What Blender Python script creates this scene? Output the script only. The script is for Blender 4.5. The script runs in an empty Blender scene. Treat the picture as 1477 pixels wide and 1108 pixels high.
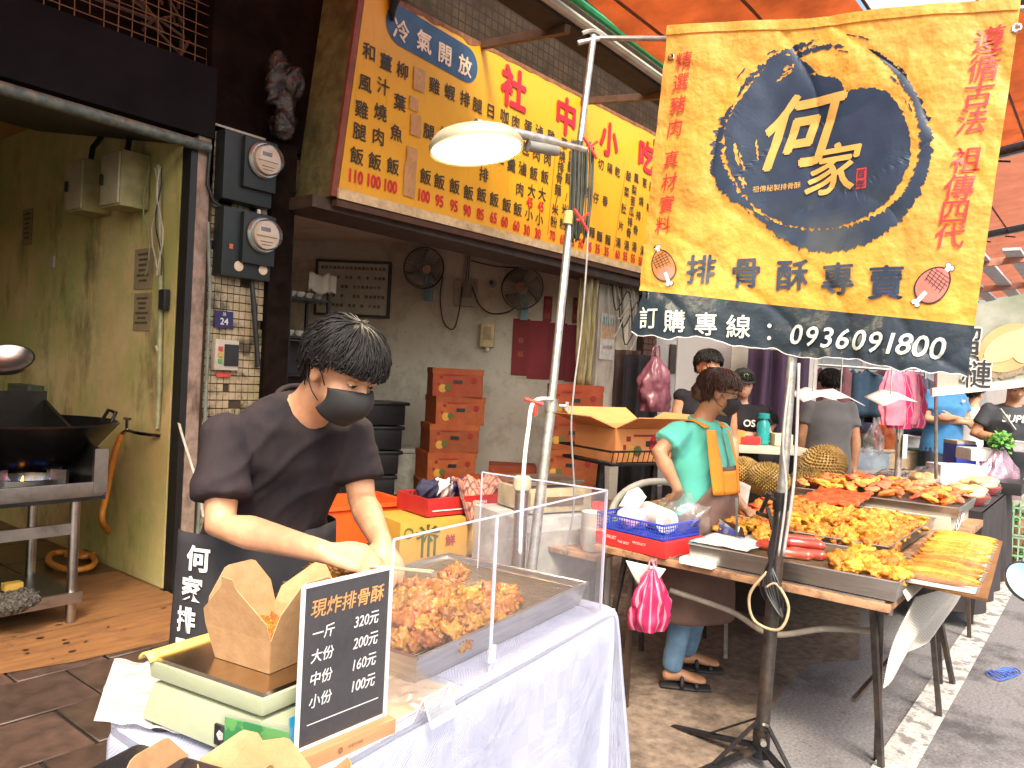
import bpy, bmesh, math, random
import numpy as np
from mathutils import Vector, Matrix, Euler, noise as mn
random.seed(7); rng = np.random.default_rng(7)
S = bpy.context.scene; COL = S.collection
# ------------------------------------------------------------ camera
FOC = 1109.0; CH = 1.5
A_, P_, R_ = math.radians(38.2), math.radians(.72), math.radians(2.9)
Fv = np.array([math.cos(A_)*math.cos(P_), math.sin(A_)*math.cos(P_), -math.sin(P_)])
_r = np.array([math.sin(A_), -math.cos(A_), 0]); _u = np.cross(_r, Fv)
Rv = math.cos(R_)*_r + math.sin(R_)*_u; Uv = -math.sin(R_)*_r + math.cos(R_)*_u
CP = np.array([0, 0, CH])
cam = bpy.data.cameras.new('camera'); co = bpy.data.objects.new('camera', cam); COL.objects.link(co)
cam.sensor_width = 36; cam.lens = 36*FOC/1477; cam.clip_end = 400; cam.clip_start = .05
co.matrix_world = Matrix(((Rv[0], Uv[0], -Fv[0], 0), (Rv[1], Uv[1], -Fv[1], 0), (Rv[2], Uv[2], -Fv[2], CH), (0, 0, 0, 1)))
S.camera = co
# ------------------------------------------------------------ light
SUN_EL, SUN_AZ = 50, 228          # azimuth: direction the light comes from, degrees from +X towards +Y
W = bpy.data.worlds.new("World"); S.world = W; W.use_nodes = True
nt = W.node_tree; sky = nt.nodes.new('ShaderNodeTexSky'); sky.sky_type = 'NISHITA'; sky.sun_disc = False
sky.sun_elevation = math.radians(SUN_EL); sky.sun_rotation = math.radians(90-SUN_AZ); sky.dust_density = 7; sky.air_density = 1.2
bg = nt.nodes['Background']; bg.inputs[1].default_value = .15; nt.links.new(sky.outputs[0], bg.inputs[0])
sl = bpy.data.lights.new('sun', 'SUN'); sl.energy = 1.5; sl.angle = math.radians(11); sl.color = (1, .9, .75)
so = bpy.data.objects.new('sun', sl); COL.objects.link(so)
e, a = math.radians(SUN_EL), math.radians(SUN_AZ)
so.rotation_euler = Vector((math.cos(e)*math.cos(a), math.cos(e)*math.sin(a), math.sin(e))).to_track_quat('Z', 'Y').to_euler()
S.view_settings.view_transform = 'Standard'; S.view_settings.look = 'None'; S.view_settings.gamma = 1
S.view_settings.exposure = 1.4
S.cycles.max_bounces = 9; S.cycles.diffuse_bounces = 5; S.cycles.transparent_max_bounces = 16; S.cycles.use_denoising = True
S.cycles.sample_clamp_indirect = 8; S.cycles.caustics_reflective = False; S.cycles.caustics_refractive = False
# ------------------------------------------------------------ measuring: a sight line met with a real plane
def ray(x, y): return Fv + Rv*(x-738.5)/FOC - Uv*(y-554)/FOC
def az(x, y, z=0.): d = ray(x, y); return Vector(CP + d*(z-CH)/d[2])
def ay(x, y, Y): d = ray(x, y); return Vector(CP + d*Y/d[1])
def ax(x, y, X): d = ray(x, y); return Vector(CP + d*X/d[0])
def ad(x, y, D): return Vector(CP + ray(x, y)*D)
V = Vector
# ------------------------------------------------------------ materials
MATS = {}
def M(name, col, rough=.6, metal=0, var=.2, scale=12, bump=.15, bscale=60, col2=None, contrast=(.35, .65), trans=0, alpha=1, emit=0, rnd=0, spec=.5, aniso=None, sheen=0, bdist=.004, sss=0, coat=0):
    if name in MATS: return MATS[name]
    m = bpy.data.materials.new(name); m.use_nodes = True; t = m.node_tree; N = t.nodes; L = t.links
    b = N['Principled BSDF']; b.inputs['Roughness'].default_value = rough; b.inputs['Metallic'].default_value = metal
    b.inputs['Specular IOR Level'].default_value = spec
    if sheen: b.inputs['Sheen Weight'].default_value = sheen
    if coat: b.inputs['Coat Weight'].default_value = coat
    if sss:
        b.inputs['Subsurface Weight'].default_value = sss; b.inputs['Subsurface Radius'].default_value = (1, .35, .2); b.inputs['Subsurface Scale'].default_value = .01
    c = np.array(col[:3], float); c1 = tuple(np.clip(c*(1-var), 0, 1))+(1,); c2 = tuple(np.clip(c*(1+var), 0, 1))+(1,)
    if col2 is not None: c1 = tuple(col)+(1,); c2 = tuple(col2)+(1,)
    tc = N.new('ShaderNodeTexCoord'); mp = N.new('ShaderNodeMapping'); L.new(tc.outputs['Object'], mp.inputs[0])
    if aniso: mp.inputs['Scale'].default_value = aniso
    nz = N.new('ShaderNodeTexNoise'); nz.inputs['Scale'].default_value = scale; nz.inputs['Detail'].default_value = 6; nz.inputs['Roughness'].default_value = .62
    L.new(mp.outputs[0], nz.inputs['Vector'])
    r = N.new('ShaderNodeValToRGB'); r.color_ramp.elements[0].color = c1; r.color_ramp.elements[1].color = c2
    r.color_ramp.elements[0].position = contrast[0]; r.color_ramp.elements[1].position = contrast[1]
    L.new(nz.outputs[0], r.inputs[0]); out = r.outputs[0]
    if rnd:
        oi = N.new('ShaderNodeObjectInfo'); hs = N.new('ShaderNodeHueSaturation'); mr = N.new('ShaderNodeMapRange')
        mr.inputs[3].default_value = 1-rnd; mr.inputs[4].default_value = 1+rnd; L.new(oi.outputs['Random'], mr.inputs[0]); m7 = N.new('ShaderNodeMath'); m7.operation = 'MULTIPLY'; m7.inputs[1].default_value = 7.3; f7 = N.new('ShaderNodeMath'); f7.operation = 'FRACT'; mh = N.new('ShaderNodeMapRange'); mh.inputs[3].default_value = .5-rnd*.05; mh.inputs[4].default_value = .5+rnd*.05; L.new(oi.outputs['Random'], m7.inputs[0]); L.new(m7.outputs[0], f7.inputs[0]); L.new(f7.outputs[0], mh.inputs[0]); L.new(mh.outputs[0], hs.inputs['Hue']); L.new(mr.outputs[0], hs.inputs['Value']); L.new(out, hs.inputs['Color']); out = hs.outputs[0]
    L.new(out, b.inputs['Base Color'])
    if bump:
        n2 = N.new('ShaderNodeTexNoise'); n2.inputs['Scale'].default_value = bscale; n2.inputs['Detail'].default_value = 4; L.new(mp.outputs[0], n2.inputs['Vector'])
        bp = N.new('ShaderNodeBump'); bp.inputs['Strength'].default_value = bump; bp.inputs['Distance'].default_value = bdist
        L.new(n2.outputs[0], bp.inputs['Height']); L.new(bp.outputs[0], b.inputs['Normal'])
    if trans: b.inputs['Transmission Weight'].default_value = trans
    if alpha < 1: b.inputs['Alpha'].default_value = alpha
    if emit: L.new(out, b.inputs['Emission Color']); b.inputs['Emission Strength'].default_value = emit
    MATS[name] = m; return m
def nodes(m): return m.node_tree.nodes, m.node_tree.links, m.node_tree.nodes['Principled BSDF']
def stain_or_glow(m, col, scale=3, lo=.5, hi=.7, amt=.8, aniso=(1, 1, 1)):
    """patches of dirt, or of light painted on the banner, with a shape of their own over a material's base colour"""
    N, L, b = nodes(m); src = b.inputs['Base Color'].links[0].from_socket
    tc = N.new('ShaderNodeTexCoord'); mp = N.new('ShaderNodeMapping'); mp.inputs['Scale'].default_value = aniso; L.new(tc.outputs['Object'], mp.inputs[0])
    nz = N.new('ShaderNodeTexNoise'); nz.inputs['Scale'].default_value = scale; nz.inputs['Detail'].default_value = 9; nz.inputs['Roughness'].default_value = .7; L.new(mp.outputs[0], nz.inputs['Vector'])
    mr = N.new('ShaderNodeMapRange'); mr.inputs[1].default_value = lo; mr.inputs[2].default_value = hi; mr.inputs[4].default_value = amt; L.new(nz.outputs[0], mr.inputs[0])
    mx = N.new('ShaderNodeMix'); mx.data_type = 'RGBA'; L.new(mr.outputs[0], mx.inputs[0]); L.new(src, mx.inputs[6]); mx.inputs[7].default_value = tuple(col)+(1,)
    L.new(mx.outputs[2], b.inputs['Base Color']); return m
def cloth_mat(name, col, translucent, rough=.8, base=None, **k):
    m = M(name, col, rough, **k); N, L, b = nodes(m); o = N['Material Output']
    t = N.new('ShaderNodeBsdfTranslucent'); L.new(b.inputs['Base Color'].links[0].from_socket, t.inputs[0])
    mx = N.new('ShaderNodeMixShader'); mx.inputs[0].default_value = translucent; L.new(b.outputs[0], mx.inputs[1]); L.new(t.outputs[0], mx.inputs[2]); L.new(mx.outputs[0], o.inputs[0]); return m
def clear_mat(name, tint=(1, 1, 1), base=.04, haze=0., hcol=(.9, .9, .9), rough=.03, boost=1):
    """thin clear sheet: transparent, mirror-like at grazing angles, with a little milky scatter"""
    m = bpy.data.materials.new(name); m.use_nodes = True; N, L = m.node_tree.nodes, m.node_tree.links; o = N['Material Output']; N.remove(N['Principled BSDF'])
    t = N.new('ShaderNodeBsdfTransparent'); t.inputs[0].default_value = tuple(tint)+(1,); g = N.new('ShaderNodeBsdfGlossy'); g.inputs['Roughness'].default_value = rough
    f0 = N.new('ShaderNodeLayerWeight'); f0.inputs[0].default_value = .5; f = N.new('ShaderNodeMath'); f.operation = 'POWER'; f.inputs[1].default_value = 5; L.new(f0.outputs['Facing'], f.inputs[0]); mm = N.new('ShaderNodeMath'); mm.operation = 'MULTIPLY_ADD'; mm.inputs[1].default_value = boost; mm.inputs[2].default_value = base; mm.use_clamp = True
    L.new(f.outputs[0], mm.inputs[0]); d = N.new('ShaderNodeBsdfDiffuse'); d.inputs[0].default_value = tuple(hcol)+(1,)
    nz = N.new('ShaderNodeTexNoise'); nz.inputs['Scale'].default_value = 9; nz.inputs['Detail'].default_value = 7; tc = N.new('ShaderNodeTexCoord'); L.new(tc.outputs['Object'], nz.inputs[0])
    h = N.new('ShaderNodeMath'); h.operation = 'MULTIPLY'; h.inputs[1].default_value = haze*2; L.new(nz.outputs[0], h.inputs[0])
    bp = N.new('ShaderNodeBump'); bp.inputs['Strength'].default_value = .05 if rough < .1 else .5; bp.inputs['Distance'].default_value = .01; L.new(nz.outputs[0], bp.inputs['Height']); L.new(bp.outputs[0], g.inputs['Normal'])
    m1 = N.new('ShaderNodeMixShader'); L.new(h.outputs[0], m1.inputs[0]); L.new(t.outputs[0], m1.inputs[1]); L.new(d.outputs[0], m1.inputs[2])
    m2 = N.new('ShaderNodeMixShader'); L.new(mm.outputs[0], m2.inputs[0]); L.new(m1.outputs[0], m2.inputs[1]); L.new(g.outputs[0], m2.inputs[2]); L.new(m2.outputs[0], o.inputs[0])
    MATS[name] = m; return m
# ------------------------------------------------------------ object helpers
def thing(name, label, cat, loc=(0, 0, 0), rz=0, group=None):
    o = bpy.data.objects.new(name, None); COL.objects.link(o); o.empty_display_size = .05; o.location = loc; o.rotation_euler = (0, 0, rz)
    o['label'] = label; o['category'] = cat
    if group: o['group'] = group
    return o
def tag(o, label, cat, group=None):
    o['label'] = label; o['category'] = cat
    if group: o['group'] = group
    return o
def kind(o, k='structure', label=None):
    o['kind'] = k
    if label: o['label'] = label
    return o
def link(me, name, mat=None, parent=None, loc=None, rot=None, label=None):
    o = bpy.data.objects.new(name, me); COL.objects.link(o)
    if mat is not None and not me.materials: me.materials.append(mat)
    if parent is not None: o.parent = parent
    if loc is not None: o.location = loc
    if rot is not None: o.rotation_euler = rot
    if label: o['label'] = label
    return o
def kids(o): return [c for c in bpy.data.objects if c.parent is o]
def dup(root, loc, rot=None, label=None, group=None, children=None):
    def cp(o, par, ch):
        c = o.copy(); COL.objects.link(c); c.parent = par
        for k, kk in ch: cp(k, c, kk)
        return c
    def tree(o): return [(k, tree(k)) for k in kids(o)]
    r = cp(root, None, tree(root) if children is None else children); r.location = loc
    if rot is not None: r.rotation_euler = rot if hasattr(rot, '__len__') else (0, 0, rot)
    if label: r['label'] = label
    if group: r['group'] = group
    return r
class MB:
    """collects shapes, links them as ONE mesh"""
    def __init__(s): s.v = []; s.f = []
    def add(s, vs, fs):
        n = len(s.v); s.v += [tuple(map(float, v)) for v in vs]; s.f += [tuple(i+n for i in f) for f in fs]; return s
    def box(s, c, d, R=None):
        c = V(c); x, y, z = d[0]/2, d[1]/2, d[2]/2; R = R or Matrix.Identity(3)
        if not isinstance(R, Matrix): R = Matrix.Rotation(R, 3, 'Z')
        vs = [c+R@V((i*x, j*y, k*z)) for i in (-1, 1) for j in (-1, 1) for k in (-1, 1)]
        return s.add(vs, [(0, 1, 3, 2), (4, 6, 7, 5), (0, 4, 5, 1), (2, 3, 7, 6), (0, 2, 6, 4), (1, 5, 7, 3)])
    def bx(s, a, b): # box by two corners
        a, b = V(a), V(b); return s.box((a+b)/2, [abs(q) for q in (b-a)])
    def bar(s, a, b, w, h=None, up=(0, 0, 1)):
        a, b = V(a), V(b); d = b-a; z = d.normalized(); u = V(up)
        if abs(z.dot(u)) > .98: u = V((1, 0, 0))
        x = z.cross(u).normalized(); y = x.cross(z); R = Matrix((x, y, z)).transposed(); return s.box((a+b)/2, (w, h or w, d.length), R)
    def tube(s, pts, r, n=10, caps=True, closed=False):
        pts = [V(p) for p in pts]; rs = r if hasattr(r, '__len__') else [r]*len(pts); k = len(pts); prev = None; vs = []
        for i, p in enumerate(pts):
            t = (pts[(i+1) % k]-pts[i-1]) if closed else (pts[min(i+1, k-1)]-pts[max(i-1, 0)])
            t = t.normalized() if t.length > 1e-9 else V((0, 0, 1))
            if prev is None: u = t.orthogonal().normalized()
            else: u = (prev-t*prev.dot(t)); u = u.normalized() if u.length > 1e-6 else t.orthogonal().normalized()
            prev = u; w = t.cross(u)
            vs += [p+(u*math.cos(2*math.pi*j/n)+w*math.sin(2*math.pi*j/n))*rs[i] for j in range(n)]
        fs = [(i*n+j, i*n+(j+1) % n, ((i+1) % k)*n+(j+1) % n, ((i+1) % k)*n+j) for i in range(k if closed else k-1) for j in range(n)]
        if caps and not closed: fs += [tuple(range(n))[::-1], tuple((k-1)*n+j for j in range(n))]
        return s.add(vs, fs)
    def lathe(s, prof, c=(0, 0, 0), n=24, R=None, caps=False):
        c = V(c); R = R or Matrix.Identity(3); vs = []
        for r, z in prof: vs += [c+R@V((r*math.cos(2*math.pi*j/n), r*math.sin(2*math.pi*j/n), z)) for j in range(n)]
        k = len(prof); fs = [(i*n+j, i*n+(j+1) % n, (i+1)*n+(j+1) % n, (i+1)*n+j) for i in range(k-1) for j in range(n)]
        if caps: fs += [tuple(range(n))[::-1], tuple((k-1)*n+j for j in range(n))]
        return s.add(vs, fs)
    def ell(s, c, r, n=14, R=None, m=None):
        m = m or max(6, n//2+1); R = R or Matrix.Identity(3); c = V(c); vs = [c+R@V((0, 0, r[2]))]
        for i in range(1, m):
            ph = math.pi*i/m
            vs += [c+R@V((r[0]*math.sin(ph)*math.cos(2*math.pi*j/n), r[1]*math.sin(ph)*math.sin(2*math.pi*j/n), r[2]*math.cos(ph))) for j in range(n)]
        vs.append(c+R@V((0, 0, -r[2]))); e = len(vs)-1
        fs = [(0, 1+j, 1+(j+1) % n) for j in range(n)]+[(e, 1+(m-2)*n+(j+1) % n, 1+(m-2)*n+j) for j in range(n)]
        fs += [(1+i*n+j, 1+(i+1)*n+j, 1+(i+1)*n+(j+1) % n, 1+i*n+(j+1) % n) for i in range(m-2) for j in range(n)]
        return s.add(vs, fs)
    def loft(s, rings, n=16, cap=.6):
        """rings: (centre, side vector, half width, half depth, axis); closed with domed ends; square: superellipse"""
        vs = []; k = len(rings)
        def ring(c, sd, a, b, tn, f=1.):
            sd = (sd-tn*sd.dot(tn)).normalized(); w = tn.cross(sd)
            return [c+sd*(a*f*math.cos(2*math.pi*j/n))+w*(b*f*math.sin(2*math.pi*j/n)) for j in range(n)]
        R2 = []
        for i, (c, sd, a, b) in enumerate(rings):
            t = (V(rings[min(i+1, k-1)][0])-V(rings[max(i-1, 0)][0])).normalized(); R2.append((V(c), V(sd), a, b, t))
        c, sd, a, b, t = R2[0]; q = min(a, b)*cap; allr = [ring(c-t*q*.95, sd, a, b, t, .3), ring(c-t*q*.7, sd, a, b, t, .72)]
        allr += [ring(*r) for r in R2]; c, sd, a, b, t = R2[-1]; q = min(a, b)*cap
        allr += [ring(c+t*q*.7, sd, a, b, t, .72), ring(c+t*q*.95, sd, a, b, t, .3)]
        for r in allr: vs += r
        k = len(allr); fs = [(i*n+j, i*n+(j+1) % n, (i+1)*n+(j+1) % n, (i+1)*n+j) for i in range(k-1) for j in range(n)]
        fs += [tuple(range(n))[::-1], tuple((k-1)*n+j for j in range(n))]
        return s.add(vs, fs)
    def limb(s, pts, rs, n=14, sd=(1, 0, 0)):
        return s.loft([(p, V(sd) if abs(V(sd).dot((V(pts[-1])-V(pts[0])).normalized())) < .93 else V((0, 1, .2)), *(r if hasattr(r, '__len__') else (r, r))) for p, r in zip(pts, rs)], n)
    def grid(s, fn, nu, nv):
        vs = [fn(i/nu, j/nv) for j in range(nv+1) for i in range(nu+1)]
        return s.add(vs, [(j*(nu+1)+i, j*(nu+1)+i+1, (j+1)*(nu+1)+i+1, (j+1)*(nu+1)+i) for j in range(nv) for i in range(nu)])
    def prism(s, pts, d):
        """polygon (3-D points) pushed along vector d"""
        k = len(pts); pts = [V(p) for p in pts]; d = V(d); fs = [tuple(range(k)), tuple(range(2*k-1, k-1, -1))]+[(i, i+k, (i+1) % k+k, (i+1) % k) for i in range(k)]
        return s.add(pts+[p+d for p in pts], fs)
    def build(s, name, mat=None, parent=None, smooth=False, bevel=0, seg=2, loc=None, rot=None, label=None, solid=0, sub=0, merge=False):
        me = bpy.data.meshes.new(name); me.from_pydata(s.v, [], s.f); me.validate()
        bm = bmesh.new(); bm.from_mesh(me)
        if merge or bevel: bmesh.ops.remove_doubles(bm, verts=bm.verts, dist=1e-5)
        bmesh.ops.recalc_face_normals(bm, faces=bm.faces)
        if bevel: bmesh.ops.bevel(bm, geom=[e for e in bm.edges if len(e.link_faces) == 2 and e.calc_face_angle(0) > .5], offset=bevel, segments=seg, affect='EDGES', profile=.7, clamp_overlap=True)
        bm.to_mesh(me); bm.free()
        if smooth or bevel: me.polygons.foreach_set('use_smooth', [True]*len(me.polygons))
        if bevel or smooth == 'auto': 
            me.set_sharp_from_angle(angle=.7)
        o = link(me, name, mat, parent, loc, rot, label)
        if solid: md = o.modifiers.new('s', 'SOLIDIFY'); md.thickness = solid; md.offset = 0
        if sub: md = o.modifiers.new('u', 'SUBSURF'); md.levels = md.render_levels = sub
        return o
def bake(o):
    dg = bpy.context.evaluated_depsgraph_get(); dg.update(); me = bpy.data.meshes.new_from_object(o.evaluated_get(dg)); ms = list(o.data.materials)
    o.modifiers.clear(); o.data = me
    if not me.materials:
        for m in ms: me.materials.append(m)
    return o
def folds(p, s):
    """cloth folds: soft ridges in two slanted directions, each only here and there"""
    x, y, z = p; k = s/9; P_ = V((x*4*k, y*4*k, z*4*k)); w = 0
    for (a, b, c, o) in ((46, 30, 17, 0), (-30, 22, 40, 5), (20, -44, -52, 11)):
        t = (a*x+b*y+c*z)*k+4.5*mn.noise(P_+V((o, 0, 0))); m = max(0, .35+1.5*mn.noise(P_*.9+V((0, o+3, 0)))); w += (1-abs(math.sin(t/2)))**2*m
    for (a, b, c, o) in ((120, 60, 40, 21), (-70, 90, 105, 31)):
        t = (a*x+b*y+c*z)*k+5*mn.noise(P_*1.7+V((o, 0, 0))); m = max(0, .1+1.6*mn.noise(P_*1.6+V((0, o+3, 0)))); w += .28*(1-abs(math.sin(t/2)))**2*m
    return w*.8+.5*mn.noise(P_*2)
def fuse(mb, name, mat, parent, voxel=.012, smooth=6, wrinkle=0, wscale=8, cut=None, fac=.6):
    """one continuous skin over overlapping solids"""
    o = mb.build(name, mat, parent); md = o.modifiers.new('r', 'REMESH'); md.mode = 'VOXEL'; md.voxel_size = voxel; md.use_smooth_shade = True
    md = o.modifiers.new('s', 'SMOOTH'); md.iterations = smooth; md.factor = fac
    bake(o)
    if wrinkle:
        me = o.data; n = len(me.vertices); c = np.empty(n*3); me.vertices.foreach_get('co', c); c = c.reshape(-1, 3); nn = np.empty(n*3); me.vertices.foreach_get('normal', nn); nn = nn.reshape(-1, 3)
        for i in range(n):
            p = c[i]; w = folds(p, wscale); c[i] += nn[i]*w*wrinkle
        me.vertices.foreach_set('co', c.ravel()); me.update()
    if cut:
        bm = bmesh.new(); bm.from_mesh(o.data); bmesh.ops.delete(bm, geom=[v for v in bm.verts if cut(v.co)], context='VERTS'); bm.to_mesh(o.data); bm.free()
    o.data.polygons.foreach_set('use_smooth', [True]*len(o.data.polygons)); return o
# ------------------------------------------------------------ writing
GL = {}
def glyph(s, bold=0.):
    if (s, bold) in GL: return GL[s, bold]
    c = bpy.data.curves.new('t', 'FONT'); c.body = s; c.size = 1; c.resolution_u = 3; c.offset = bold
    o = bpy.data.objects.new('t', c); m = o.to_mesh(); vs = [(v.co.x, v.co.y) for v in m.vertices]; fs = [tuple(p.vertices) for p in m.polygons]
    o.to_mesh_clear(); bpy.data.objects.remove(o); bpy.data.curves.remove(c); GL[s, bold] = (vs, fs); return GL[s, bold]
DN = {}
def dense(s, bold, el):
    k = (s, bold, round(el, 3))
    if k in DN: return DN[k]
    vs, fs = glyph(s, bold); bm = bmesh.new(); vv = [bm.verts.new((x, y, 0)) for x, y in vs]
    for f in fs:
        try: bm.faces.new([vv[i] for i in f])
        except ValueError: pass
    for _ in range(5):
        bmesh.ops.triangulate(bm, faces=bm.faces); ed = [e for e in bm.edges if e.calc_length() > el]
        if not ed: break
        bmesh.ops.subdivide_edges(bm, edges=ed, cuts=1)
    bmesh.ops.triangulate(bm, faces=bm.faces); bm.verts.index_update(); DN[k] = ([(v.co.x, v.co.y) for v in bm.verts], [tuple(v.index for v in f.verts) for f in bm.faces]); bm.free(); return DN[k]
def put(mb, s, O, ux, uy, size, bold=0., slant=0., fn=None, wide=1.):
    """string s centred at O in the plane of unit vectors ux, uy; bold: laid down again with small shifts, each a hair above the last"""
    b = bold; nz_ = V(ux).cross(V(uy)); SH = [(0, 0)] if b <= 0 else [(0, 0), (b, 0), (-b, 0), (0, b), (0, -b)]+([(.7*b, .7*b), (-.7*b, .7*b), (.7*b, -.7*b), (-.7*b, -.7*b)] if b > .025 else [])
    for i, (dx, dy) in enumerate(SH): put1(mb, s, V(O)+V(ux)*dx*size+V(uy)*dy*size, ux, uy, size, 0, slant, fn, wide, nz_*(.00012*i))
def put1(mb, s, O, ux, uy, size, bold, slant, fn, wide, up):
    vs, fs = glyph(s, bold)
    if not vs: return
    x0, x1 = min(v[0] for v in vs), max(v[0] for v in vs); y0, y1 = min(v[1] for v in vs), max(v[1] for v in vs)
    cx, cy = ((x0+x1)/2, (y0+y1)/2) if len(s) > 1 or ord(s) < 256 else (.5, .38)
    O, ux, uy = V(O), V(ux), V(uy); out = []
    if fn: vs, fs = dense(s, bold, .022/size)
    for x, y in vs:
        p = O+ux*((x-cx+slant*(y-cy))*size*wide)+uy*((y-cy)*size); out.append((fn(p) if fn else p)+up)
    mb.add(out, fs)
X, Y, Z = V((1, 0, 0)), V((0, 1, 0)), V((0, 0, 1))
# ------------------------------------------------------------ shared materials
steel = M('brushed_steel', (.55, .53, .5), .32, 1, var=.15, scale=6, bump=.08, bscale=40, aniso=(1, 1, 12))
stain_or_glow(steel, (.25, .2, .15), 5, .55, .8, .5)
galv = M('galvanised_tube', (.5, .5, .47), .42, .85, var=.25, scale=30, bump=.1)
stain_or_glow(galv, (.35, .3, .2), 14, .5, .7, .6, (1, 1, .3))
black_iron = M('black_iron', (.03, .03, .032), .45, .6, var=.3, scale=30); stain_or_glow(black_iron, (.16, .09, .05), 12, .56, .7, .6)
rust_iron = M('worn_iron_pole', (.09, .08, .075), .42, .8, var=.3, scale=25); stain_or_glow(rust_iron, (.2, .11, .06), 9, .5, .65, .7, (1, 1, .3))
black_plastic = M('black_plastic', (.018, .018, .02), .4)
white_plastic = M('white_plastic', (.6, .6, .57), .4, var=.06)
dirty_white = stain_or_glow(M('dirty_white', (.5, .47, .38), .6), (.22, .17, .1), 6, .45, .7, .7)
wood = M('wood_board', (.36, .2, .09), .55, col2=(.5, .31, .16), scale=5, aniso=(1, 8, 8), bump=.2)
clear = clear_mat('acrylic_clear', (.96, .96, .97), .04, .018, (.9, .86, .95), boost=1.2)
bag_clear = clear_mat('clear_bag', (.97, .97, .97), .1, .11, rough=.2, boost=1.6)
glass_m = clear_mat('wrap_film', (.99, .99, .99), .07, .035, rough=.14, boost=1.5)
blk_cloth = M('black_cotton', (.014, .013, .016), .85, var=.25, scale=7, bump=.15, bscale=300, bdist=.002, spec=.2)
# ============================================================ SETTING
def seam(m, kindn='brick', scale=1, mortar=.02, w=.5, h=.25, off=.5, col=(.1, .1, .1)):
    N, L, b = nodes(m); src = b.inputs['Base Color'].links[0].from_socket
    tc = N.new('ShaderNodeTexCoord'); mp = N.new('ShaderNodeMapping'); mp.inputs['Rotation'].default_value = (math.radians(90), 0, 0); L.new(tc.outputs['Object'], mp.inputs[0])
    br = N.new('ShaderNodeTexBrick'); br.inputs['Scale'].default_value = scale; br.inputs['Mortar Size'].default_value = mortar; br.inputs['Brick Width'].default_value = w; br.inputs['Row Height'].default_value = h; br.offset = off
    L.new(mp.outputs[0], br.inputs['Vector']); mx = N.new('ShaderNodeMix'); mx.data_type = 'RGBA'; L.new(br.outputs['Fac'], mx.inputs[0]); L.new(src, mx.inputs[6]); mx.inputs[7].default_value = tuple(col)+(1,); L.new(mx.outputs[2], b.inputs['Base Color']); return m
asph = M('asphalt', (.1, .095, .098), .85, col2=(.27, .26, .265), scale=70, contrast=(.3, .75), bump=.5, bscale=260, bdist=.006)
stain_or_glow(asph, (.035, .03, .03), 1.3, .5, .62, .75); stain_or_glow(asph, (.34, .33, .32), 150, .6, .66, .8); stain_or_glow(asph, (.03, .028, .028), 190, .58, .64, .8); stain_or_glow(asph, (.02, .018, .018), 9, .62, .68, .6)
apron_m = M('old_concrete', (.09, .065, .048), .8, col2=(.26, .2, .15), scale=18, contrast=(.3, .72), bump=.5, bscale=140, bdist=.008); stain_or_glow(apron_m, (.04, .028, .02), 1.8, .5, .68, .75)
g = MB(); g.add([(-30, -40, 0), (120, -40, 0), (120, 40, 0), (-30, 40, 0)], [(0, 1, 2, 3)]); kind(g.build('road', asph), label='dark grey asphalt road surface')
pts = [az(x, y, .004) for x, y in [(1050, 1107), (1086, 1061), (1108, 1031), (1122, 1008), (1135, 990), (1150, 972), (1165, 960), (1200, 954), (1240, 952)]]
pts = [V((-6, 1.0, .004)), V((2.6, .98, .004))]+pts+[V((5.6, 1.3, .004)), V((9, 1.25, .004)), V((60, 1.2, .004)), V((60, 4.7, .004)), V((-6, 4.7, .004))]
for p in pts: p.z = .005
g = MB(); g.add(pts, [tuple(range(len(pts)))]); kind(g.build('concrete_apron', apron_m), label='brown worn concrete strip in front of the shops')
# white edge line, worn
lm = M('road_paint', (.4, .39, .37), .7, col2=(.55, .53, .5), scale=30, bump=.3, bscale=200); stain_or_glow(lm, (.14, .13, .125), 9, .52, .57, .85); stain_or_glow(lm, (.2, .19, .18), 60, .5, .6, .7)
g = MB(); n = 90; vs = []
for i in range(n+1):
    x = 1.2+i*.35*(1+i*.02); vs += [(x, .56+.012*mn.noise(V((x*9, 0, 0))), .009), (x, .70+.02*mn.noise(V((x*7, 5, 0))), .009)]
g.add(vs, [(2*i, 2*i+2, 2*i+3, 2*i+1) for i in range(n)]); kind(g.build('road_edge_line', lm), label='worn white painted line along the road edge')
bl = M('blue_chalk', (.05, .12, .5), .8)
g = MB(); c = az(1438, 968, .01)
for k in range(7):
    g.tube([c+V((.03*k-.1+.05*math.sin(t*1.3+k), .045*math.sin(t+k*.8)-.01*k, 0)) for t in np.linspace(0, 5, 14)], .004, 4)
kind(g.build('blue_paint_mark', bl), label='blue scribbled spray mark on the asphalt')
# paving tiles
tm = M('paving_tile', (.035, .022, .016), .5, col2=(.09, .055, .04), scale=7, bump=.25, bscale=50, rnd=.25); stain_or_glow(tm, (.03, .02, .015), 5, .5, .7, .6)
base = MB(); base.bx((-2.6, 2.15, 0), (3.0, 4.68, .012)); pv = kind(base.build('pavement', M('pavement_joint', (.02, .015, .012), .9)), label='dark brown paved strip before the kitchen')
tile = MB(); tile.box((0, 0, .006), (.388, .388, .012)); t0 = None
for i in range(14):
    for j in range(6):
        if i*.4-2.4 > 2.9: continue
        o = tile.build('paving_tile', tm, pv, bevel=.004, seg=1) if t0 is None else link(t0.data, 'paving_tile', None, pv)
        t0 = t0 or o; o.location = (-2.4+i*.4+(.2 if j % 2 else 0)-.05, 2.37+j*.4, .0125+random.uniform(0, .004)); o.rotation_euler = (random.uniform(-.004, .004), random.uniform(-.004, .004), 0)
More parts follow.
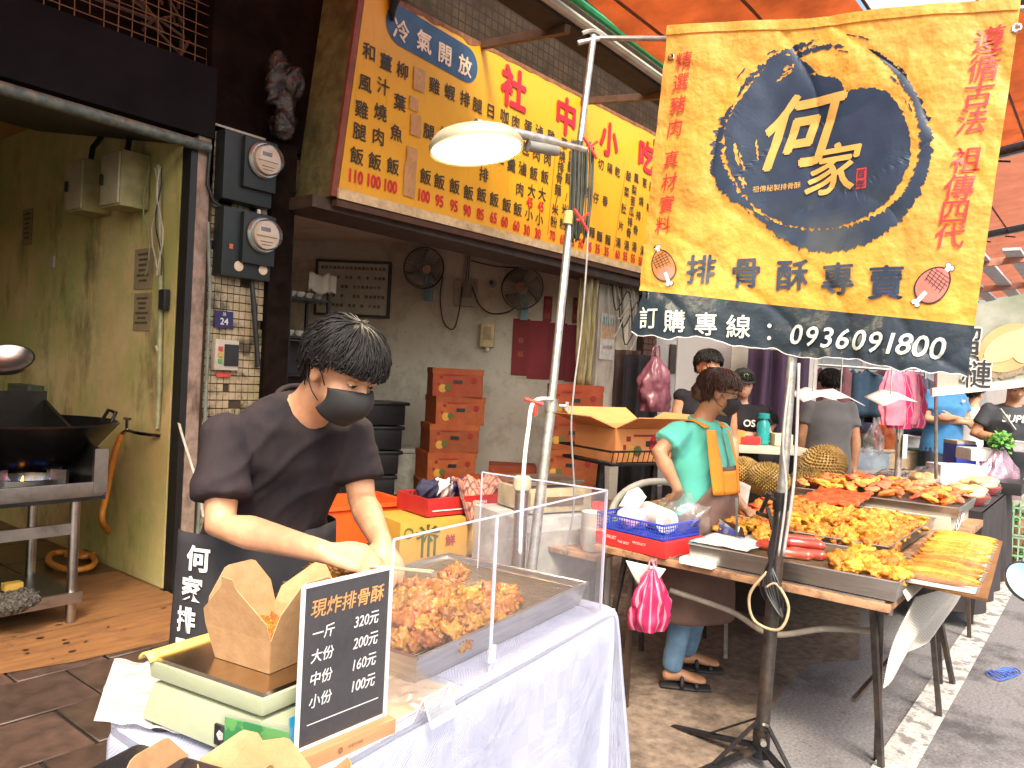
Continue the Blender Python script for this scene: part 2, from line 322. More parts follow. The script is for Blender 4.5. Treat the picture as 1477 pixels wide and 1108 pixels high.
# kitchen floor
kt = M('kitchen_tile', (.07, .035, .014), .35, col2=(.15, .08, .032), scale=5, rnd=.12, bump=.1); stain_or_glow(kt, (.03, .02, .012), 4, .5, .75, .7)
g = MB(); g.bx((-2.6, 4.69, 0), (2.62, 9, .015)); kf = kind(g.build('kitchen_floor', M('grout', (.03, .022, .015), .9)), label='greasy brown tiled kitchen floor')
tile = MB(); tile.box((0, 0, .004), (.59, .59, .01)); t0 = None
for i in range(8):
    for j in range(7):
        o = tile.build('floor_tile', kt, kf, bevel=.003, seg=1) if t0 is None else link(t0.data, 'floor_tile', None, kf)
        t0 = t0 or o; o.location = (2.3-i*.6, 5.0+j*.6, .016+random.uniform(0, .002))
card = M('cardboard', (.16, .07, .02), .8, col2=(.25, .115, .035), scale=4, bump=.1, aniso=(1, 6, 1)); stain_or_glow(card, (.1, .045, .02), 5, .53, .72, .75)
cardb = M('cardboard_brown', (.3, .13, .04), .8, col2=(.42, .2, .075), scale=4, bump=.1, rnd=.1)
def sheet(name, pts, z, lab, m=card, t=.004):
    g = MB(); g.prism([V((p[0], p[1], z)) for p in pts], (0, 0, t)); return tag(g.build(name, m), lab, 'cardboard')
w = lambda *q: [tuple(az(x, y, .03))[:2] for x, y in q]
sheet('cardboard_sheet', [(-.9, 3.86), (.6, 3.84), (1.05, 3.8), (1.15, 3.95), (1.62, 3.83), (2.05, 3.8), (2.42, 3.98), (2.48, 4.62), (1.4, 4.66), (-.9, 4.6)], .03, 'large oil spotted cardboard sheet with a torn front edge on the paving before the kitchen')
sheet('cardboard_sheet', [(1.0, 4.3), (2.45, 4.35), (2.45, 5.25), (1.1, 5.3)], .036, 'smooth brown cardboard sheet lying under the orange hose')
sheet('cardboard_sheet', [(-.9, 4.7), (.95, 4.74), (.98, 5.9), (-.9, 5.9)], .032, 'cardboard sheet under the steel wok stove')
spot = M('oil_spot', (.06, .025, .012), .4); g = MB()
for k in range(46):
    x, y = random.uniform(1.1, 2.4), random.uniform(3.9, 4.6); r = random.uniform(.004, .02)
    g.add([(x+r*(1+.3*math.sin(3*a+k))*math.cos(a), y+.6*r*math.sin(a), .0415) for a in np.linspace(0, 6.28, 9)[:-1]], [tuple(range(8))])
kind(g.build('oil_spots', spot), 'stuff', 'dark oil spots on the cardboard')
# ---------------- kitchen walls
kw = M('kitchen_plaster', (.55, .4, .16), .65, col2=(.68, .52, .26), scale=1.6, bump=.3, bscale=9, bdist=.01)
stain_or_glow(kw, (.34, .38, .11), 1.4, .4, .6, .8); stain_or_glow(kw, (.1, .075, .03), 3.1, .52, .7, .8, (1, 1, .4)); stain_or_glow(kw, (.05, .035, .015), 26, .62, .7, .7); stain_or_glow(kw, (.5, .46, .3), 7, .62, .68, .6)
KX = 2.5
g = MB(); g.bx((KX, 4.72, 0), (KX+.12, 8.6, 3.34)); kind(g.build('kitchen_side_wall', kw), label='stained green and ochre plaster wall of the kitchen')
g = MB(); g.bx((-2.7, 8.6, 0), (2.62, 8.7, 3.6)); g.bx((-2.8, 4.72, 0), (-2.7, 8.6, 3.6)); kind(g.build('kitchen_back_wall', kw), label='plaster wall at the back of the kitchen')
oc = M('kitchen_ceiling', (.4, .2, .08), .7, col2=(.5, .28, .12), scale=2)
g = MB(); g.bx((-2.8, 6.6, 3.35), (2.62, 8.7, 3.42)); g.bx((-2.8, 5.06, 3.35), (2.62, 6.6, 3.42)); kind(g.build('kitchen_ceiling', oc), label='orange brown kitchen ceiling')
dk = M('sooty_panel', (.022, .018, .02), .55, var=.5, scale=3, bump=.2); stain_or_glow(dk, (.07, .04, .03), 4, .55, .75, .6)
# ---------------- main shop building
bld = thing('shop_building', 'dark sooty shop building with tiled pillar between kitchen and eating room', 'building', (2.5, 4.7, 0))
def B(mb, name, m, lab=None, **k):
    o = mb.build(name, m, None, **k); o.parent = bld; o.matrix_parent_inverse = Matrix.Translation(bld.location).inverted()
    if lab: o['label'] = lab
    return o
g = MB(); g.add([(-2.8, 4.72, 2.86), (KX, 4.72, 2.86), (KX, 7.0, 3.3), (-2.8, 7.0, 3.3)], [(0, 1, 2, 3)]); B(g, 'soffit', dk, solid=.03)
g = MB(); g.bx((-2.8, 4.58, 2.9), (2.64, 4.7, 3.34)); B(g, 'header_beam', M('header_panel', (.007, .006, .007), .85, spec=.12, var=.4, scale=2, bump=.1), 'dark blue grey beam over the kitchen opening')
g = MB(); g.tube([(-2.8, 4.57, 2.86), (2.6, 4.57, 2.83)], .035, 10); gp = M('green_grey_rail', (.1, .14, .13), .5, .3, var=.4, scale=20); stain_or_glow(gp, (.25, .22, .16), 18, .5, .65, .8); B(g, 'shutter_rail', gp, smooth='auto')
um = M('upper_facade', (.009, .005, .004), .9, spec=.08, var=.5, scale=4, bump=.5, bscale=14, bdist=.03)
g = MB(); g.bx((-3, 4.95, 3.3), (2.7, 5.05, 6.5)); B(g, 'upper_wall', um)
wm = M('rusty_wire', (.2, .11, .05), .6, .5)
g = MB()
for k in range(60): x = -2+k*.08; g.bar((x, 4.72, 3.34+.1*(k % 7 == 0)), (x+.01*math.sin(k), 4.74, 3.95), .005)
for k in range(9): z = 3.36+k*.07; g.bar((-2.2, 4.72, z), (2.68, 4.72, z+.01*math.sin(k*3)), .005)
B(g, 'window_grille', wm, 'rusty wire grille above the beam')
g = MB()
for k in range(26):
    x = random.uniform(.2, 2.6); z = random.uniform(3.4, 3.9); pp = [V((x+random.uniform(-.2, .2), 4.8+random.uniform(0, .1), z+random.uniform(-.1, .1))) for _ in range(4)]; g.tube(pp, .012, 5)
kind(B(g, 'old_wiring', M('dusty_wiring', (.09, .05, .035), .8)), 'stuff')
fm = stain_or_glow(M('door_frame_strip', (.3, .22, .17), .6, var=.3, scale=12), (.06, .03, .02), 8, .45, .65, .85, (1, 1, .25))
g = MB(); g.bx((2.5, 4.6, 0), (2.54, 4.7, 2.86)); B(g, 'frame_post', M('black_paint', (.012, .012, .012), .4))
g = MB(); g.bx((2.545, 4.6, 0), (2.63, 4.7, 2.9)); B(g, 'frame_strip', fm)
# tiled pillar
mort = M('pillar_mortar', (.05, .035, .02), .9)
g = MB(); g.bx((2.635, 4.62, 0), (3.06, 4.72, 3.0)); pil = B(g, 'pillar', mort)
pt = M('pillar_tile', (.36, .29, .16), .35, col2=(.5, .42, .27), scale=9, rnd=.2, bump=.1); stain_or_glow(pt, (.05, .04, .02), 7, .48, .6, .9); stain_or_glow(pt, (.2, .22, .09), 3, .5, .65, .6)
g = MB()
for j in range(54):
    for i in range(9):
        if random.random() < .05: continue
        x, z = 2.66+i*.0455, .05+j*.054; g.bx((x, 4.608-random.uniform(0, .003), z), (x+.040, 4.62, z+.047))
o = B(g, 'pillar_tiles', pt); kind(o, 'stuff', 'small grimy cream tiles on the pillar, too fine to pick apart')
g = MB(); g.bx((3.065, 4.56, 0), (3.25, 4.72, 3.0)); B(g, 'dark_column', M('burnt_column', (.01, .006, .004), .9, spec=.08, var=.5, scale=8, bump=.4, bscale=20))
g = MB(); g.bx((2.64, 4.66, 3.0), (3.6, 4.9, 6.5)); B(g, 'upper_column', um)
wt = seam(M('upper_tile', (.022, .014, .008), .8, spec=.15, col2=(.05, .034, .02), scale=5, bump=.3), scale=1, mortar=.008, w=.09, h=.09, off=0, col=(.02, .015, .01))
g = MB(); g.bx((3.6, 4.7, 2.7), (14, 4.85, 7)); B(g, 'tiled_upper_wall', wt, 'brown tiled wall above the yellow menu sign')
g = MB(); g.bx((3.2, 4.3, 2.56), (10, 4.68, 2.64)); B(g, 'lintel', M('lintel_dark', (.05, .03, .02), .6, var=.4, scale=7))
# eating room
RF = .1
A = ad(300, 500, 9.2); Bp = ad(905, 500, 8.9)
rw = stain_or_glow(M('room_plaster', (.56, .53, .42), .7, col2=(.66, .63, .52), scale=2), (.25, .2, .12), 2.6, .5, .72, .7); stain_or_glow(rw, (.2, .15, .09), 12, .6, .72, .6)
def wallpt(px, py): # on the back wall
    d = ray(px, py); n = V((Bp.y-A.y, A.x-Bp.x, 0)); C0 = V(CP); D = V(d); t = (A-C0).dot(n)/D.dot(n); return C0+D*t
wn = V((Bp.y-A.y, A.x-Bp.x, 0)).normalized()
if wn.dot(V((1, 1, 0))) > 0: wn = -wn
wx = V((-wn.y, wn.x, 0)); wx = wx if wx.dot(X) > 0 else -wx
WALLR = Matrix((wx, -wn, Z)).transposed()          # local x along the wall, -y out of it
g = MB(); g.prism([V((A.x, A.y, 0)), V((Bp.x, Bp.y, 0)), V((Bp.x, Bp.y, 3.1)), V((A.x, A.y, 3.1))], -wn*.1); kind(g.build('room_back_wall', rw), label='pale grimy plaster wall at the back of the eating room')
g = MB(); g.bx((2.64, 4.74, 0), (2.74, 9, 3.1)); g.bx((2.74, 8.9, 0), (5.2, 9, 3.1)); kind(g.build('room_side_wall', rw), label='side wall of the eating room')
rf = stain_or_glow(M('room_floor_mat', (.13, .07, .04), .3, col2=(.2, .11, .07), scale=2, rnd=.1), (.05, .03, .02), 3, .5, .8, .5)
g = MB(); g.bx((3.26, 4.0, .004), (8.4, 9.2, RF-.004)); fl = kind(g.build('room_floor', M('room_grout', (.04, .03, .02), .8)), label='reddish tiled floor of the eating room')
tile = MB(); tile.box((0, 0, .002), (.393, .393, .006)); t0 = None
for i in range(12):
    for j in range(11):
        o = tile.build('floor_tile', rf, fl) if t0 is None else link(t0.data, 'floor_tile', None, fl)
        t0 = t0 or o; o.location = (3.48+i*.4, 4.22+j*.4, RF-.002)
cm = M('ceiling_panel_mat', (.7, .55, .45), .8, col2=(.8, .66, .56), scale=2, rnd=.06)
g = MB(); g.bx((2.7, 4.74, 2.98), (8.6, 9.2, 3.05)); cl = kind(g.build('room_ceiling', M('ceiling_joint', (.12, .08, .06), .9)), label='low panelled ceiling of the eating room')
tile = MB(); tile.box((0, 0, 0), (1.19, .59, .012)); t0 = None
for i in range(5):
    for j in range(8):
        o = tile.build('ceiling_panel', cm, cl) if t0 is None else link(t0.data, 'ceiling_panel', None, cl)
        t0 = t0 or o; o.location = (3.35+i*1.2, 5.05+j*.6, 2.972)
# column at the right of the eating room, opening frame
colm = stain_or_glow(M('column_plaster', (.5, .46, .38), .7, var=.12, scale=4), (.16, .1, .06), 6, .5, .7, .7, (1, 1, .3))
pc = ay(880, 500, 4.6)
g = MB(); g.bx((pc.x-.32, 4.58, 0), (pc.x+.1, 4.75, 2.64)); B(g, 'end_column', colm, 'pale column right of the eating room')
g = MB(); g.bx((pc.x+.16, 4.55, 0), (pc.x+.24, 4.62, 2.6)); B(g, 'black_door_edge', black_plastic); g = MB(); g.bx((pc.x+.24, 4.56, 0), (pc.x+.5, 4.66, 2.6)); B(g, 'shutter_channel', colm)
# next shop
g = MB(); g.bx((8.6, 4.72, 0), (8.95, 4.8, 3.2)); sb = M('red_tile_pier', (.12, .05, .03), .5, rnd=.2); o = B(g, 'next_pier', mort)
g = MB()
for j in range(36):
    for i in range(3): g.bx((8.61+i*.115, 4.70, .1+j*.075), (8.715+i*.115, 4.72, .165+j*.075))
kind(B(g, 'pier_tiles', sb), 'stuff')
nw = stain_or_glow(M('next_shop_wall', (.6, .6, .56), .6, var=.06, scale=2), (.35, .33, .28), 3, .6, .8, .5)
g = MB(); g.bx((8.95, 5.1, 0), (13.6, 5.2, 3.3)); kind(g.build('next_shop_wall', nw), label='white wall of the neighbouring shop')
# far wall of the market with shop fronts
fw = stain_or_glow(M('far_facade', (.25, .23, .22), .8, col2=(.38, .36, .35), scale=1.5), (.12, .1, .1), 1.5, .5, .7, .7)
far = thing('market_row', 'row of dim market shopfronts receding along the street', 'building', (20, 5, 0))
def P(mb, name, m, par, **k):
    o = mb.build(name, m, None, **k); o.parent = par; o.matrix_parent_inverse = par.matrix_world.inverted() if False else Matrix.Translation(par.location).inverted(); return o
g = MB(); g.bx((13.6, 5.4, 0), (60, 5.5, 6)); P(g, 'wall', fw, far)
g = MB(); g.bx((60, -14, 0), (60.4, 5.5, 9)); P(g, 'end_wall', fw, far)
for k in range(8):
    x = 14+k*4.2; g = MB(); g.bx((x, 5.32, 0), (x+3.3, 5.4, 2.6)); P(g, 'shutter', M('shutter_metal', (.3, .33, .36), .5, .5, var=.1, scale=3), far)
    g = MB(); g.bx((x-.2, 5.0, 2.7), (x+3.5, 5.3, 3.5)); P(g, 'shop_sign', M('far_sign_%d' % (k % 4), [(.6, .1, .08), (.1, .2, .5), (.65, .5, .08), (.1, .4, .2)][k % 4], .5), far)
# ---------------- awnings, and an unseen canvas added for shade
om = cloth_mat('orange_canvas', (.42, .085, .02), .5, .7, var=.35, scale=2.2, bump=.1, bscale=12)
pk = cloth_mat('faded_canvas', (.4, .14, .08), .6, .7, var=.15, scale=3)
aw = thing('street_awning', 'orange canvas awning on steel joists high over the market lane', 'awning', (6, 3, 4.2))
def AW(z0, y): return z0+(3.0-y)*.16
def panel(x0, x1, y0, y1, m, z0=4.12, n=8):
    g = MB(); g.grid(lambda u, v: (x0+(x1-x0)*u, y0+(y1-y0)*v, AW(z0, y0+(y1-y0)*v)-.06*math.sin(math.pi*u)+.01*mn.noise(V((u*6+x0, v*5, 0)))), n, n); P(g, 'canvas', m, aw, smooth=True)
panel(4.2, 6.6, 1.6, 3.0, om); panel(4.2, 6.6, -.6, 1.56, cloth_mat('sky_cover_sheet', (.7, .72, .72), .55, .5, var=.1)); panel(6.75, 10.4, .5, 3.0, om); panel(10.55, 15, -.2, 3.0, pk); panel(15.2, 24, -.4, 3.0, pk)  # pale panel added to cover the blue sky gap with white
for xj in (6.67, 10.47, 15.1):
    for dx, m in ((0, 'd'), (.09, 's')):
        g = MB(); g.bar((xj+dx, 3.1, AW(4.08, 3.1)), (xj+dx, -.3, AW(4.08, -.3)), .07, .1); P(g, 'joist', steel if m == 's' else black_iron, aw)
    for k in range(5):
        g = MB(); y_ = 2.8-.62*k; g.bar((xj-2.4, y_, AW(4.09, y_)-.05), (xj, y_, AW(4.09, y_)-.01), .02, .012); P(g, 'seam_batten', M('batten_dark', (.12, .04, .02), .7), aw)
    g = MB()
    for k in range(9): g.bar((xj+.045, 3-.35*k, AW(4.0, 3-.35*k)), (xj+.045, 2.85-.35*k, AW(4.0, 2.85-.35*k)-.05), .02)
    P(g, 'track_rollers', black_iron, aw)
g = MB(); g.tube([(3.5, 3.06, 4.1), (24, 3.06, 4.1)], .03, 8); P(g, 'green_tube', M('green_paint', (.02, .3, .1), .4), aw, smooth='auto')
g = MB(); g.tube([(3.5, 3.16, 4.06), (24, 3.16, 4.06)], .035, 8); P(g, 'cream_tube', dirty_white, aw, smooth='auto')
g = MB(); g.bx((3.5, 3.2, 4.02), (24, 3.42, 4.1)); P(g, 'dark_deck', M('awning_deck', (.03, .022, .02), .8), aw)
for k in range(5):
    g = MB(); g.bar((4.5+k*1.5, 3.2, 3.98), (4.9+k*1.5, 4.7, 4.3), .05, .06); P(g, 'deck_batten', M('batten', (.1, .06, .04), .7), aw)
shade_cv = thing('added_shade_canvas', 'unseen brown canvas added above the kitchen front to shade it', 'awning', (0, 4.7, 4.8))  # out of view, added to keep the sun off facade and kitchen
g = MB(); g.grid(lambda u, v: (-7+11.1*u, 1.9+3*v, 4.62+.4*v), 6, 4); P(g, 'canvas', om, shade_cv); g = MB(); g.bar((-7, 1.9, 4.6), (4.1, 1.9, 4.6), .05); P(g, 'front_rail', black_iron, shade_cv)
# white slatted roofs further down
sr = thing('slatted_roof', 'pale slatted stall roof behind the printed fruit banner', 'roof', (11, 1, 3))
for k in range(7):
    g = MB(); g.bar((9.5, 1.9-.32*k, 2.98+.03*k), (16, 1.9-.32*k, 2.98+.03*k), .16, .03); P(g, 'slat', M('pale_slat', (.55, .57, .6), .5, var=.1), sr)
for k in range(3):
    g = MB(); g.bar((10+2.2*k, 2.1, 2.93), (10+2.2*k, -.3, 3.15), .06, .08); P(g, 'joist', M('salmon_paint', (.5, .25, .18), .6), sr)
for x in (10, 15.5):
    g = MB(); g.tube([(x, 2.05, 0), (x, 2.05, 2.95)], .03, 8); P(g, 'post', galv, sr, smooth='auto')
# ============================================================ THE YELLOW MENU SIGN
YS = 4.25
def SP(x, y, d=0): return ay(x, y, YS-d)
sg = thing('menu_sign', 'long yellow shop sign with red heading and columns of dishes and prices', 'sign', (5, YS, 2.6))
ym = stain_or_glow(M('yellow_sign', (.72, .35, .008), .45, var=.05, scale=2, bump=.05), (.5, .22, .02), 3, .55, .8, .3); stain_or_glow(ym, (.2, .07, .015), 22, .64, .74, .6); stain_or_glow(ym, (.3, .12, .02), 4, .56, .75, .55, (6, 6, .5))
q = [(487, 283), (1015, 414), (1015, 229), (900, 168), (760, 96), (640, 34), (529, -24)]
g = MB(); g.prism([SP(*p) for p in q], (0, .33, 0)); o = P(g, 'panel', ym, sg)
g = MB(); n = 60; vs = []; fs = []
top = lambda t: SP(532+(1012-532)*t, -21+(227+21)*t, .003)
for i in range(n+1):
    p = top(i/n); vs += [p+Z*.01, p-Z*(.02+.05*abs(mn.noise(V((i*.7, 2, 0))))*(1.6 if i < 24 else .5))]
g.add(vs, [(2*i, 2*i+2, 2*i+3, 2*i+1) for i in range(n)]); P(g, 'peeled_edge', M('peeled_edge', (.2, .08, .03), .8, var=.4), sg)
g = MB(); a, b = SP(486, 286, .02), SP(1015, 417, .02); g.prism([a, b, b+Z*.07, a+Z*.07], (0, -.015, 0)); P(g, 'bottom_frame', stain_or_glow(M('frame_cream', (.6, .45, .25), .5), (.25, .12, .05), 8, .5, .7, .6), sg)
g = MB(); g.prism([a-Z*.05, b-Z*.05, b-Z*.005, a-Z*.005], (0, .05, 0)); P(g, 'bottom_board', M('bottom_wood', (.07, .03, .015), .7, var=.3, scale=8), sg)
side = stain_or_glow(M('sign_side', (.16, .15, .06), .7, var=.3, scale=6, bump=.4), (.05, .05, .02), 5, .45, .65, .8)
a, b = SP(484, 284, .01), SP(527, -24, .01); g = MB(); g.prism([a, a+Y*.42, b+Y*.42, b], (-.03, 0, 0)); P(g, 'side_plate', side, sg)
g = MB(); g.prism([a-Y*.01, a+Y*.02, b+Y*.02, b-Y*.01], (-.045, 0, 0)); P(g, 'red_edge', M('red_rust_edge', (.2, .05, .03), .6), sg)
# blue pill
pm = M('blue_pill', (.03, .075, .14), .5, var=.25, scale=4)
c0, c1 = SP(578, 38, .004), SP(672, 92, .004); ux = (c1-c0).normalized(); uz = (Z-ux*Z.dot(ux)).normalized(); r = .145; L = (c1-c0).length
pp = [c0-ux*.03*0+(-ux*math.sin(t)+uz*math.cos(t))*r for t in np.linspace(0, math.pi, 12)]+[c1+(ux*math.sin(t)-uz*math.cos(t))*r for t in np.linspace(0, math.pi, 12)]
g = MB(); g.add(pp, [tuple(range(24))]); P(g, 'blue_badge', pm, sg)
inkb, inkr, inkw = M('ink_dark', (.035, .025, .012), .6), M('ink_red', (.55, .012, .02), .5), M('ink_cream', (.8, .6, .4), .5)
blk, red, wht = MB(), MB(), MB()
def T(mb, s, x, y, size, b=.02, d=.006): put(mb, s, SP(x, y, d), X, Z, size, b, wide=.74 if s.isdigit() else 1.)
for s, x, y in [('冷', 579, 44), ('氣', 612, 60), ('開', 642, 78), ('放', 671, 95)]: m_ = MB(); T(m_, s, x, y, .165, .025, .008); P(m_, 'badge_character', M('ink_cream', (.8, .6, .4), .5), sg)
for s, x, y, z in [('社', 742, 128, .36), ('中', 817, 168, .36), ('小', 879, 201, .36), ('吃', 932, 226, .36)]: m_ = MB(); T(m_, s, x, y, z, .04, .01); P(m_, 'heading_character', inkr, sg)
cols = {.125: [('和', 533, 75), ('風', 527, 120), ('雞', 522, 158), ('腿', 519, 190), ('飯', 515, 225), ('薑', 557, 90), ('汁', 553, 125), ('燒', 549, 162), ('肉', 546, 197), ('飯', 541, 233), ('柳', 581, 102), ('葉', 577, 148), ('魚', 572, 192), ('飯', 567, 240),
 ('雞', 627, 124), ('腿', 619, 190), ('飯', 614, 255), ('蝦', 649, 133), ('捲', 642, 195), ('飯', 634, 262), ('排', 671, 143), ('骨', 664, 205), ('飯', 656, 269), ('腿', 689, 152), ('排', 682, 216), ('飯', 676, 278), ('日', 708, 160), ('式', 703, 205), ('排', 698, 252), ('飯', 695, 281), ('咖', 728, 168), ('哩', 721, 226), ('飯', 713, 288),
 ('肉', 744, 176), ('羹', 738, 238), ('飯', 731, 296), ('蛋', 762, 183), ('包', 758, 214), ('滷', 754, 243), ('肉', 750, 273), ('飯', 747, 302), ('滷', 778, 190), ('肉', 774, 222), ('飯', 770, 250), ('大', 767, 275), ('小', 763, 309), ('雞', 795, 197), ('肉', 790, 229), ('飯', 786, 255), ('大', 782, 280), ('小', 778, 316)],
 .112: [('蔥', 814, 207), ('燒', 811, 225), ('排', 809, 241), ('骨', 807, 257), ('麵', 805, 274), ('/', 803, 288), ('米', 801, 302), ('粉', 799, 320), ('牛', 827, 209), ('肉', 825, 225), ('羹', 823, 241), ('麵', 820, 258), ('/', 817, 284), ('米', 815, 302), ('粉', 812, 323), ('榨', 840, 218), ('菜', 836, 262), ('麵', 828, 330), ('麵', 841, 330), ('雲', 853, 227), ('吞', 848, 278), ('麵', 854, 335), ('切', 867, 237), ('仔', 860, 286), ('麵', 865, 341), ('陽', 880, 243), ('春', 873, 290), ('麵', 877, 346), ('乾', 891, 248),
 ('酸', 907, 254), ('菜', 904, 277), ('肚', 900, 301), ('片', 896, 326), ('湯', 892, 350), ('鳳', 918, 257), ('梨', 915, 274), ('苦', 913, 290), ('瓜', 911, 305), ('排', 909, 320), ('骨', 907, 336), ('湯', 904, 354), ('蔥', 930, 264), ('燒', 925, 290), ('排', 921, 311), ('骨', 917, 332), ('湯', 915, 356), ('酸', 940, 270), ('辣', 936, 300), ('湯', 927, 362)]}
for sz, L_ in cols.items():
    for s, x, y in L_: T(blk, s, x, y, sz, .018)
for s, x, y in [('110', 514, 255), ('100', 540, 262), ('100', 564, 269), ('100', 612, 283), ('95', 634, 290), ('95', 655, 297), ('90', 674, 304), ('85', 693, 309), ('65', 712, 314), ('60', 728, 320), ('60', 745, 326), ('45', 764, 292), ('45', 780, 298), ('30', 760, 332), ('30', 776, 337), ('70', 797, 340), ('65', 812, 345), ('55', 825, 348), ('50', 838, 351), ('35', 850, 356), ('35', 862, 359), ('35', 875, 363), ('60', 891, 367), ('55', 902, 370), ('55', 913, 373), ('50', 924, 377)]: T(red, s, x, y, .125, .03)
kind(P(blk, 'dish_names', inkb, sg), 'stuff'); kind(P(red, 'price_numbers', inkr, sg), 'stuff'); pass
for a, b in [((802, 208), (790, 338)), ((902, 250), (885, 362))]: g = MB(); g.bar(SP(*a, .004), SP(*b, .004), .008, .002); P(g, 'divider_line', M('brown_line', (.4, .12, .02), .6), sg)
tp = M('brown_tape', (.48, .25, .09), .4, var=.12, scale=8)
for (x, y, wd, h) in [(605, 115, .12, .17), (600, 181, .11, .16), (594, 227, .11, .15), (591, 262, .12, .23), (597, 150, .09, .1)]:
    c = SP(x, y, .009); g = MB(); g.grid(lambda u, v: c+X*(u-.5)*wd+Z*(v-.5)*h-Y*.004*abs(mn.noise(V((u*5+x, v*5, 0))))*2, 6, 6); P(g, 'tape_patch', tp, sg)
g = MB(); c = SP(566, 8, .03); g.tube([c+Z*.15, c+V((.01, -.01, .05)), c+V((.0, 0, -.04)), c+V((.02, .01, -.1))], [.03, .04, .025, .012], 7); P(g, 'black_rag', M('rag_black', (.01, .01, .01), .9), sg)
# bundle of bags hung in the dark corner
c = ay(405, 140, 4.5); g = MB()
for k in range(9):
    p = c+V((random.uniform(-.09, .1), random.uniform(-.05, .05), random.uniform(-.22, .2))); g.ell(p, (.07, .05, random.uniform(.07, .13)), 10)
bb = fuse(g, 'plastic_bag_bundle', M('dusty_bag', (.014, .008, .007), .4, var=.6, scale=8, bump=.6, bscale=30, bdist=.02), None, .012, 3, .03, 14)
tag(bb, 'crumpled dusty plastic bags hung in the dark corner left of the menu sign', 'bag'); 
# ============================================================ ELECTRIC METERS
md_ = M('meter_case', (.01, .016, .016), .45, var=.2); mg = clear_mat('meter_glass', (.95, .95, .95), .08, .03); mf = M('meter_face', (.6, .48, .34), .5, var=.1); ring = M('meter_ring', (.35, .4, .38), .3, .8)
def meter(px, py, s, lab, back, extra):
    c = ay(px, py, 4.6); t = thing('electric_meter', lab, 'electric meter', c); rt = Matrix.Rotation(math.radians(90), 3, 'X')
    g = MB(); g.box((0, -.03, -.02), (.36*s, .14, .44*s)); g.build('case', md_, t, bevel=.012)
    if back: g = MB(); g.box((-.03, .03, .0), (.44*s, .02, .5*s)); g.build('backboard', dirty_white, t)
    g = MB(); g.box((.06*s, -.12, .02), (.24*s, .04, .33*s)); g.build('meter_box', md_, t, bevel=.01)
    g = MB(); g.lathe([(.115*s, 0), (.12*s, .015), (.11*s, .03), (.1*s, .03)], (.08*s, -.14, .05*s), 28, rt); g.build('ring', ring, t, smooth='auto')
    g = MB(); g.lathe([(.001, .05), (.092*s, .05), (.095*s, .02)], (.08*s, -.14, .05*s), 28, rt); g.build('dial', mf, t, smooth='auto')
    g = MB(); g.lathe([(.1*s, .02), (.1*s, .07), (.09*s, .095), (.05*s, .105), (.001, .107)], (.08*s, -.14, .05*s), 28, rt); g.build('glass_cover', mg, t, smooth='auto')
    g = MB(); g.box((.07*s, -.192, .085*s), (.07*s, .004, .025*s)); g.box((.08*s, -.192, .04*s), (.15*s, .003, .004)); g.box((.08*s, -.192, .005*s), (.09*s, .003, .004)); g.box((.08*s, -.192, -.015*s), (.07*s, .003, .004)); g.build('dial_print', M('dial_dark', (.08, .03, .02), .5), t)
    extra(t, s); return t
def ex1(t, s):
    g = MB(); g.tube([(.1, -.08, -.26), (.1, -.08, -.31)], .012, 8); g.build('seal_tag', white_plastic, t, smooth='auto')
    g = MB(); g.tube([(-.23, -.02, .1), (-.24, -.02, -.16), (-.2, -.03, -.26), (-.12, -.04, -.3)], .012, 7); g.build('conduit', black_iron, t, smooth='auto')
def ex2(t, s):
    for x in (-.06, .12): g = MB(); g.lathe([(.001, .004), (.03, .004), (.034, 0)], (x, -.105, -.17), 16, Matrix.Rotation(math.radians(90), 3, 'X')); g.build('terminal_cap', mf, t, smooth='auto')
    g = MB(); g.box((-.12, -.103, -.05), (.025, .004, .03)); g.build('orange_sticker', M('orange_sticker', (.6, .15, .03), .5), t)
meter(347, 243, 1.0, 'upper electric meter on a pale backboard on the tiled pillar', True, ex1)
meter(345, 350, 1.0, 'lower electric meter with two round terminal caps on the tiled pillar', False, ex2)
def sticker(px, py, w, h, name, m, lab, cat, yp=4.6, txt=None):
    c = ay(px, py, yp); g = MB(); g.box(c, (w, .012, h)); o = tag(g.build(name, m), lab, cat); return o, c
t = thing('house_number_plate', 'small dark blue house number plate reading 24 on the tiled pillar', 'number plate', ay(322, 461, 4.6))
g = MB(); g.box((0, -.005, 0), (.13, .01, .11)); g.build('plate', M('plate_blue', (.02, .02, .09), .4), t)
g = MB(); put(g, '24', (0.0, -.013, -.012), X, Z, .06, .02); put(g, '路', (0.0, -.013, .035), X, Z, .025); g.build('number', white_plastic, t)
t = thing('switch_box', 'grey breaker box with coloured switches on the tiled pillar under the number plate', 'switch box', ay(322, 512, 4.6))
g = MB(); g.box((0, -.02, 0), (.17, .05, .2)); g.build('case', dirty_white, t, bevel=.01); g = MB(); g.box((.03, -.048, 0), (.1, .01, .14)); g.build('cover', black_plastic, t)
for k, c in enumerate([(.5, .05, .03), (.5, .3, .03), (.1, .35, .08)]): g = MB(); g.box((-.05, -.05, .04-.04*k), (.025, .015, .025)); g.build('switch', M('sw%d' % k, c, .4), t)
g = MB(); g.box((0, -.014, -.13), (.1, .004, .03)); g.build('red_label', M('red_label', (.5, .06, .04), .5), t)
g = MB(); a = ay(300, 320, 4.56); g.tube([a, ay(303, 420, 4.56), ay(296, 600, 4.56), ay(283, 800, 4.56)], .011, 7); tag(g.build('conduit_pipe', M('conduit_grey', (.16, .19, .16), .5), smooth='auto'), 'thin grey green conduit running down the left edge of the tiled pillar', 'pipe')
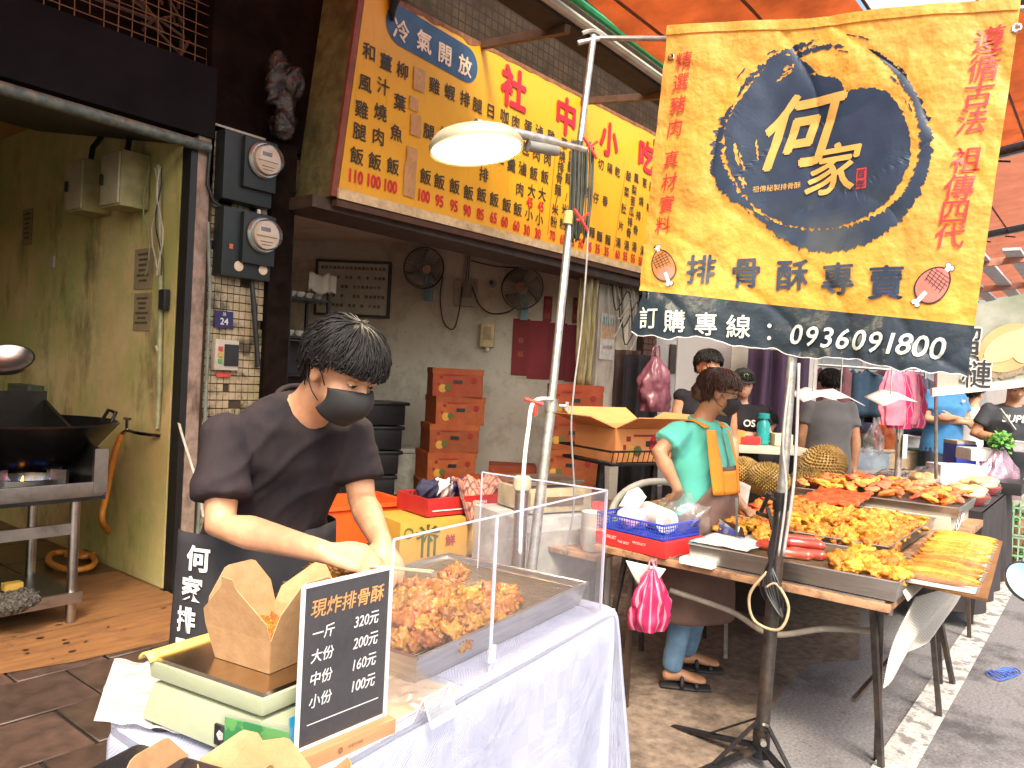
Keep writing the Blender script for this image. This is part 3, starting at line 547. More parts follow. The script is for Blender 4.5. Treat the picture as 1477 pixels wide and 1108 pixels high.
g = MB(); g.tube([ay(362, 395, 4.57), ay(366, 440, 4.56), ay(370, 500, 4.57), ay(372, 530, 4.57)], [.012, .02, .016, .02], 7); tag(g.build('black_cable', black_plastic, smooth='auto'), 'short black cable hanging down the right side of the tiled pillar', 'cable')
# ============================================================ KITCHEN
KF = KX-.003
for px, py, lab in [(150, 277, 'metal junction box on the kitchen wall, farther from the doorway'), (203, 268, 'metal junction box on the kitchen wall, nearest the conduit and doorway')]:
    c = ax(px, py, KX); t = thing('junction_box', lab, 'box', c, 0, 'metal boxes on the kitchen wall')
    g = MB(); g.box((-.1, 0, 0), (.19, .27, .36)); g.build('case', M('box_olive', (.3, .27, .12), .5, var=.2), t, bevel=.008)
    g = MB(); g.box((-.2, 0, 0), (.015, .25, .33)); g.build('door', M('box_door', (.42, .38, .24), .45, var=.15), t, bevel=.006)
    g = MB(); g.box((-.215, .09, .0), (.02, .02, .07)); g.build('latch', black_plastic, t)
    g = MB(); g.tube([(-.1, 0, .19), (-.08, .02, .3), (-.02, .03, .4)], .02, 7); g.build('cable_gland', black_plastic, t, smooth='auto')
pap = stain_or_glow(M('old_paper', (.28, .22, .12), .8, var=.15), (.12, .09, .05), 6, .5, .7, .5); ink = M('faint_ink', (.09, .07, .04), .8)
for px, py, w, h, lab in [(40, 328, .2, .3, 'small brown notice on the kitchen wall, nearest the stove'), (208, 388, .25, .27, 'greenish notice beside the conduit, upper of two'), (206, 450, .23, .25, 'yellowed notice beside the conduit, lower of two')]:
    c = ax(px, py, KF); t = thing('wall_notice', lab, 'notice', c, 0, 'paper notices on the kitchen wall')
    g = MB(); g.box((-.004, 0, 0), (.005, w, h)); g.build('sheet', pap, t)
    g = MB()
    for k in range(6): g.box((-.009, 0, h*.36-k*h*.13), (.002, w*random.uniform(.4, .75), .014))
    g.build('writing', ink, t)
g = MB(); g.box(ax(78, 378, KF)-X*.01, (.02, .06, .09)); tag(g.build('wall_socket', dirty_white, bevel=.004), 'small yellowed socket alone on the kitchen wall', 'socket')
g = MB(); a = ax(233, 240, KF); g.tube([a-X*.02, ax(236, 420, KF)-X*.02, ax(234, 560, KF)-X*.02, ax(231, 618, KF)-X*.02], .016, 8); tag(g.build('wall_conduit', stain_or_glow(M('conduit_green', (.3, .3, .16), .5), (.1, .08, .04), 9, .5, .7, .6), smooth='auto'), 'yellowish conduit running down the kitchen wall to the tap', 'pipe')
for k, (dx, m) in enumerate([(0, dirty_white), (8, black_plastic), (-8, M('wire_green', (.2, .22, .1), .5)), (14, dirty_white)]):
    g = MB(); g.tube([ax(232+dx+5*math.sin(i*1.1+k), 245+i*22, KF)-X*(.04+.01*k) for i in range(8)], .005, 5); tag(g.build('loose_wire', m), 'thin loose wire dangling by the kitchen wall conduit', 'wire', 'loose wires by the conduit')
g = MB(); g.box(ax(243, 433, KF)-X*.03, (.04, .07, .13)); tag(g.build('wall_plug', black_plastic, bevel=.008), 'black plug adapter on the conduit of the kitchen wall', 'plug')
c = ax(205, 620, KF)-X*.1; t = thing('wall_tap', 'chromed wall tap feeding the orange hose', 'tap', c)
chrome = M('chrome', (.7, .7, .7), .12, 1, var=.05, bump=0)
g = MB(); g.tube([(.1, -.25, -.02), (.02, -.14, -.01), (0, 0, 0), (-.01, .05, -.03)], .013, 8); g.build('spout', chrome, t, smooth='auto'); g = MB(); g.tube([(0, 0, 0), (0, 0, .07)], .012, 8); g.tube([(0, -.04, .075), (0, .04, .075)], .01, 8); g.build('handle', chrome, t, smooth='auto')
hs = M('orange_hose', (.55, .2, .03), .35, var=.15)
def F(x, y): return az(x, y, .06)
pts = [c+V((-.01, .05, -.03)), ax(190, 660, KF)-X*.12, ax(180, 710, KF)-X*.12, ax(183, 750, KF)-X*.16, F(172, 782), F(150, 795), F(120, 803), F(100, 797), F(75, 799), F(72, 812), F(100, 822), F(130, 818), F(136, 806), F(115, 797), F(95, 800)]
def smoothpts(p, n=6):
    o = []; k = len(p)
    for i in range(k-1):
        a, b, c_, d = V(p[max(i-1, 0)]), V(p[i]), V(p[i+1]), V(p[min(i+2, k-1)])
        for j in range(n): t = j/n; o.append(.5*((2*b)+(c_-a)*t+(2*a-5*b+4*c_-d)*t*t+(3*b-a-3*c_+d)*t**3))
    return o+[V(p[-1])]
g = MB(); g.tube(smoothpts(pts), .021, 10); tag(g.build('garden_hose', hs, smooth='auto'), 'orange rubber hose coiled below the kitchen tap', 'hose')
g = MB(); g.tube(smoothpts([ax(236, 500, KF)-X*.05, ay(245, 560, 4.9), ay(262, 625, 4.55), ay(285, 700, 4.45), ay(293, 745, 4.45)]), .008, 7); tag(g.build('white_cable', M('cable_cream', (.6, .56, .45), .5), smooth='auto'), 'cream cable sagging in front of the door frame', 'cable')
# wok stove
sx, sy = 1.84, 4.35
t = thing('wok_stove', 'stainless steel wok stove table with splash guard and burner', 'stove', (0, 0, 0)); st2 = M('stove_steel', (.42, .4, .37), .3, 1, var=.2, scale=8, bump=.08); stain_or_glow(st2, (.1, .06, .03), 6, .52, .75, .7)
g = MB(); g.bx((-.6, sy, .72), (sx+.12, sy+.02, .8)); g.build('front_rail', st2, t, bevel=.004); g = MB(); g.bx((-.6, sy, .70), (sx+.12, sy+.85, .72)); g.build('counter', M('sooty_counter', (.02, .02, .02), .3, .5), t)
g = MB(); g.prism([(sx+.12, sy, .72), (sx+.12, sy+.85, .72), (sx+.12, sy+.85, 1.2), (sx+.12, sy+.3, 1.0), (sx+.12, sy, .96)], (-.02, 0, 0)); g.build('side_guard', M('guard_dark', (.05, .045, .04), .25, .8), t); g = MB(); g.bx((sx+.05, sy-.01, .74), (sx+.122, sy+.015, .98)); g.build('guard_edge', st2, t)
g = MB(); g.bx((-.6, sy+.84, .72), (sx+.12, sy+.86, 1.25)); g.build('back_guard', M('guard_dark'[:10], (.05, .045, .04), .3, .8), t)
g = MB(); g.bx((-.6, sy+.03, .52), (sx-.03, sy+.05, .58)); g.build('lower_rail', st2, t); g = MB(); g.bx((-.6, sy+.02, .16), (sx+.02, sy+.62, .19)); g.build('shelf', M('shelf_dark', (.06, .055, .05), .3, .8), t); g = MB(); g.bx((-.6, sy, .15), (sx+.02, sy+.02, .21)); g.build('shelf_edge', st2, t)
for x, y in [(sx-.02, sy+.04), (sx-.02, sy+.6), (-.4, sy+.04), (-.4, sy+.6), (.7, sy+.04)]:
    g = MB(); g.tube([(x, y, .02), (x, y, .71)], .026, 12); g.build('leg', st2, t, smooth='auto')
bc = az(40, 690, .78); bc.z = .74
g = MB(); g.lathe([(.16, 0), (.2, 0), (.2, .05), (.17, .05), (.16, 0)], bc, 24); g.build('burner', st2, t, smooth='auto')
for k in range(4): a = .5+k*1.57; g = MB(); g.box(bc+V((.2*math.cos(a), .2*math.sin(a), .06)), (.1, .02, .09), a); g.build('wok_support', white_plastic if k == 0 else st2, t)
fl_m = M('gas_flame', (.05, .2, .9), .5, emit=.6, var=.3); g = MB()
for k in range(5): a = k*.45+3.6; g.tube([bc+V((.1*math.cos(a), .1*math.sin(a), 0)), bc+V((.13*math.cos(a), .13*math.sin(a), .06))], [.008, .001], 5)
g.build('gas_flame', fl_m, t); g = MB(); g.tube([bc+V((-.06, -.08, .02)), bc+V((-.06, -.1, .07))], [.012, .002], 6); g.build('flame_tip', M('flame_orange', (.9, .25, .03), .5, emit=4), t)
t = thing('iron_wok', 'large black iron wok on the stove burner', 'wok', bc+V((.0, .12, .33))); iron = M('wok_iron', (.012, .011, .011), .3, .5, var=.4)
g = MB(); g.lathe([(.001, -.27), (.2, -.24), (.36, -.15), (.47, -.02), (.5, .02), (.49, .03), (.44, -.02), (.33, -.13), (.18, -.21), (.001, -.235)], (0, 0, 0), 40); g.build('bowl', iron, t, smooth='auto'); g = MB(); g.tube([(.47, -.06, .01), (.5, -.05, .07), (.5, .05, .08), (.47, .07, .01)], .011, 8); g.build('handle', iron, t, smooth='auto')
g = MB(); g.ell((0, 0, 0), (.11, .08, .05)); o = fuse(g, 'steel_wool', M('steel_wool_mat', (.16, .15, .13), .4, .9, var=.7, scale=80, bump=1, bscale=150, bdist=.02), None, .008, 1, .02, 40); o.location = az(20, 868, .22); tag(o, 'grey steel wool pad on the lower shelf of the stove', 'scourer')
g = MB(); g.box(az(26, 850, .225)+Y*.08, (.09, .06, .04)); tag(g.build('sponge', M('sponge_yellow', (.5, .3, .05), .9, bump=.5), bevel=.006), 'yellow sponge behind the steel wool on the stove shelf', 'sponge')
rt = Matrix.Rotation(math.radians(-18), 3, 'Y')@Matrix.Rotation(math.radians(30), 3, 'X')
c = ad(10, 520, 4.4); g = MB(); g.lathe([(.001, -.06), (.06, -.055), (.11, -.025), (.14, .02), (.13, .02), (.1, -.02), (.05, -.045), (.001, -.05)], c, 26, rt); g.tube([c+rt@V((-.15, 0, .02)), c+rt@V((-.5, 0, .16))], .012, 8); tag(g.build('ladle', steel, smooth='auto'), 'big steel ladle hanging tilted above the wok', 'ladle')
g = MB(); g.tube([c+rt@V((-.5, 0, .16)), c+V((-.35, .1, 1.7))], .004, 5); tag(g.build('hanging_wire', black_iron), 'thin wire holding the ladle over the stove', 'wire')
c = ax(48, 578, KF)-X*.06; t = thing('spray_can_box', 'dark box with a blue and white label on the kitchen wall behind the wok', 'box', c); g = MB(); g.box((0, 0, 0), (.12, .42, .26)); g.build('case', M('box_dark_green', (.04, .06, .04), .4, var=.4), t, bevel=.01); g = MB(); g.box((-.063, -.03, .02), (.004, .16, .14)); g.build('label', M('label_blue', (.04, .08, .25), .5), t); g = MB(); g.box((-.067, -.03, .06), (.003, .15, .03)); g.build('label_stripe', white_plastic, t)
g = MB(); g.lathe([(.16, 0), (.2, .24), (.19, .24), (.15, .02), (.001, .02)], az(60, 748, .03)+Y*.3+X*-.1, 24); tag(g.build('basin', dirty_white, smooth='auto'), 'pale basin on the floor behind the stove', 'basin')
g = MB(); g.bx((-.6, 5.25, .02), (1.4, 5.7, .5)); tag(g.build('dark_crate', M('soot_crate', (.02, .016, .012), .8), bevel=.01), 'dark low crate in the shadow behind the stove', 'crate')
# ============================================================ EATING ROOM
def onwall(px, py, off=.0): return wallpt(px, py)+wn*off
def walltin(name, lab, cat, px, py, grp=None): # a thing mounted on the back wall, local -y points out of the wall
    t = thing(name, lab, cat, wallpt(px, py), 0, grp); t.rotation_euler = WALLR.to_euler(); return t
wl = lambda d: (d[0], -d[1], d[2])
s9 = 9/1109.
t = walltin('menu_board', 'pale framed menu board with rows of writing leaning on the room wall', 'menu board', 510, 417)
fr = M('board_frame', (.06, .06, .05), .5); g = MB(); g.box((0, -.03, 0), (.85, .03, .62)); g.build('board', M('board_pale', (.55, .57, .48), .5, var=.1), t)
for c, d in [((0, -.035, .315), (.9, .05, .03)), ((0, -.035, -.315), (.9, .05, .03)), ((.435, -.035, 0), (.03, .05, .6)), ((-.435, -.035, 0), (.03, .05, .6))]: g = MB(); g.box(c, d); g.build('frame', fr, t)
g = MB()
for r in range(5):
    for k in range(16):
        if (r, k) in ((2, 7), (3, 6), (3, 7), (1, 8)) or random.random() < .12: continue
        put(g, random.choice('豬牛雞飯麵湯炒菜蛋魚蝦排肉粉滷燙'), (-.37+k*.049, -.047, .24-r*.11), X, Z, .042, .02)
g.build('board_writing', ink, t)
def fan(px, py, lab, yaw, pitch, r=.235):
    t = walltin('wall_fan', lab, 'fan', px, py, 'wall fans in the eating room'); cg = M('fan_cage', (.08, .1, .11), .4, .3); bd = M('fan_blade', (.25, .22, .17), .35)
    R_h = Matrix.Rotation(yaw, 3, 'Z')@Matrix.Rotation(pitch, 3, 'X')@Matrix.Rotation(math.radians(90), 3, 'X'); hc = V((0, -.3, 0))
    g = MB(); g.lathe([(r, -.03), (r+.008, 0), (r, .03), (r-.008, 0), (r, -.03)], hc, 36, R_h); g.build('cage_rim', cg, t, smooth='auto')
    g = MB()
    for k in range(40):
        a = k*math.pi/20; g.tube([hc+R_h@V((q*math.cos(a), q*math.sin(a), z)) for q, z in ((.05, .09), (r*.6, .075), (r, .01))], .0022, 4, caps=False)
        g.tube([hc+R_h@V((q*math.cos(a), q*math.sin(a), z)) for q, z in ((.05, -.08), (r*.6, -.065), (r, -.01))], .0022, 4, caps=False)
    g.build('cage_wires', cg, t)
    g = MB(); g.lathe([(.001, .1), (.05, .098), (.055, .085), (.001, .08)], hc, 20, R_h); g.build('badge', M('fan_badge', (.35, .2, .1), .4), t, smooth='auto')
    for k in range(3):
        a0 = k*2.094; g = MB(); g.grid(lambda u, v: hc+R_h@V(((.04+(r-.06)*u)*math.cos(a0+(v-.5)*1.5*(.5+.5*u)), (.04+(r-.06)*u)*math.sin(a0+(v-.5)*1.5*(.5+.5*u)), (v-.5)*.07)), 6, 6); g.build('blade', bd, t, smooth=True, solid=.004)
    g = MB(); g.lathe([(.001, -.17), (.05, -.16), (.06, -.08), (.06, .02), (.001, .03)], hc, 18, R_h); g.build('motor', dirty_white, t, smooth='auto')
    g = MB(); g.tube([(0, -.2, -.02), (0, -.17, -.14), (.02, -.03, -.2)], .025, 8); g.box((.02, -.03, -.24), (.09, .06, .2)); g.build('bracket', M('fan_bracket', (.2, .4, .45), .5), t, bevel=.004)
fan(618, 392, 'white cage wall fan left of the wiring panel, turned aside', .5, .25); fan(755, 420, 'dark caged wall fan above the red paper sheets', -.2, -.1, .24)
t = walltin('wiring_panel', 'grey wiring panel with a bundle of dark cables between the fans', 'wiring panel', 672, 422); g = MB(); g.box((0, -.02, 0), (.26, .04, .33)); g.build('board', stain_or_glow(M('panel_grey', (.4, .38, .3), .6), (.15, .12, .08), 8, .5, .7, .6), t); g = MB(); g.box((.02, -.06, .02), (.1, .06, .16)); g.build('breaker', M('breaker_grey', (.2, .2, .18), .5), t, bevel=.006)
for k in range(5): g = MB(); g.tube(smoothpts([(-.02+.015*k, -.05, .12), (.01*k, -.06, .4), (.02*k-.03, -.05, .62+.02*k)], 5), .009, 5); g.build('cable', black_plastic if k % 2 else dirty_white, t)
for pts, lab in [([(640, 400), (636, 430), (641, 465), (655, 475), (663, 450), (668, 415)], 'dark looped flex hanging from the left fan'), ([(682, 415), (692, 440), (710, 453), (735, 450), (750, 437)], 'dark flex sagging between the wiring panel and the right fan'), ([(680, 377), (720, 386), (760, 386), (800, 378)], 'thin dark wire strung below the ceiling')]:
    g = MB(); g.tube(smoothpts([onwall(*p, .06) for p in pts]), .008, 6); tag(g.build('wall_flex', black_plastic), lab, 'cable')
t = walltin('round_vent', 'small round grey vent on the room wall', 'vent', 709, 408); rx = Matrix.Rotation(math.radians(90), 3, 'X'); g = MB(); g.lathe([(.03, .02), (.055, .03), (.06, 0)], (0, 0, 0), 18, rx); g.build('ring', dirty_white, t, smooth='auto'); g = MB(); g.lathe([(.001, .012), (.035, .012)], (0, 0, 0), 18, rx); g.build('hole', black_plastic, t)
t = walltin('tissue_dispenser', 'cream plastic dispenser on the room wall', 'dispenser', 704, 484); g = MB(); g.box((0, -.06, 0), (.16, .1, .28)); g.build('case', M('cream_plastic', (.6, .48, .25), .4), t, bevel=.015); g = MB(); g.box((0, -.115, .02), (.09, .01, .15)); g.build('window', M('cream_dark', (.4, .3, .15), .4), t); g = MB(); g.tube([(0, -.06, -.14), (.01, -.07, -.19)], [.03, .02], 8); g.build('paper_end', white_plastic, t)
rp = M('red_paper', (.22, .012, .02), .6, var=.12, scale=3, rnd=.12)
gold = M('faint_gold', (.4, .1, .04), .5)
for px, py, w, h, lab in [(751, 501, .2, .66, 'leftmost tall red paper sheet with faint gold writing'), (776, 505, .235, .68, 'second tall red paper sheet from the dispenser'), (803, 507, .215, .66, 'third tall red paper sheet, crossed by the lamp pole'), (829, 510, .215, .66, 'tall red paper sheet nearest the wrapped curtain'), (790, 446, .1, .3, 'leftmost small red paper strip above the tall sheets'), (811, 448, .08, .3, 'middle small red paper strip, half behind the lamp pole'), (832, 448, .1, .3, 'small red paper strip nearest the wrapped curtain')]:
    t = walltin('red_paper_sheet', lab, 'red paper', px, py, 'red paper sheets on the room wall'); g = MB(); g.box((0, -.008, 0), (w, .006, h)); g.build('paper', rp, t)
    if px in (751, 790, 832):
        g = MB()
        for k, s in enumerate('春福'): put(g, s, (0, -.013, .08-.16*k), X, Z, .07, .01)
        g.build('gold_writing', gold, t)
# durian cartons
bm1 = M('fruit_carton', (.3, .055, .012), .7, col2=(.42, .1, .022), scale=4, rnd=.2); stain_or_glow(bm1, (.16, .04, .015), 3, .5, .7, .6); stain_or_glow(bm1, (.5, .2, .08), 9, .62, .7, .5)
pr = M('carton_print', (.32, .02, .015), .7); pg = M('carton_green', (.1, .12, .03), .7); pyel = M('carton_yellow', (.65, .35, .05), .6)
def carton(lab, loc, rz, d=(.5, .34, .27), open_=False, grp='fruit cartons in the eating room', name='fruit_carton', mat=None, flap=.16):
    t = thing(name, lab, 'carton', loc, rz, grp); m = mat or bm1; g = MB()
    if open_:
        x, y, z = d; w = .008
        g.box((0, -y/2, z/2), (x, w, z)); g.box((0, y/2, z/2), (x, w, z)); g.box((-x/2, 0, z/2), (w, y, z)); g.box((x/2, 0, z/2), (w, y, z)); g.box((0, 0, .006), (x, y, w)); g.build('body', m, t)
        for (c, a) in [((0, -y/2, z), 0), ((0, y/2, z), 1), ((-x/2, 0, z), 2), ((x/2, 0, z), 3)]:
            L = flap; an = random.uniform(.1, .7); c = V(c); o_ = [V((0, -1, 0)), V((0, 1, 0)), V((-1, 0, 0)), V((1, 0, 0))][a]; s_ = X if a < 2 else Y; hw = (x if a < 2 else y)/2
            e2 = c+o_*L*math.cos(an)+Z*L*math.sin(an); g = MB(); g.prism([c-s_*hw, c+s_*hw, e2+s_*hw*.97, e2-s_*hw*.97], Z*.006); g.build('flap', m, t)
    else: g.box((0, 0, d[2]/2), d); g.build('body', m, t, bevel=.006, seg=1); g = MB(); g.box((0, 0, d[2]-.02), (d[0]+.008, d[1]+.008, .06)); g.build('lid', m, t)
    x, y, z = d; f = -y/2-.006
    g = MB(); g.box((0, f, z*.55), (.09, .004, .035)); g.build('handle_hole', black_plastic, t)
    g = MB(); g.lathe([(.001, .001), (.035, .001)], (x*.32, f, z*.62), 6, rx); g.box((-x*.08, f, z*.8), (.2, .003, .012)); g.box((-x*.33, f, z*.7), (.03, .003, .03)); g.box((-x*.38, f, z*.45), (.02, .003, .03)); kind(g.build('red_print', pr, t), 'stuff')
    g = MB(); g.lathe([(.001, .001), (.042, .001)], (-x*.3, f, z*.3), 14, rx); g.build('fruit_print', pyel, t); g = MB(); g.lathe([(.001, .002), (.034, .002)], (-x*.2, f, z*.33), 12, rx); g.build('leaf_print', pg, t)
    g = MB()
    for a_, b_ in ((-.32, .7), (.32, .75), (-.32, .25), (.3, .3)): g.box((x/2+.006, a_*y, b_*z), (.004, .026, .03))
    g.build('air_holes', black_plastic, t); g = MB(); put(g, '金', (x/2+.008, 0, z*.66), Y, Z, .07, .03); put(g, '牌', (x/2+.008, 0, z*.4), Y, Z, .07, .03); g.build('side_print', M('carton_white', (.7, .5, .4), .6), t)
    return t
crz = math.atan2(wx.y, wx.x)+.38
bs = [(654, 716, 0, 'bottom fruit carton of the five high stack'), (658, 0, 1, 'second lowest fruit carton of the five high stack'), (662, 0, 2, 'middle fruit carton of the five high stack'), (668, 0, 3, 'fourth fruit carton up in the five high stack, pushed sideways'), (666, 0, 4, 'topmost fruit carton of the five high stack')]
base = ad(636, 715, 8.0); base.z = RF
for k, (px, _, n, lab) in enumerate(bs):
    o = carton(lab, base+V(((px-654)*.007+.0, -(px-654)*.003, n*.285)), crz+[-.05, .1, .02, .05, -.08][n], (.52, .42, .28))
p = ad(682, 722, 7.5); p.z = RF; carton('open fruit carton with a raised flap before the five high stack', p, crz-.1, (.52, .4, .28), True)
p = ad(738, 690, 8.3); p.z = RF; carton('closed fruit carton on the floor behind the five high stack', p, crz-.3, (.5, .4, .42))
p = ad(822, 700, 8.0); p.z = RF
for k, lab in enumerate(['lowest carton of the stack below the red paper sheets', 'second carton of the stack below the red paper sheets', 'third carton of the stack below the red paper sheets', 'top carton of the stack below the red paper sheets']): carton(lab, p+Z*.33*k, crz-.5+.06*k, (.55, .42, .325))
# styrofoam, tubs, baskets
g = MB(); p = ad(602, 672, 8.7); p.z = RF; g.box((0, 0, .24), (.62, .42, .46)); g.box((0, 0, .5), (.66, .46, .05)); o = g.build('styrofoam_box', stain_or_glow(M('foam_white', (.55, .56, .48), .7), (.3, .28, .2), 4, .5, .7, .5), bevel=.015, loc=p, rot=(0, 0, crz-.2)); tag(o, 'dirty white styrofoam box with lid by the room wall', 'box')
g = MB(); g.box((0, 0, .11), (.3, .3, .22)); o = g.build('black_bin', black_plastic, bevel=.02, loc=p+Z*.53+wx*.22, rot=(0, 0, crz)); tag(o, 'black plastic bin on the styrofoam box', 'bin')
p = ad(535, 690, 8.3); p.z = RF
for k, lab in enumerate(['bottom black tub of the stack behind the man', 'second black tub of the stack behind the man', 'third black tub of the stack behind the man', 'top black tub of the stack behind the man']):
    g = MB(); g.box((0, 0, .12), (.45, .4, .22)); g.box((0, 0, .24), (.5+.04*(k % 2), .44, .04)); o = g.build('black_tub', black_plastic, bevel=.02, loc=p+Z*.26*k+V((.02*k, 0, 0)), rot=(0, 0, crz+.1*k)); tag(o, lab, 'tub', 'black tubs stacked against the wall')
# shelf with bowls in the dark left corner
p = ay(425, 560, 5.6); t = thing('dark_shelf', 'tall dark shelf with bowls in the shadow left of the menu board', 'shelf', (p.x, p.y, RF)); g = MB()
for x in (-.2, .2):
    for y in (-.15, .15): g = MB(); g.bar((x, y, 0), (x, y, 2.05), .025); g.build('post', black_iron, t)
for z in (.4, .9, 1.3, 1.62, 1.95): g = MB(); g.box((0, 0, z), (.44, .34, .02)); g.build('board', black_iron, t)
g = MB(); g.box((0, .14, 1.0), (.4, .02, 1.2)); g.build('back_panel', dk, t)
for k in range(8):
    q_ = V((p.x-.14+.09*(k % 4), p.y-.08, RF+[1.63, 1.96][k//4])); g = MB(); g.lathe([(.02, 0), (.04, .03), (.045, .05), (.038, .045), (.018, .01), (.001, .01)], q_, 14); tag(g.build('small_bowl', M('bowl_white', (.6, .58, .5), .2), smooth='auto'), 'small pale bowl on a board of the dark corner shelf', 'bowl', 'bowls on the dark shelf')
g = MB(); g.grid(lambda u, v: V((p.x-.05+.3*u, p.y-.2+.04*math.sin(u*9), RF+2.02+.16*v+.05*mn.noise(V((u*4, v*4, 0))))), 10, 6); tag(g.build('cloth_rag', dirty_white, smooth=True, solid=.01), 'pale crumpled rag on top of the dark corner shelf', 'rag')
a, b = ad(352, 338, 6.5), ad(445, 356, 6.3); g = MB(); g.bar(a, a+X*1.25, .05, .04); c = ay(407, 333, 5.5); g = MB(); g.tube([V((3.3, 5.6, 2.93)), V((4.6, 5.6, 2.93))], .018, 8); t = tag(g.build('tube_lamp', M('tube_unlit', (.75, .6, .45), .3), smooth='auto'), 'unlit fluorescent tube on the room ceiling', 'lamp')
# wrapped curtain and clutter on the opening
def drape(name, c, w, h, m, lab, cat, fold=7, amp=.05, group=None, twist=0., d=V((1, 0, 0))):
    g = MB(); nrm = Z.cross(d)
    g.grid(lambda u, v: V(c)+d*((u-.5)*w*(1-.3*math.sin(math.pi*v)*twist))+nrm*(amp*math.sin(u*fold*2.2+3*v*twist+.8*mn.noise(V((u*4, v*3, w)))))-Z*(v*h), 44, 16)
    return tag(g.build(name, m, smooth=True, solid=.006), lab, cat, group)
cu = cloth_mat('bundled_plastic', (.35, .3, .14), .2, .3, var=.5, scale=6, aniso=(8, 8, .6)); p = ay(851, 388, 4.5); drape('bundled_curtain', p, .28, 1.25, cu, 'bundled translucent plastic curtain tied at the right of the eating room', 'curtain', 6, .07, None, 1.)
t = thing('painted_poster', 'small poster with bottles on the pale column', 'poster', ay(876, 486, 4.57)); g = MB(); g.box((0, 0, 0), (.3, .008, .52)); g.build('sheet', M('poster_sheet', (.55, .55, .5), .5), t); g = MB(); g.box((0, -.006, .07), (.26, .004, .18)); g.build('picture', M('poster_orange', (.5, .25, .1), .5, col2=(.6, .45, .3), scale=20), t)
for k in range(5): g = MB(); g.box((-.1+.05*k, -.01, .17), (.018, .004, .1)); g.build('bottle_print', M('teal_print', (.1, .35, .35), .5), t)
g = MB(); put(g, '冰涼好喝', (0, -.009, -.12), X, Z, .05); g.build('poster_writing', M('ink_brown', (.25, .1, .05), .5), t)
for k in range(7):
    a = ay(880+random.uniform(-8, 25), 395, 4.5); g = MB(); g.tube(smoothpts([a, a+V((.1, -.03, -.3-.1*k)), a+V((.3+.03*k, -.05, -.1-.06*k)), a+V((.5, -.03, -.6-.1*random.random()))]), .008, 5); tag(g.build('hanging_wire', black_plastic if k % 2 else dirty_white), 'loose wire tangled by the pale column', 'wire', 'tangled wires by the pale column')
# foreground clutter between man and pole: crates and boxes on a low table behind the stall
lt = thing('low_side_table', 'low dark table behind the stall carrying crates and boxes', 'table', (3.5, 3.2, 0)); g = MB(); g.bx((-.75, -.42, .4), (.6, .5, .43)); g.build('table_top', M('lowtable', (.06, .03, .02), .6), lt)
for x in (-.7, .55):
    for y in (-.38, .45): g = MB(); g.bar((x, y, 0), (x, y, .4), .03); g.build('leg', black_iron, lt)
ybx = M('yellow_carton', (.5, .27, .04), .6, var=.12, scale=4); t = thing('yellow_carton', 'yellow carton with a green bamboo print under the red basket', 'carton', (3.15, 3.1, .432), -.25); g = MB(); g.box((0, 0, .12), (.44, .34, .24)); g.build('body', ybx, t, bevel=.005)
g = MB()
for k in range(3): g.box((-.08+.04*k, -.173, .1), (.014, .003, .12))
for k in range(9): a = k*.7; g.add([V((-.05, -.175, .17)), V((-.05+.08*math.cos(a), -.175, .17+.05*math.sin(a))), V((-.05+.08*math.cos(a+.3), -.175, .17+.05*math.sin(a+.3)))], [(0, 1, 2)])
g.build('bamboo_print', M('print_green', (.06, .09, .02), .6), t); g = MB(); g.lathe([(.02, .001), (.03, .001)], (-.17, -.173, .18), 16, rx); g.build('round_print', pg, t); g = MB(); put(g, '鮮', (.1, -.175, .12), X, Z, .07, .02); g.build('carton_writing', pr, t)
t = thing('yellow_carton', 'long flat yellow carton beside the bamboo printed one', 'carton', (3.58, 3.05, .432), -.2); g = MB(); g.box((0, 0, .1), (.42, .3, .2)); g.build('body', M('yellow_carton2', (.62, .36, .06), .6), t, bevel=.005)
t = thing('red_basket', 'shallow dark red crate with pale bottles and cloths on the yellow cartons', 'basket', (3.38, 3.1, .68), -.22); rb = M('red_plastic', (.35, .02, .02), .35, var=.1)
for c, d in [((0, -.16, .05), (.5, .012, .1)), ((0, .16, .05), (.5, .012, .1)), ((-.25, 0, .05), (.012, .32, .1)), ((.25, 0, .05), (.012, .32, .1))]: g = MB(); g.box(c, d); g.build('side', rb, t)
g = MB(); g.box((0, 0, .006), (.5, .32, .01)); g.build('bottom', rb, t); g = MB(); g.box((0, -.169, .03), (.44, .004, .006)); put(g, 'FRESH', (.12, -.17, .06), X, Z, .03, .02); g.build('white_print', white_plastic, t)
for k in range(16): g = MB(); g.box((-.23+.03*k, 0.0, .0), (.01, .3, .004)) if 0 else g.box((-.23+.03*k, .153, .06), (.012, .006, .06)); g.build('slot', black_plastic, t)
for k, (dx, c, lab) in enumerate([(-.1, (.02, .02, .05), 'dark crumpled glove in the red crate'), (0., (.7, .65, .6), 'white crumpled cloth in the red crate'), (.1, (.03, .04, .15), 'navy crumpled cloth in the red crate')]):
    g = MB(); g.ell((0, 0, 0), (.08, .06, .05)); o = fuse(g, 'crumpled_cloth', M('rag%d' % k, c, .8), None, .008, 2, .03, 16); o.location = (3.36+dx, 3.15-.02*k, .8); tag(o, lab, 'cloth')
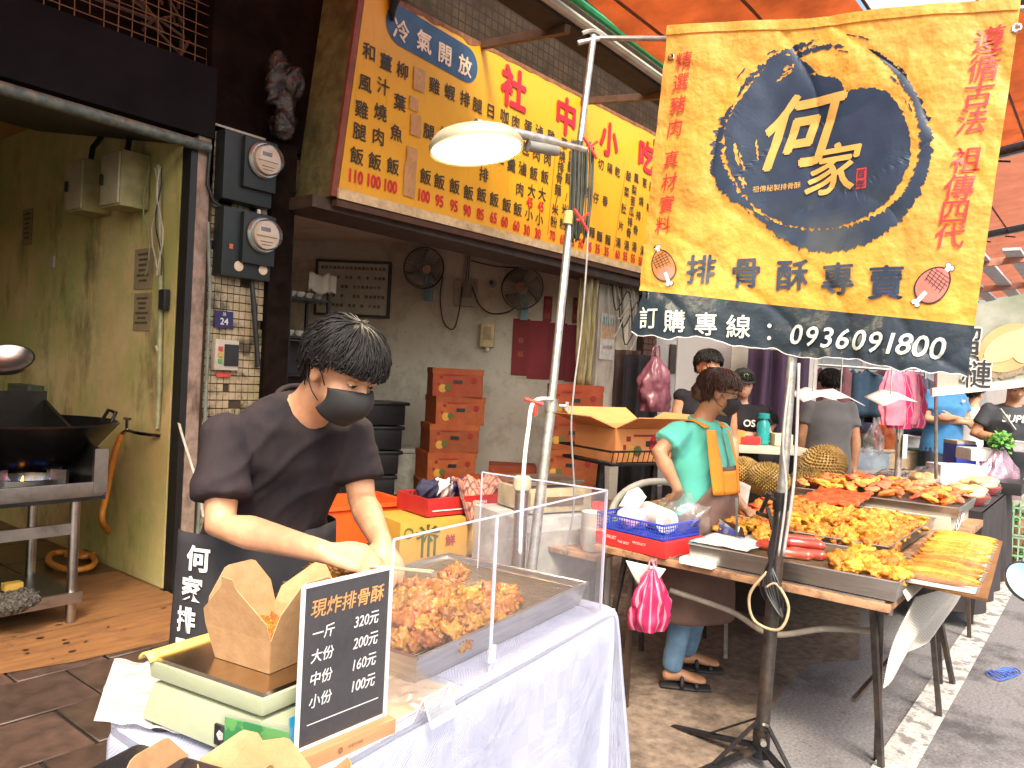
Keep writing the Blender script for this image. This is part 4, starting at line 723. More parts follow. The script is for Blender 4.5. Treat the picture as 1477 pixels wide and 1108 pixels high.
# plaid cloth
pl = M('plaid_cloth', (.5, .2, .13), .85, var=.1); N, L, b = nodes(pl); src = b.inputs['Base Color'].links[0].from_socket; uvn = N.new('ShaderNodeUVMap') ; 
def plaid_on(m, src, dark, sc=9.):
    N, L, b = nodes(m); at = N.new('ShaderNodeAttribute'); at.attribute_name = 'wv'; sp = N.new('ShaderNodeSeparateXYZ'); L.new(at.outputs['Vector'], sp.inputs[0]); out = src
    for ax_ in (0, 1):
        mu = N.new('ShaderNodeMath'); mu.operation = 'MULTIPLY'; mu.inputs[1].default_value = sc; L.new(sp.outputs[ax_], mu.inputs[0]); fr_ = N.new('ShaderNodeMath'); fr_.operation = 'FRACT'; L.new(mu.outputs[0], fr_.inputs[0])
        lt_ = N.new('ShaderNodeMath'); lt_.operation = 'LESS_THAN'; lt_.inputs[1].default_value = .28; L.new(fr_.outputs[0], lt_.inputs[0]); mu2 = N.new('ShaderNodeMath'); mu2.operation = 'MULTIPLY'; mu2.inputs[1].default_value = .7; L.new(lt_.outputs[0], mu2.inputs[0])
        mx = N.new('ShaderNodeMix'); mx.data_type = 'RGBA'; L.new(mu2.outputs[0], mx.inputs[0]); L.new(out, mx.inputs[6]); mx.inputs[7].default_value = tuple(dark)+(1,); out = mx.outputs[2]
    L.new(out, b.inputs['Base Color'])
plaid_on(pl, src, (.04, .02, .03), 8)
def weave(o, fn):
    at = o.data.attributes.new('wv', 'FLOAT_VECTOR', 'POINT')
    for i, v in enumerate(o.data.vertices): at.data[i].vector = fn(v.co)
def clothgrid(name, fn, nu, nv, m, wv=(1, 1), **k):
    g = MB(); g.grid(fn, nu, nv); o = g.build(name, m, smooth=True, **k); at = o.data.attributes.new('wv', 'FLOAT_VECTOR', 'POINT')
    for j in range(nv+1):
        for i in range(nu+1): at.data[j*(nu+1)+i].vector = (i/nu*wv[0], j/nv*wv[1], 0)
    return o
def plf(u, v):
    c = V((3.30+.36*u, 2.96+.05*math.sin(u*3), .80)); s = (v-.5)
    return c+V((0, -.05*v-.05+.18*(1-v)*.6, .05-.30*max(0, v-.35)*(1.1-u)+.02*math.sin(u*14+v*3)+.03*mn.noise(V((u*6, v*6, 3)))))
o = clothgrid('plaid_shirt', plf, 40, 30, pl, (1., .8), solid=.012); tag(o, 'orange and black plaid cloth thrown over the red crate', 'cloth')
# orange crate
t = thing('orange_crate', 'bright orange plastic crate behind the man\'s elbow', 'crate', (3.15, 3.75, .42), -.2); ocm = M('orange_plastic', (.75, .09, .015), .35, var=.08)
for c, d in [((0, -.2, .12), (.66, .014, .24)), ((0, .2, .12), (.66, .014, .24)), ((-.33, 0, .12), (.014, .4, .24)), ((.33, 0, .12), (.014, .4, .24)), ((0, -.21, .235), (.7, .03, .02)), ((0, .21, .235), (.7, .03, .02)), ((-.34, 0, .235), (.03, .4, .02)), ((.34, 0, .235), (.03, .4, .02)), ((0, 0, .0), (.66, .4, .012))]: g = MB(); g.box(c, d); g.build('side', ocm, t)
g = MB(); g.bx((2.8, 3.5, 0), (3.6, 4.0, .41)); tag(g.build('dark_crate', M('dark_crate_mat', (.03, .02, .015), .7), bevel=.01), 'dark crate under the bright orange one', 'crate')
# steel pot, money scale etc behind acrylic
t = thing('steel_cylinder', 'slim steel flask with a cream cap behind the acrylic guard', 'flask', (2.98, 2.25, 0)); g = MB(); g.tube([(0, 0, .0), (0, 0, .93)], .034, 16); g.build('body', steel, t, smooth='auto'); g = MB(); g.lathe([(.001, 1.01), (.035, 1.01), (.044, .995), (.044, .945), (.03, .93)], (0, 0, 0), 20); g.build('cap', M('cap_cream', (.55, .45, .3), .4), t, smooth='auto')
t = thing('cash_scale', 'cream coloured counter scale with dark keypad behind the acrylic guard', 'scale', (3.45, 2.45, .78), -.35); csm = stain_or_glow(M('scale_cream', (.42, .36, .22), .5), (.2, .14, .08), 5, .5, .7, .6)
g = MB(); g.box((0, 0, .06), (.4, .34, .12)); g.build('body', csm, t, bevel=.015); g = MB(); g.box((0, 0.02, .15), (.36, .28, .02)); g.build('tray', steel, t, bevel=.004); g = MB(); g.box((.02, -.172, .06), (.24, .004, .05)); g.build('keypad', M('keypad', (.12, .08, .05), .4), t)
t = thing('grey_cabinet', 'pale metal box carrying the cream counter scale', 'cabinet', (3.45, 2.45, 0), -.35); g = MB(); g.box((0, 0, .385), (.62, .46, .77)); g.build('body', stain_or_glow(M('cab_grey', (.45, .45, .42), .5), (.2, .17, .12), 4, .5, .7, .6), t, bevel=.008); g = MB(); g.box((0, -.235, .5), (.5, .012, .4)); g.build('door', M('cab_door', (.36, .36, .33), .4), t)
# ============================================================ FRONT STALL
TZ = .9; TA = math.radians(5.9); U = V((math.cos(TA), math.sin(TA), 0)); Wd = V((-math.sin(TA), math.cos(TA), 0)); C0 = V((1.79, .985, TZ))
def L3(a, b, z=0.): return C0+U*a+Wd*b+Z*z      # a from the right end (negative leftwards), b from the front edge
TR = Matrix((U, Wd, Z)).transposed()
cw = M('tablecloth_weave', (.31, .335, .45), .8, col2=(.36, .385, .5), scale=3, bump=0)
N, L, b = nodes(cw); at = N.new('ShaderNodeAttribute'); at.attribute_name = 'wv'
ck = N.new('ShaderNodeTexChecker'); ck.inputs['Scale'].default_value = 1.0; L.new(at.outputs['Vector'], ck.inputs[0])
mp1 = N.new('ShaderNodeMapping'); mp1.inputs['Rotation'].default_value = (0, 0, .9); L.new(at.outputs['Vector'], mp1.inputs[0]); wv = N.new('ShaderNodeTexWave'); wv.inputs['Scale'].default_value = 3.2; L.new(mp1.outputs[0], wv.inputs[0])
mul = N.new('ShaderNodeMath'); mul.operation = 'MULTIPLY'; L.new(ck.outputs[1], mul.inputs[0]); L.new(wv.outputs[0], mul.inputs[1])
bp = N.new('ShaderNodeBump'); bp.inputs['Strength'].default_value = .35; bp.inputs['Distance'].default_value = .003; L.new(mul.outputs[0], bp.inputs['Height'])
nz5 = N.new('ShaderNodeTexNoise'); nz5.inputs['Scale'].default_value = .35; nz5.inputs['Detail'].default_value = 5; nz5.inputs['Distortion'].default_value = 1.2; L.new(at.outputs['Vector'], nz5.inputs[0]); bp5 = N.new('ShaderNodeBump'); bp5.inputs['Strength'].default_value = .8; bp5.inputs['Distance'].default_value = .012; L.new(nz5.outputs[0], bp5.inputs['Height']); L.new(bp.outputs[0], bp5.inputs['Normal']); L.new(bp5.outputs[0], b.inputs['Normal'])
mx = N.new('ShaderNodeMix'); mx.data_type = 'RGBA'; mlt = N.new('ShaderNodeMath'); mlt.operation = 'MULTIPLY'; mlt.inputs[1].default_value = .4; L.new(mul.outputs[0], mlt.inputs[0]); L.new(mlt.outputs[0], mx.inputs[0]); src = b.inputs['Base Color'].links[0].from_socket; L.new(src, mx.inputs[6]); mx.inputs[7].default_value = (.5, .52, .66, 1); L.new(mx.outputs[2], b.inputs['Base Color'])
tb = thing('stall_table', 'folding table of the front stall under a pale cloth', 'table', (0, 0, 0)); g = MB(); g.box(L3(-.5, .31, -.02), (.98, .56, .03), TR); g.build('table_top', white_plastic, tb)
for a_ in (-.1, -.92):
    for b_ in (.06, .56): g = MB(); g.bar(L3(a_, b_, -.03), V((*L3(a_, b_)[:2], 0)), .028); g.build('leg', black_iron, tb)
# cloth: rounded rectangle rings
def rr_ring(off, n_c=8):
    a0, a1, b0, b1, r = -1.19-off, .0+off, 0-off, .62+off, .045+max(off, 0)*.6; pts = []
    r_std = r
    for (ca, cb, t0, r) in ((a1-r, b0+r, -90, r), (a1-r, b1-r, 0, r), (a0+r+.24, b1-r-.24, 90, r+.24), (a0+r, b0+r, 180, r)):
        for i in range(n_c+1): t = math.radians(t0+90*i/n_c); pts.append((ca+r*math.cos(t), cb+r*math.sin(t)))
    out = []; P_ = pts+[pts[0]]; 
    for i in range(len(pts)):
        (x0, y0), (x1, y1) = P_[i], P_[i+1]; n = max(1, int(math.hypot(x1-x0, y1-y0)/.012))
        for j in range(n): out.append((x0+(x1-x0)*j/n, y0+(y1-y0)*j/n))
    return out
base = rr_ring(-.03); m_ = len(base); vs = []; wvv = []
lev = [(-.2, .003), (-.03, .003), (-.012, .002), (-.003, -.004), (.002, -.015)]+[(0.004, -.015-.047*i) for i in range(1, 13)]
cx_, cy_ = -.625, .31
for li, (off, z) in enumerate(lev):
    drop = max(0, -z-.015); ssum = 0
    for i, (x, y) in enumerate(base):
        if i: ssum += math.hypot(x-base[i-1][0], y-base[i-1][1])
        nx_, ny_ = x-max(min(x, -.1), -1.15), y-max(min(y, .5), .12); l = math.hypot(nx_, ny_) or 1; corner = min(1, (abs(nx_)*abs(ny_))*900)
        fold = drop*(.06*math.sin(ssum*13+1)+.05*mn.noise(V((ssum*3.2, 1, drop*2))))+.05*drop*corner+.01*drop
        o_ = off+.03+fold; zz = z-.02*drop*math.sin(ssum*5)
        if off < -.05: x2, y2 = cx_+(x-cx_)*.6, cy_+(y-cy_)*.6
        else: x2, y2 = x+nx_/l*o_, y+ny_/l*o_
        if drop == 0 and off > -.2: zz += .0012*mn.noise(V((x*9, y*9, 0)))
        vs.append(L3(x2, y2, zz)); wvv.append((x2*18, y2*18, 0) if li < 3 else (ssum*18, z*18, 0))
g = MB(); g.add(vs+[L3(cx_, cy_, .003)], [(j*m_+i, j*m_+(i+1) % m_, (j+1)*m_+(i+1) % m_, (j+1)*m_+i) for j in range(len(lev)-1) for i in range(m_)]+[(len(vs), (i+1) % m_, i) for i in range(m_)])
o = g.build('tablecloth', cw, smooth=True); at = o.data.attributes.new('wv', 'FLOAT_VECTOR', 'POINT'); wvv.append((cx_*18, cy_*18, 0))
for i, w_ in enumerate(wvv): at.data[i].vector = w_
tag(o, 'lavender white tablecloth with woven check pattern draped over the front stall table', 'tablecloth')
# translucent plastic sheet under the scale
g = MB(); ps = cloth_mat('rumpled_plastic', (.72, .7, .66), .3, .25, var=.06, bump=.6, bscale=22, bdist=.02)
g.grid(lambda u, v: V(az(165+(330-165)*u+(-30)*v*(1-u), 958+30*u-8+(90)*v, TZ+.012))+Z*(.012*abs(mn.noise(V((u*5, v*5, 1)))))+Z*(-.0), 24, 16); tag(g.build('plastic_sheet', ps, smooth=True), 'rumpled pale plastic sheet on the cloth left of the weighing scale', 'plastic')
# weighing scale
sz = TZ; t = thing('weighing_scale', 'pale green electronic weighing scale with steel plate and blue keypad panel', 'weighing scale', (0, 0, 0)); gmz = M('scale_green', (.36, .4, .27), .35, var=.06, scale=3, bump=.25, bscale=18, bdist=.01)
a, b_, c_ = V((.612, 1.205, 0)), V((.655, .94, 0)), V((.9, .965, 0)); d_ = a+(c_-b_)
def quadbox(p, z0, z1, ins=0.):
    ctr = sum(p, V())/4; p = [q+(ctr-q).normalized()*ins for q in p]; return [V((q.x, q.y, z0)) for q in p], [V((q.x, q.y, z1)) for q in p]
def qbox(mb, p, z0, z1, i0=0, i1=0): lo, _ = quadbox(p, z0, z1, i0); _, hi = quadbox(p, z0, z1, i1); mb.add(lo+hi, [(3, 2, 1, 0), (4, 5, 6, 7)]+[(i, (i+1) % 4, (i+1) % 4+4, i+4) for i in range(4)])
P4 = [b_, c_, d_, a]; g = MB(); qbox(g, P4, sz+.018, sz+.078, 0, .016); g.build('body', gmz, t, bevel=.01)
g = MB(); qbox(g, P4, sz+.085, sz+.112, .012, .008); g.build('plate_rim', gmz, t, bevel=.006)
plate = M('scale_plate', (.62, .5, .36), .22, 1, var=.1, scale=3, bump=.05, aniso=(1, 9, 1)); g = MB(); qbox(g, P4, sz+.1125, sz+.118, .016, .018); g.build('plate', plate, t)
e1 = (c_-b_).normalized(); e2 = (a-b_).normalized(); n1 = V((e1.y, -e1.x, 0)); fc = (b_+c_)/2+n1*.004
up_t = (Z+V((-n1.x, -n1.y, 0))*.12).normalized()
g = MB(); g.add([fc-e1*.07+Z*(sz+.026), fc+e1*.115+Z*(sz+.026), fc+e1*.113+Z*(sz+.07)-n1*.006, fc-e1*.07+Z*(sz+.07)-n1*.006], [(0, 1, 2, 3)]); g.build('display_panel', M('panel_blue', (.02, .25, .5), .25, var=.1), t, solid=.002)
g = MB()
for k in range(2): g.add([fc+n1*.004+e1*(-.03+.075*k)+Z*(sz+.045), fc+n1*.004+e1*(.025+.075*k)+Z*(sz+.045), fc+e1*(.025+.075*k)+Z*(sz+.063), fc+e1*(-.03+.075*k)+Z*(sz+.063)], [(0, 1, 2, 3)])
g.build('display_window', M('lcd_dark', (.03, .04, .03), .2), t, solid=.001)
g = MB()
for s, x in (('單價', -.055), ('kg', .0), ('總價', .07)): put(g, s, fc+n1*.008+e1*x+Z*(sz+.034), e1, up_t, .012)
for i in range(4):
    for j in range(3): g.box(fc+n1*.004+e1*(-.062+.008*i)+Z*(sz+.045+.008*j), (.005, .002, .005), math.atan2(e1.y, e1.x))
g.build('panel_print', white_plastic, t)
g = MB(); sc_ = b_.lerp(a, .28)+V((-e1.x, -e1.y, 0))*.002; n2 = V((-e2.y, e2.x, 0)); n2 = n2 if n2.dot(-e1) > 0 else -n2; g.box(sc_+n2*.006+Z*(sz+.045)-n2*.004, (.03, .004, .03), math.atan2(e2.y, e2.x)); g.build('black_sticker', black_plastic, t)
g = MB(); g.lathe([(.001, 0), (.008, 0)], sc_+n2*.006+Z*(sz+.047), 5, Matrix((e2, Z, n2)).transposed()); g.build('sticker_mark', white_plastic, t)
for p in (b_.lerp(d_, .12), a.lerp(c_, .1), c_.lerp(a, .1), d_.lerp(b_, .1)): g = MB(); g.lathe([(.02, sz+.004), (.02, sz+.02)], (p.x, p.y, 0), 14, caps=True); g.build('foot', black_plastic, t)
g = MB(); g.grid(lambda u, v: a.lerp(d_, u*.95)+Z*(sz+.112+.012*math.sin(v*3.1))+(V((-e2.x, -e2.y, 0)))*(.03*v-.012), 20, 6); g.build('yellow_wrap', M('yellow_film', (.8, .6, .15), .3, var=.1), t, smooth=True, solid=.004)
# bag film draped over the scale body
# kraft boxes
kr = M('kraft_board', (.42, .24, .11), .7, col2=(.5, .3, .15), scale=40, bump=.15, bscale=160); kr_in = M('kraft_inside', (.46, .27, .14), .7, var=.06)
def kraft(lab, c, rz, w=.14, d=.13, h=.062, fl=.085, full=True):
    t = thing('kraft_food_box', lab, 'food box', c, rz); tp = .012; x0, y0 = w/2, d/2; x1, y1 = x0+tp, y0+tp
    lo = [V((-x0, -y0, 0)), V((x0, -y0, 0)), V((x0, y0, 0)), V((-x0, y0, 0))]; hi = [V((-x1, -y1, h)), V((x1, -y1, h)), V((x1, y1, h)), V((-x1, y1, h))]
    g = MB(); g.add(lo, [(0, 1, 2, 3)]); g.build('bottom', kr, t, solid=.0015)
    for i in range(4):
        j = (i+1) % 4; g = MB(); g.add([lo[i], lo[j], hi[j], hi[i]], [(0, 1, 2, 3)]); g.build('side', kr, t, solid=.0015)
    nr = [V((0, -1, 0)), V((1, 0, 0)), V((0, 1, 0)), V((-1, 0, 0))]
    ang = [1.35, 1.15, 1.45, 1.3]
    for i in range(4):
        j = (i+1) % 4; a, b = hi[i], hi[j]; e = (b-a).normalized(); n = nr[i]; up = n*math.cos(ang[i])+Z*math.sin(ang[i]); L_ = (b-a).length
        if i in (1, 3): pts = [a, b, b+up*fl*.35-e*L_*.02, b+up*fl*.95-e*L_*.38, b+up*fl-e*L_*.42, a+up*fl+e*L_*.42, a+up*fl*.95+e*L_*.38, a+up*fl*.35+e*L_*.02]
        else: pts = [a, b, b+up*fl*.5-e*L_*.06, b+up*fl*1.0-e*L_*.28, b+up*fl*1.04-e*L_*.34, a+up*fl*1.04+e*L_*.34, a+up*fl*1.0+e*L_*.28, a+up*fl*.5+e*L_*.06]
        if i == 3: m_ = (a+b)/2; pts = pts[:4]+[m_+up*fl*1.02+e*.014, m_+up*fl*1.16+e*.012, m_+up*fl*1.18-e*.012, m_+up*fl*1.02-e*.014]+pts[6:]
        g = MB(); g.add(pts, [tuple(range(len(pts)))]); g.build('flap', kr, t, solid=.0015)
    return t
kc = V((.763, 1.077, TZ+.119)); kraft('open kraft paper food box standing on the plate of the weighing scale', kc, .17, .126, .12, .056, .08)
kraft('kraft paper food box with raised flaps at the very front edge, below the price board', az(285, 1150, TZ+.06)-Z*.085, .35, .12, .11, .06, .07)
kraft('kraft paper food box whose pointed flap rises beside the green card at the front', az(392, 1165, TZ+.06)-Z*.085, -.5, .1, .09, .06, .075)
g = MB(); c = az(175, 1140, TZ+.07)-Z*.03; g.box(c, (.2, .16, .06), .3); tag(g.build('black_speaker', M('glossy_black', (.02, .02, .025), .18), bevel=.012), 'glossy dark box at the very front corner below the cloth', 'box'); g = MB(); g.box(c-Z*.48, (.3, .3, .9), .3); tag(g.build('front_stand', black_plastic, bevel=.01), 'dark stand carrying the glossy box at the front corner', 'stand')
# green card in clear holder
t = thing('green_card_stand', 'green card in a clear acrylic stand before the weighing scale', 'card stand', az(368, 1098, TZ+.03)-Z*.02, -1.25); g = MB(); g.box((0, 0, .03), (.11, .002, .085)); g.build('card', M('card_green', (.02, .26, .06), .35, col2=(.12, .42, .1), scale=10, contrast=(.49, .51)), t); g = MB(); g.box((0, -.003, .031), (.12, .002, .095)); g.box((0, .003, .031), (.12, .002, .095)); g.build('sleeve', clear, t)
g = MB(); put(g, '★', (.03, -.0045, .0), X, Z, .014); g.build('card_print', white_plastic, t)
# price board
bl_, br_ = V((.705, .925, 0)), V((.878, .925, 0)); t = thing('price_board', 'upright black price board in a white framed acrylic stand with wooden foot', 'price board', ((bl_.x+br_.x)/2, .925, TZ), 0)
w2 = .086; z0, z1 = .026, .272; lean = .0
g = MB(); g.box((0, .0, (z0+z1)/2), (2*w2-.006, .002, z1-z0-.006)); g.build('black_sheet', M('board_black', (.028, .026, .034), .3, var=.15, scale=60), t)
for c, d in [((0, 0, z1), (2*w2, .005, .005)), ((0, 0, z0+.003), (2*w2, .005, .005)), ((-w2, 0, (z0+z1)/2), (.005, .005, z1-z0)), ((w2, 0, (z0+z1)/2), (.005, .005, z1-z0))]: g = MB(); g.box(c, d); g.build('white_border', M('border_white', (.8, .8, .8), .3, var=.02), t)
g = MB(); g.box((0, -.0035, (z0+z1)/2), (2*w2+.004, .0015, z1-z0+.004)); g.build('front_pane', clear_mat('board_pane', (.98, .98, .98), .02, .012), t)
g = MB(); g.box((0, 0, .013), (.19, .042, .026)); g.build('wooden_foot', M('oak_foot', (.36, .18, .075), .45, col2=(.46, .25, .12), scale=6, aniso=(1, 12, 12), bump=.1), t, bevel=.002)
g = MB(); put(g, '現炸排骨酥', (0, -.002, .236), X, Z, .029, .012, .12); g.build('orange_heading', M('ink_orange', (.75, .35, .1), .5), t)
g = MB()
for k, (l, r_) in enumerate([('一斤', '320元'), ('大份', '200元'), ('中份', '160元'), ('小份', '100元')]): z = .198-.034*k; put(g, l, (-.047, -.002, z), X, Z, .0215, .008, .12); put(g, r_, (.038, -.002, z), X, Z, .024, .006, .18, wide=.86)
g.box((0, -.002, .062), (.14, .0008, .0012)); g.build('white_lettering', M('ink_white', (.8, .8, .8), .5), t)
g = MB(); put(g, '何家排骨酥', (.01, -.0215, .014), X, Z, .006); g.lathe([(.001, .0), (.005, .0)], (-.02, -.0215, .014), 12, rx); g.build('foot_engraving', M('engraving', (.22, .1, .04), .6), t)
# acrylic guard
t = thing('acrylic_guard', 'clear acrylic sneeze guard around the tray of fried pork', 'guard', (0, 0, 0)); edge = M('acrylic_edge', (.62, .58, .72), .2, var=.03, bump=0)
G0, G1, G2 = V((.882, .925, 0)), V((1.185, .953, 0)), V((1.69, 1.005, 0)); GB = G2+V((-.02, .40, 0))
def pane(a, b, z0=.905, z1=1.218, nm='pane'):
    a, b = V((a.x, a.y, 0)), V((b.x, b.y, 0)); d = (b-a).normalized(); n = V((-d.y, d.x, 0))*.0015; g = MB(); g.prism([a-n+Z*z0, b-n+Z*z0, b-n+Z*z1, a-n+Z*z1], n*2); g.build(nm, clear, t)
    for p, q in [(a+Z*z1, b+Z*z1), (a+Z*z0, b+Z*z0), (a+Z*z0, a+Z*z1), (b+Z*z0, b+Z*z1)]: g = MB(); g.bar(p, q, .0028, .0034); g.build('pane_edge', edge, t)
pane(G0, G1-V((.002, 0, 0))); pane(G1+V((.002, 0, 0)), G2); pane(G2+V((.0, .004, 0)), GB); pane(G0+V((-.0, .004, 0)), G0+V((.0, .12, 0)), .905, 1.0)
for z in (.945, ): g = MB(); g.box(G1+Z*z-Y*.005, (.022, .006, .034), TA); g.build('hinge', clear_mat('hinge_clear', (.9, .9, .92), .15, .4), t, bevel=.002)
# small empty card holder
t = thing('card_holder', 'small empty clear card holder on the cloth before the acrylic guard', 'card holder', (.968, .892, TZ+.004), .1); cm_ = clear_mat('holder_clear', (.97, .97, .98), .1, .12)
g = MB(); g.add([(-.035, -.02, 0), (.035, -.02, 0), (.035, 0, .045), (-.035, 0, .045)], [(0, 1, 2, 3)]); g.build('front_leaf', cm_, t, solid=.0015); g = MB(); g.add([(-.035, .02, 0), (.035, .02, 0), (.035, 0, .045), (-.035, 0, .045)], [(0, 1, 2, 3)]); g.build('back_leaf', cm_, t, solid=.0015)
for p, q in [((-.035, -.02, 0), (-.035, 0, .045)), ((.035, -.02, 0), (.035, 0, .045)), ((-.035, 0, .045), (.035, 0, .045)), ((-.035, -.02, 0), (.035, -.02, 0)), ((-.035, .02, 0), (-.035, 0, .045)), ((.035, .02, 0), (.035, 0, .045))]: g = MB(); g.bar(p, q, .002); g.build('leaf_edge', edge, t)
# tray with rack
def tray(lab, cen, R, w, d, h, m=steel, rim=.008, group=None, rz=0):
    t = thing('metal_tray', lab, 'tray', cen, rz, group); th = .0015
    g = MB(); o = .012; lo = [V((-w/2+o, -d/2+o, 0)), V((w/2-o, -d/2+o, 0)), V((w/2-o, d/2-o, 0)), V((-w/2+o, d/2-o, 0))]; hi = [V((-w/2, -d/2, h)), V((w/2, -d/2, h)), V((w/2, d/2, h)), V((-w/2, d/2, h))]
    g.add(lo+hi, [(0, 1, 2, 3)]+[(i, (i+1) % 4, (i+1) % 4+4, i+4) for i in range(4)]); g.build('pan', m, t, solid=th)
    for i in range(4): g = MB(); g.tube([hi[i], hi[(i+1) % 4]], rim/2, 6); g.build('rolled_rim', m, t, smooth='auto')
    return t
tr1 = tray('deep steel tray of fried pork pieces behind the acrylic guard', L3(-.405, .325, .006), None, .70, .46, .055, rz=TA)
tw, td = .70, .46
g = MB()
for k in range(46): y = -td/2+.02+k*(td-.04)/45; g.bar((-tw/2+.015, y, .04), (tw/2-.015, y, .04), .0022)
for x in (-.3, -.1, .1, .3): g.bar((x, -td/2+.012, .037), (x, td/2-.012, .037), .004)
wrr = M('rack_wire', (.55, .42, .25), .3, .9, var=.2); kind(g.build('rack_wires', wrr, tr1), 'stuff', 'fine wires of the draining rack'); g = MB(); g.tube([(-tw/2+.01, -td/2+.01, .041), (tw/2-.01, -td/2+.01, .041), (tw/2-.01, td/2-.01, .041), (-tw/2+.01, td/2-.01, .041)], .003, 6, closed=True); g.build('rack_frame', wrr, tr1)
# fried pieces
def crumbs(name, cols, rough=.55): 
    m = M(name, cols[0], rough, col2=cols[1], scale=26, contrast=(.34, .66), bump=.6, bscale=120, bdist=.004, rnd=.38, spec=.4); stain_or_glow(m, cols[2], 34, .54, .68, .8); stain_or_glow(m, cols[2], 9, .55, .7, .6); return m
fry = crumbs('fried_batter', [(.23, .07, .006), (.45, .2, .02), (.09, .02, .003)], .33)
def lump(name, r, m, seed, sub=3, amp=.35, sc=2.4, fine=.16):
    bm = bmesh.new(); bmesh.ops.create_icosphere(bm, subdivisions=sub, radius=1)
    for v in bm.verts:
        p = v.co.copy(); n = mn.noise(p*sc*.5+V((seed*7, 0, 0)))*amp*1.5+mn.noise(p*sc+V((0, seed*5, 0)))*amp+abs(mn.noise(p*sc*3+V((0, 0, seed))))*fine*1.6+mn.noise(p*sc*6.5+V((seed, 0, 0)))*fine*.6
        v.co = V((p.x*r[0], p.y*r[1], p.z*r[2]))*(1+n)
    me = bpy.data.meshes.new(name); bm.to_mesh(me); bm.free(); me.polygons.foreach_set('use_smooth', [True]*len(me.polygons)); me.materials.append(m); return me
fm_ = [lump('fried_pork', (.026, .022, .018), fry, s, 4, .4, 2.4, .34) for s in range(8)]
def rot3(): return (random.uniform(-.7, .7), random.uniform(-.7, .7), random.uniform(0, 6.28))
def pile(meshes, name, lab, cat, grp, spots, z0):
    for (p, z, sc) in spots: o = link(random.choice(meshes), name, None, None, (p.x, p.y, z), rot3()); o.scale = (sc,)*3; tag(o, lab, cat, grp)
sp = []
for layer, (n, rad, z) in enumerate([(76, 1., .056), (44, .74, .078), (14, .45, .094)]):
    for k in range(n):
        for _ in range(20):
            a, r = random.uniform(0, 6.28), rad*math.sqrt(random.random()); x = -.55+.19*r*math.cos(a); y = .265+.155*r*math.sin(a)
            if all((abs(x-q[0])**2+(y-q[1])**2) > .0009 or q[2] != layer for q in sp): break
        x = max(-.73, min(-.1, x)); y = max(.125, min(.52, y)); sp.append((x, y, layer, z+random.uniform(-.006, .006)))
for k in range(20): x, y = random.uniform(-.44, -.27), random.uniform(.13, .24)+random.uniform(0, .07); sp.append((x, y, 0, .058))
for k in range(3): sp.append((-.2+random.uniform(-.05, .05), .4, 0, .058))
pile(fm_, 'fried_pork_piece', 'craggy golden brown piece of fried pork in the heap behind the acrylic guard', 'fried pork', 'fried pork pieces in the front tray', [(L3(x, y), TZ+z, random.uniform(.85, 1.25)) for x, y, l, z in sp], 0)
# scoop pan with some pieces
c = L3(-.62, .46, .115); t = thing('steel_scoop', 'dark round scoop full of fried pork resting on the heap', 'scoop', c, .4); g = MB(); g.lathe([(.001, -.012), (.05, -.01), (.07, .012), (.072, .014), (.068, .014), (.048, -.006), (.001, -.008)], (0, 0, 0), 28); g.build('bowl', M('scoop_metal', (.12, .1, .08), .3, .9), t, smooth='auto'); g = MB(); g.bar((-.07, 0, .012), (-.22, -.02, .05), .018, .004); g.build('handle', MATS['scoop_metal'], t)
for k in range(9): a = k*.9; o = link(random.choice(fm_), 'fried_pork_piece', None, None, (c.x+.038*math.cos(a)*(k % 3)*.6, c.y+.038*math.sin(a)*(k % 3)*.6, c.z+.012+.004*(k % 2)), rot3()); o.scale = (.8,)*3; tag(o, 'golden fried pork piece inside the dark round scoop', 'fried pork', 'fried pork in the scoop')
for k in range(4): o = link(fm_[k], 'fried_pork_piece', None, None, kc+V((-.02+.03*(k % 2), .0-.03*(k//2), .035)), rot3()); tag(o, 'reddish fried pork piece inside the open kraft box', 'fried pork', 'fried pork in the kraft box')
for k in range(0):
    if k < 3: pass
tng = MB(); a = L3(-.8, .46, .10); tng.tube([a, L3(-.5, .5, .12)], .004, 6); tng.tube([a+V((0, .02, 0)), L3(-.5, .52, .12)], .004, 6); tag(tng.build('steel_tongs', chrome, smooth='auto'), 'long thin steel tongs laid across the tray', 'tongs')
# paper sheet on table
g = MB(); g.grid(lambda u, v: L3(-.93+.22*u, .03+.2*v, .006+.004*abs(mn.noise(V((u*4, v*4, 2))))), 12, 12); tag(g.build('waxed_paper', M('waxed_paper', (.68, .48, .3), .5, var=.06), smooth=True), 'sheet of tan waxed paper on the cloth beside the tray', 'paper')
g = MB(); g.grid(lambda u, v: L3(-.84+.14*u, .01+.14*v, .012+.012*abs(mn.noise(V((u*6, v*6, 7))))), 14, 14); tag(g.build('clear_bag', bag_clear, smooth=True), 'crumpled clear bag lying at the corner of the tray', 'bag')
# ---------------- lamp pole
pb, ptp = ay(775, 745, 2.0), ay(856, 52, 2.0); dr = (ptp-pb).normalized(); p0 = pb-dr*(pb.z/dr.z); J1 = ay(795, 585, 2.0)
t = thing('lamp_pole', 'leaning galvanised pole with clamp, carrying lamp arm and banner rod', 'pole', (0, 0, 0)); g = MB(); g.tube([p0, J1], .024, 16); g.build('lower_tube', galv, t, smooth='auto'); g = MB(); g.tube([J1, ay(822, 320, 2.0)], .0185, 14); g.tube([ay(822, 320, 2.0), ptp], .0155, 14); g.build('upper_tube', galv, t, smooth='auto')
g = MB(); g.tube([J1-dr*.03, J1+dr*.03], .029, 14); g.tube([J1+V((.02, -.03, 0)), J1+V((.05, -.06, 0))], .008, 8); g.tube([J1+V((.045, -.055, -.02)), J1+V((.045, -.055, .02))], .01, 8); g.build('clamp', galv, t, smooth='auto')
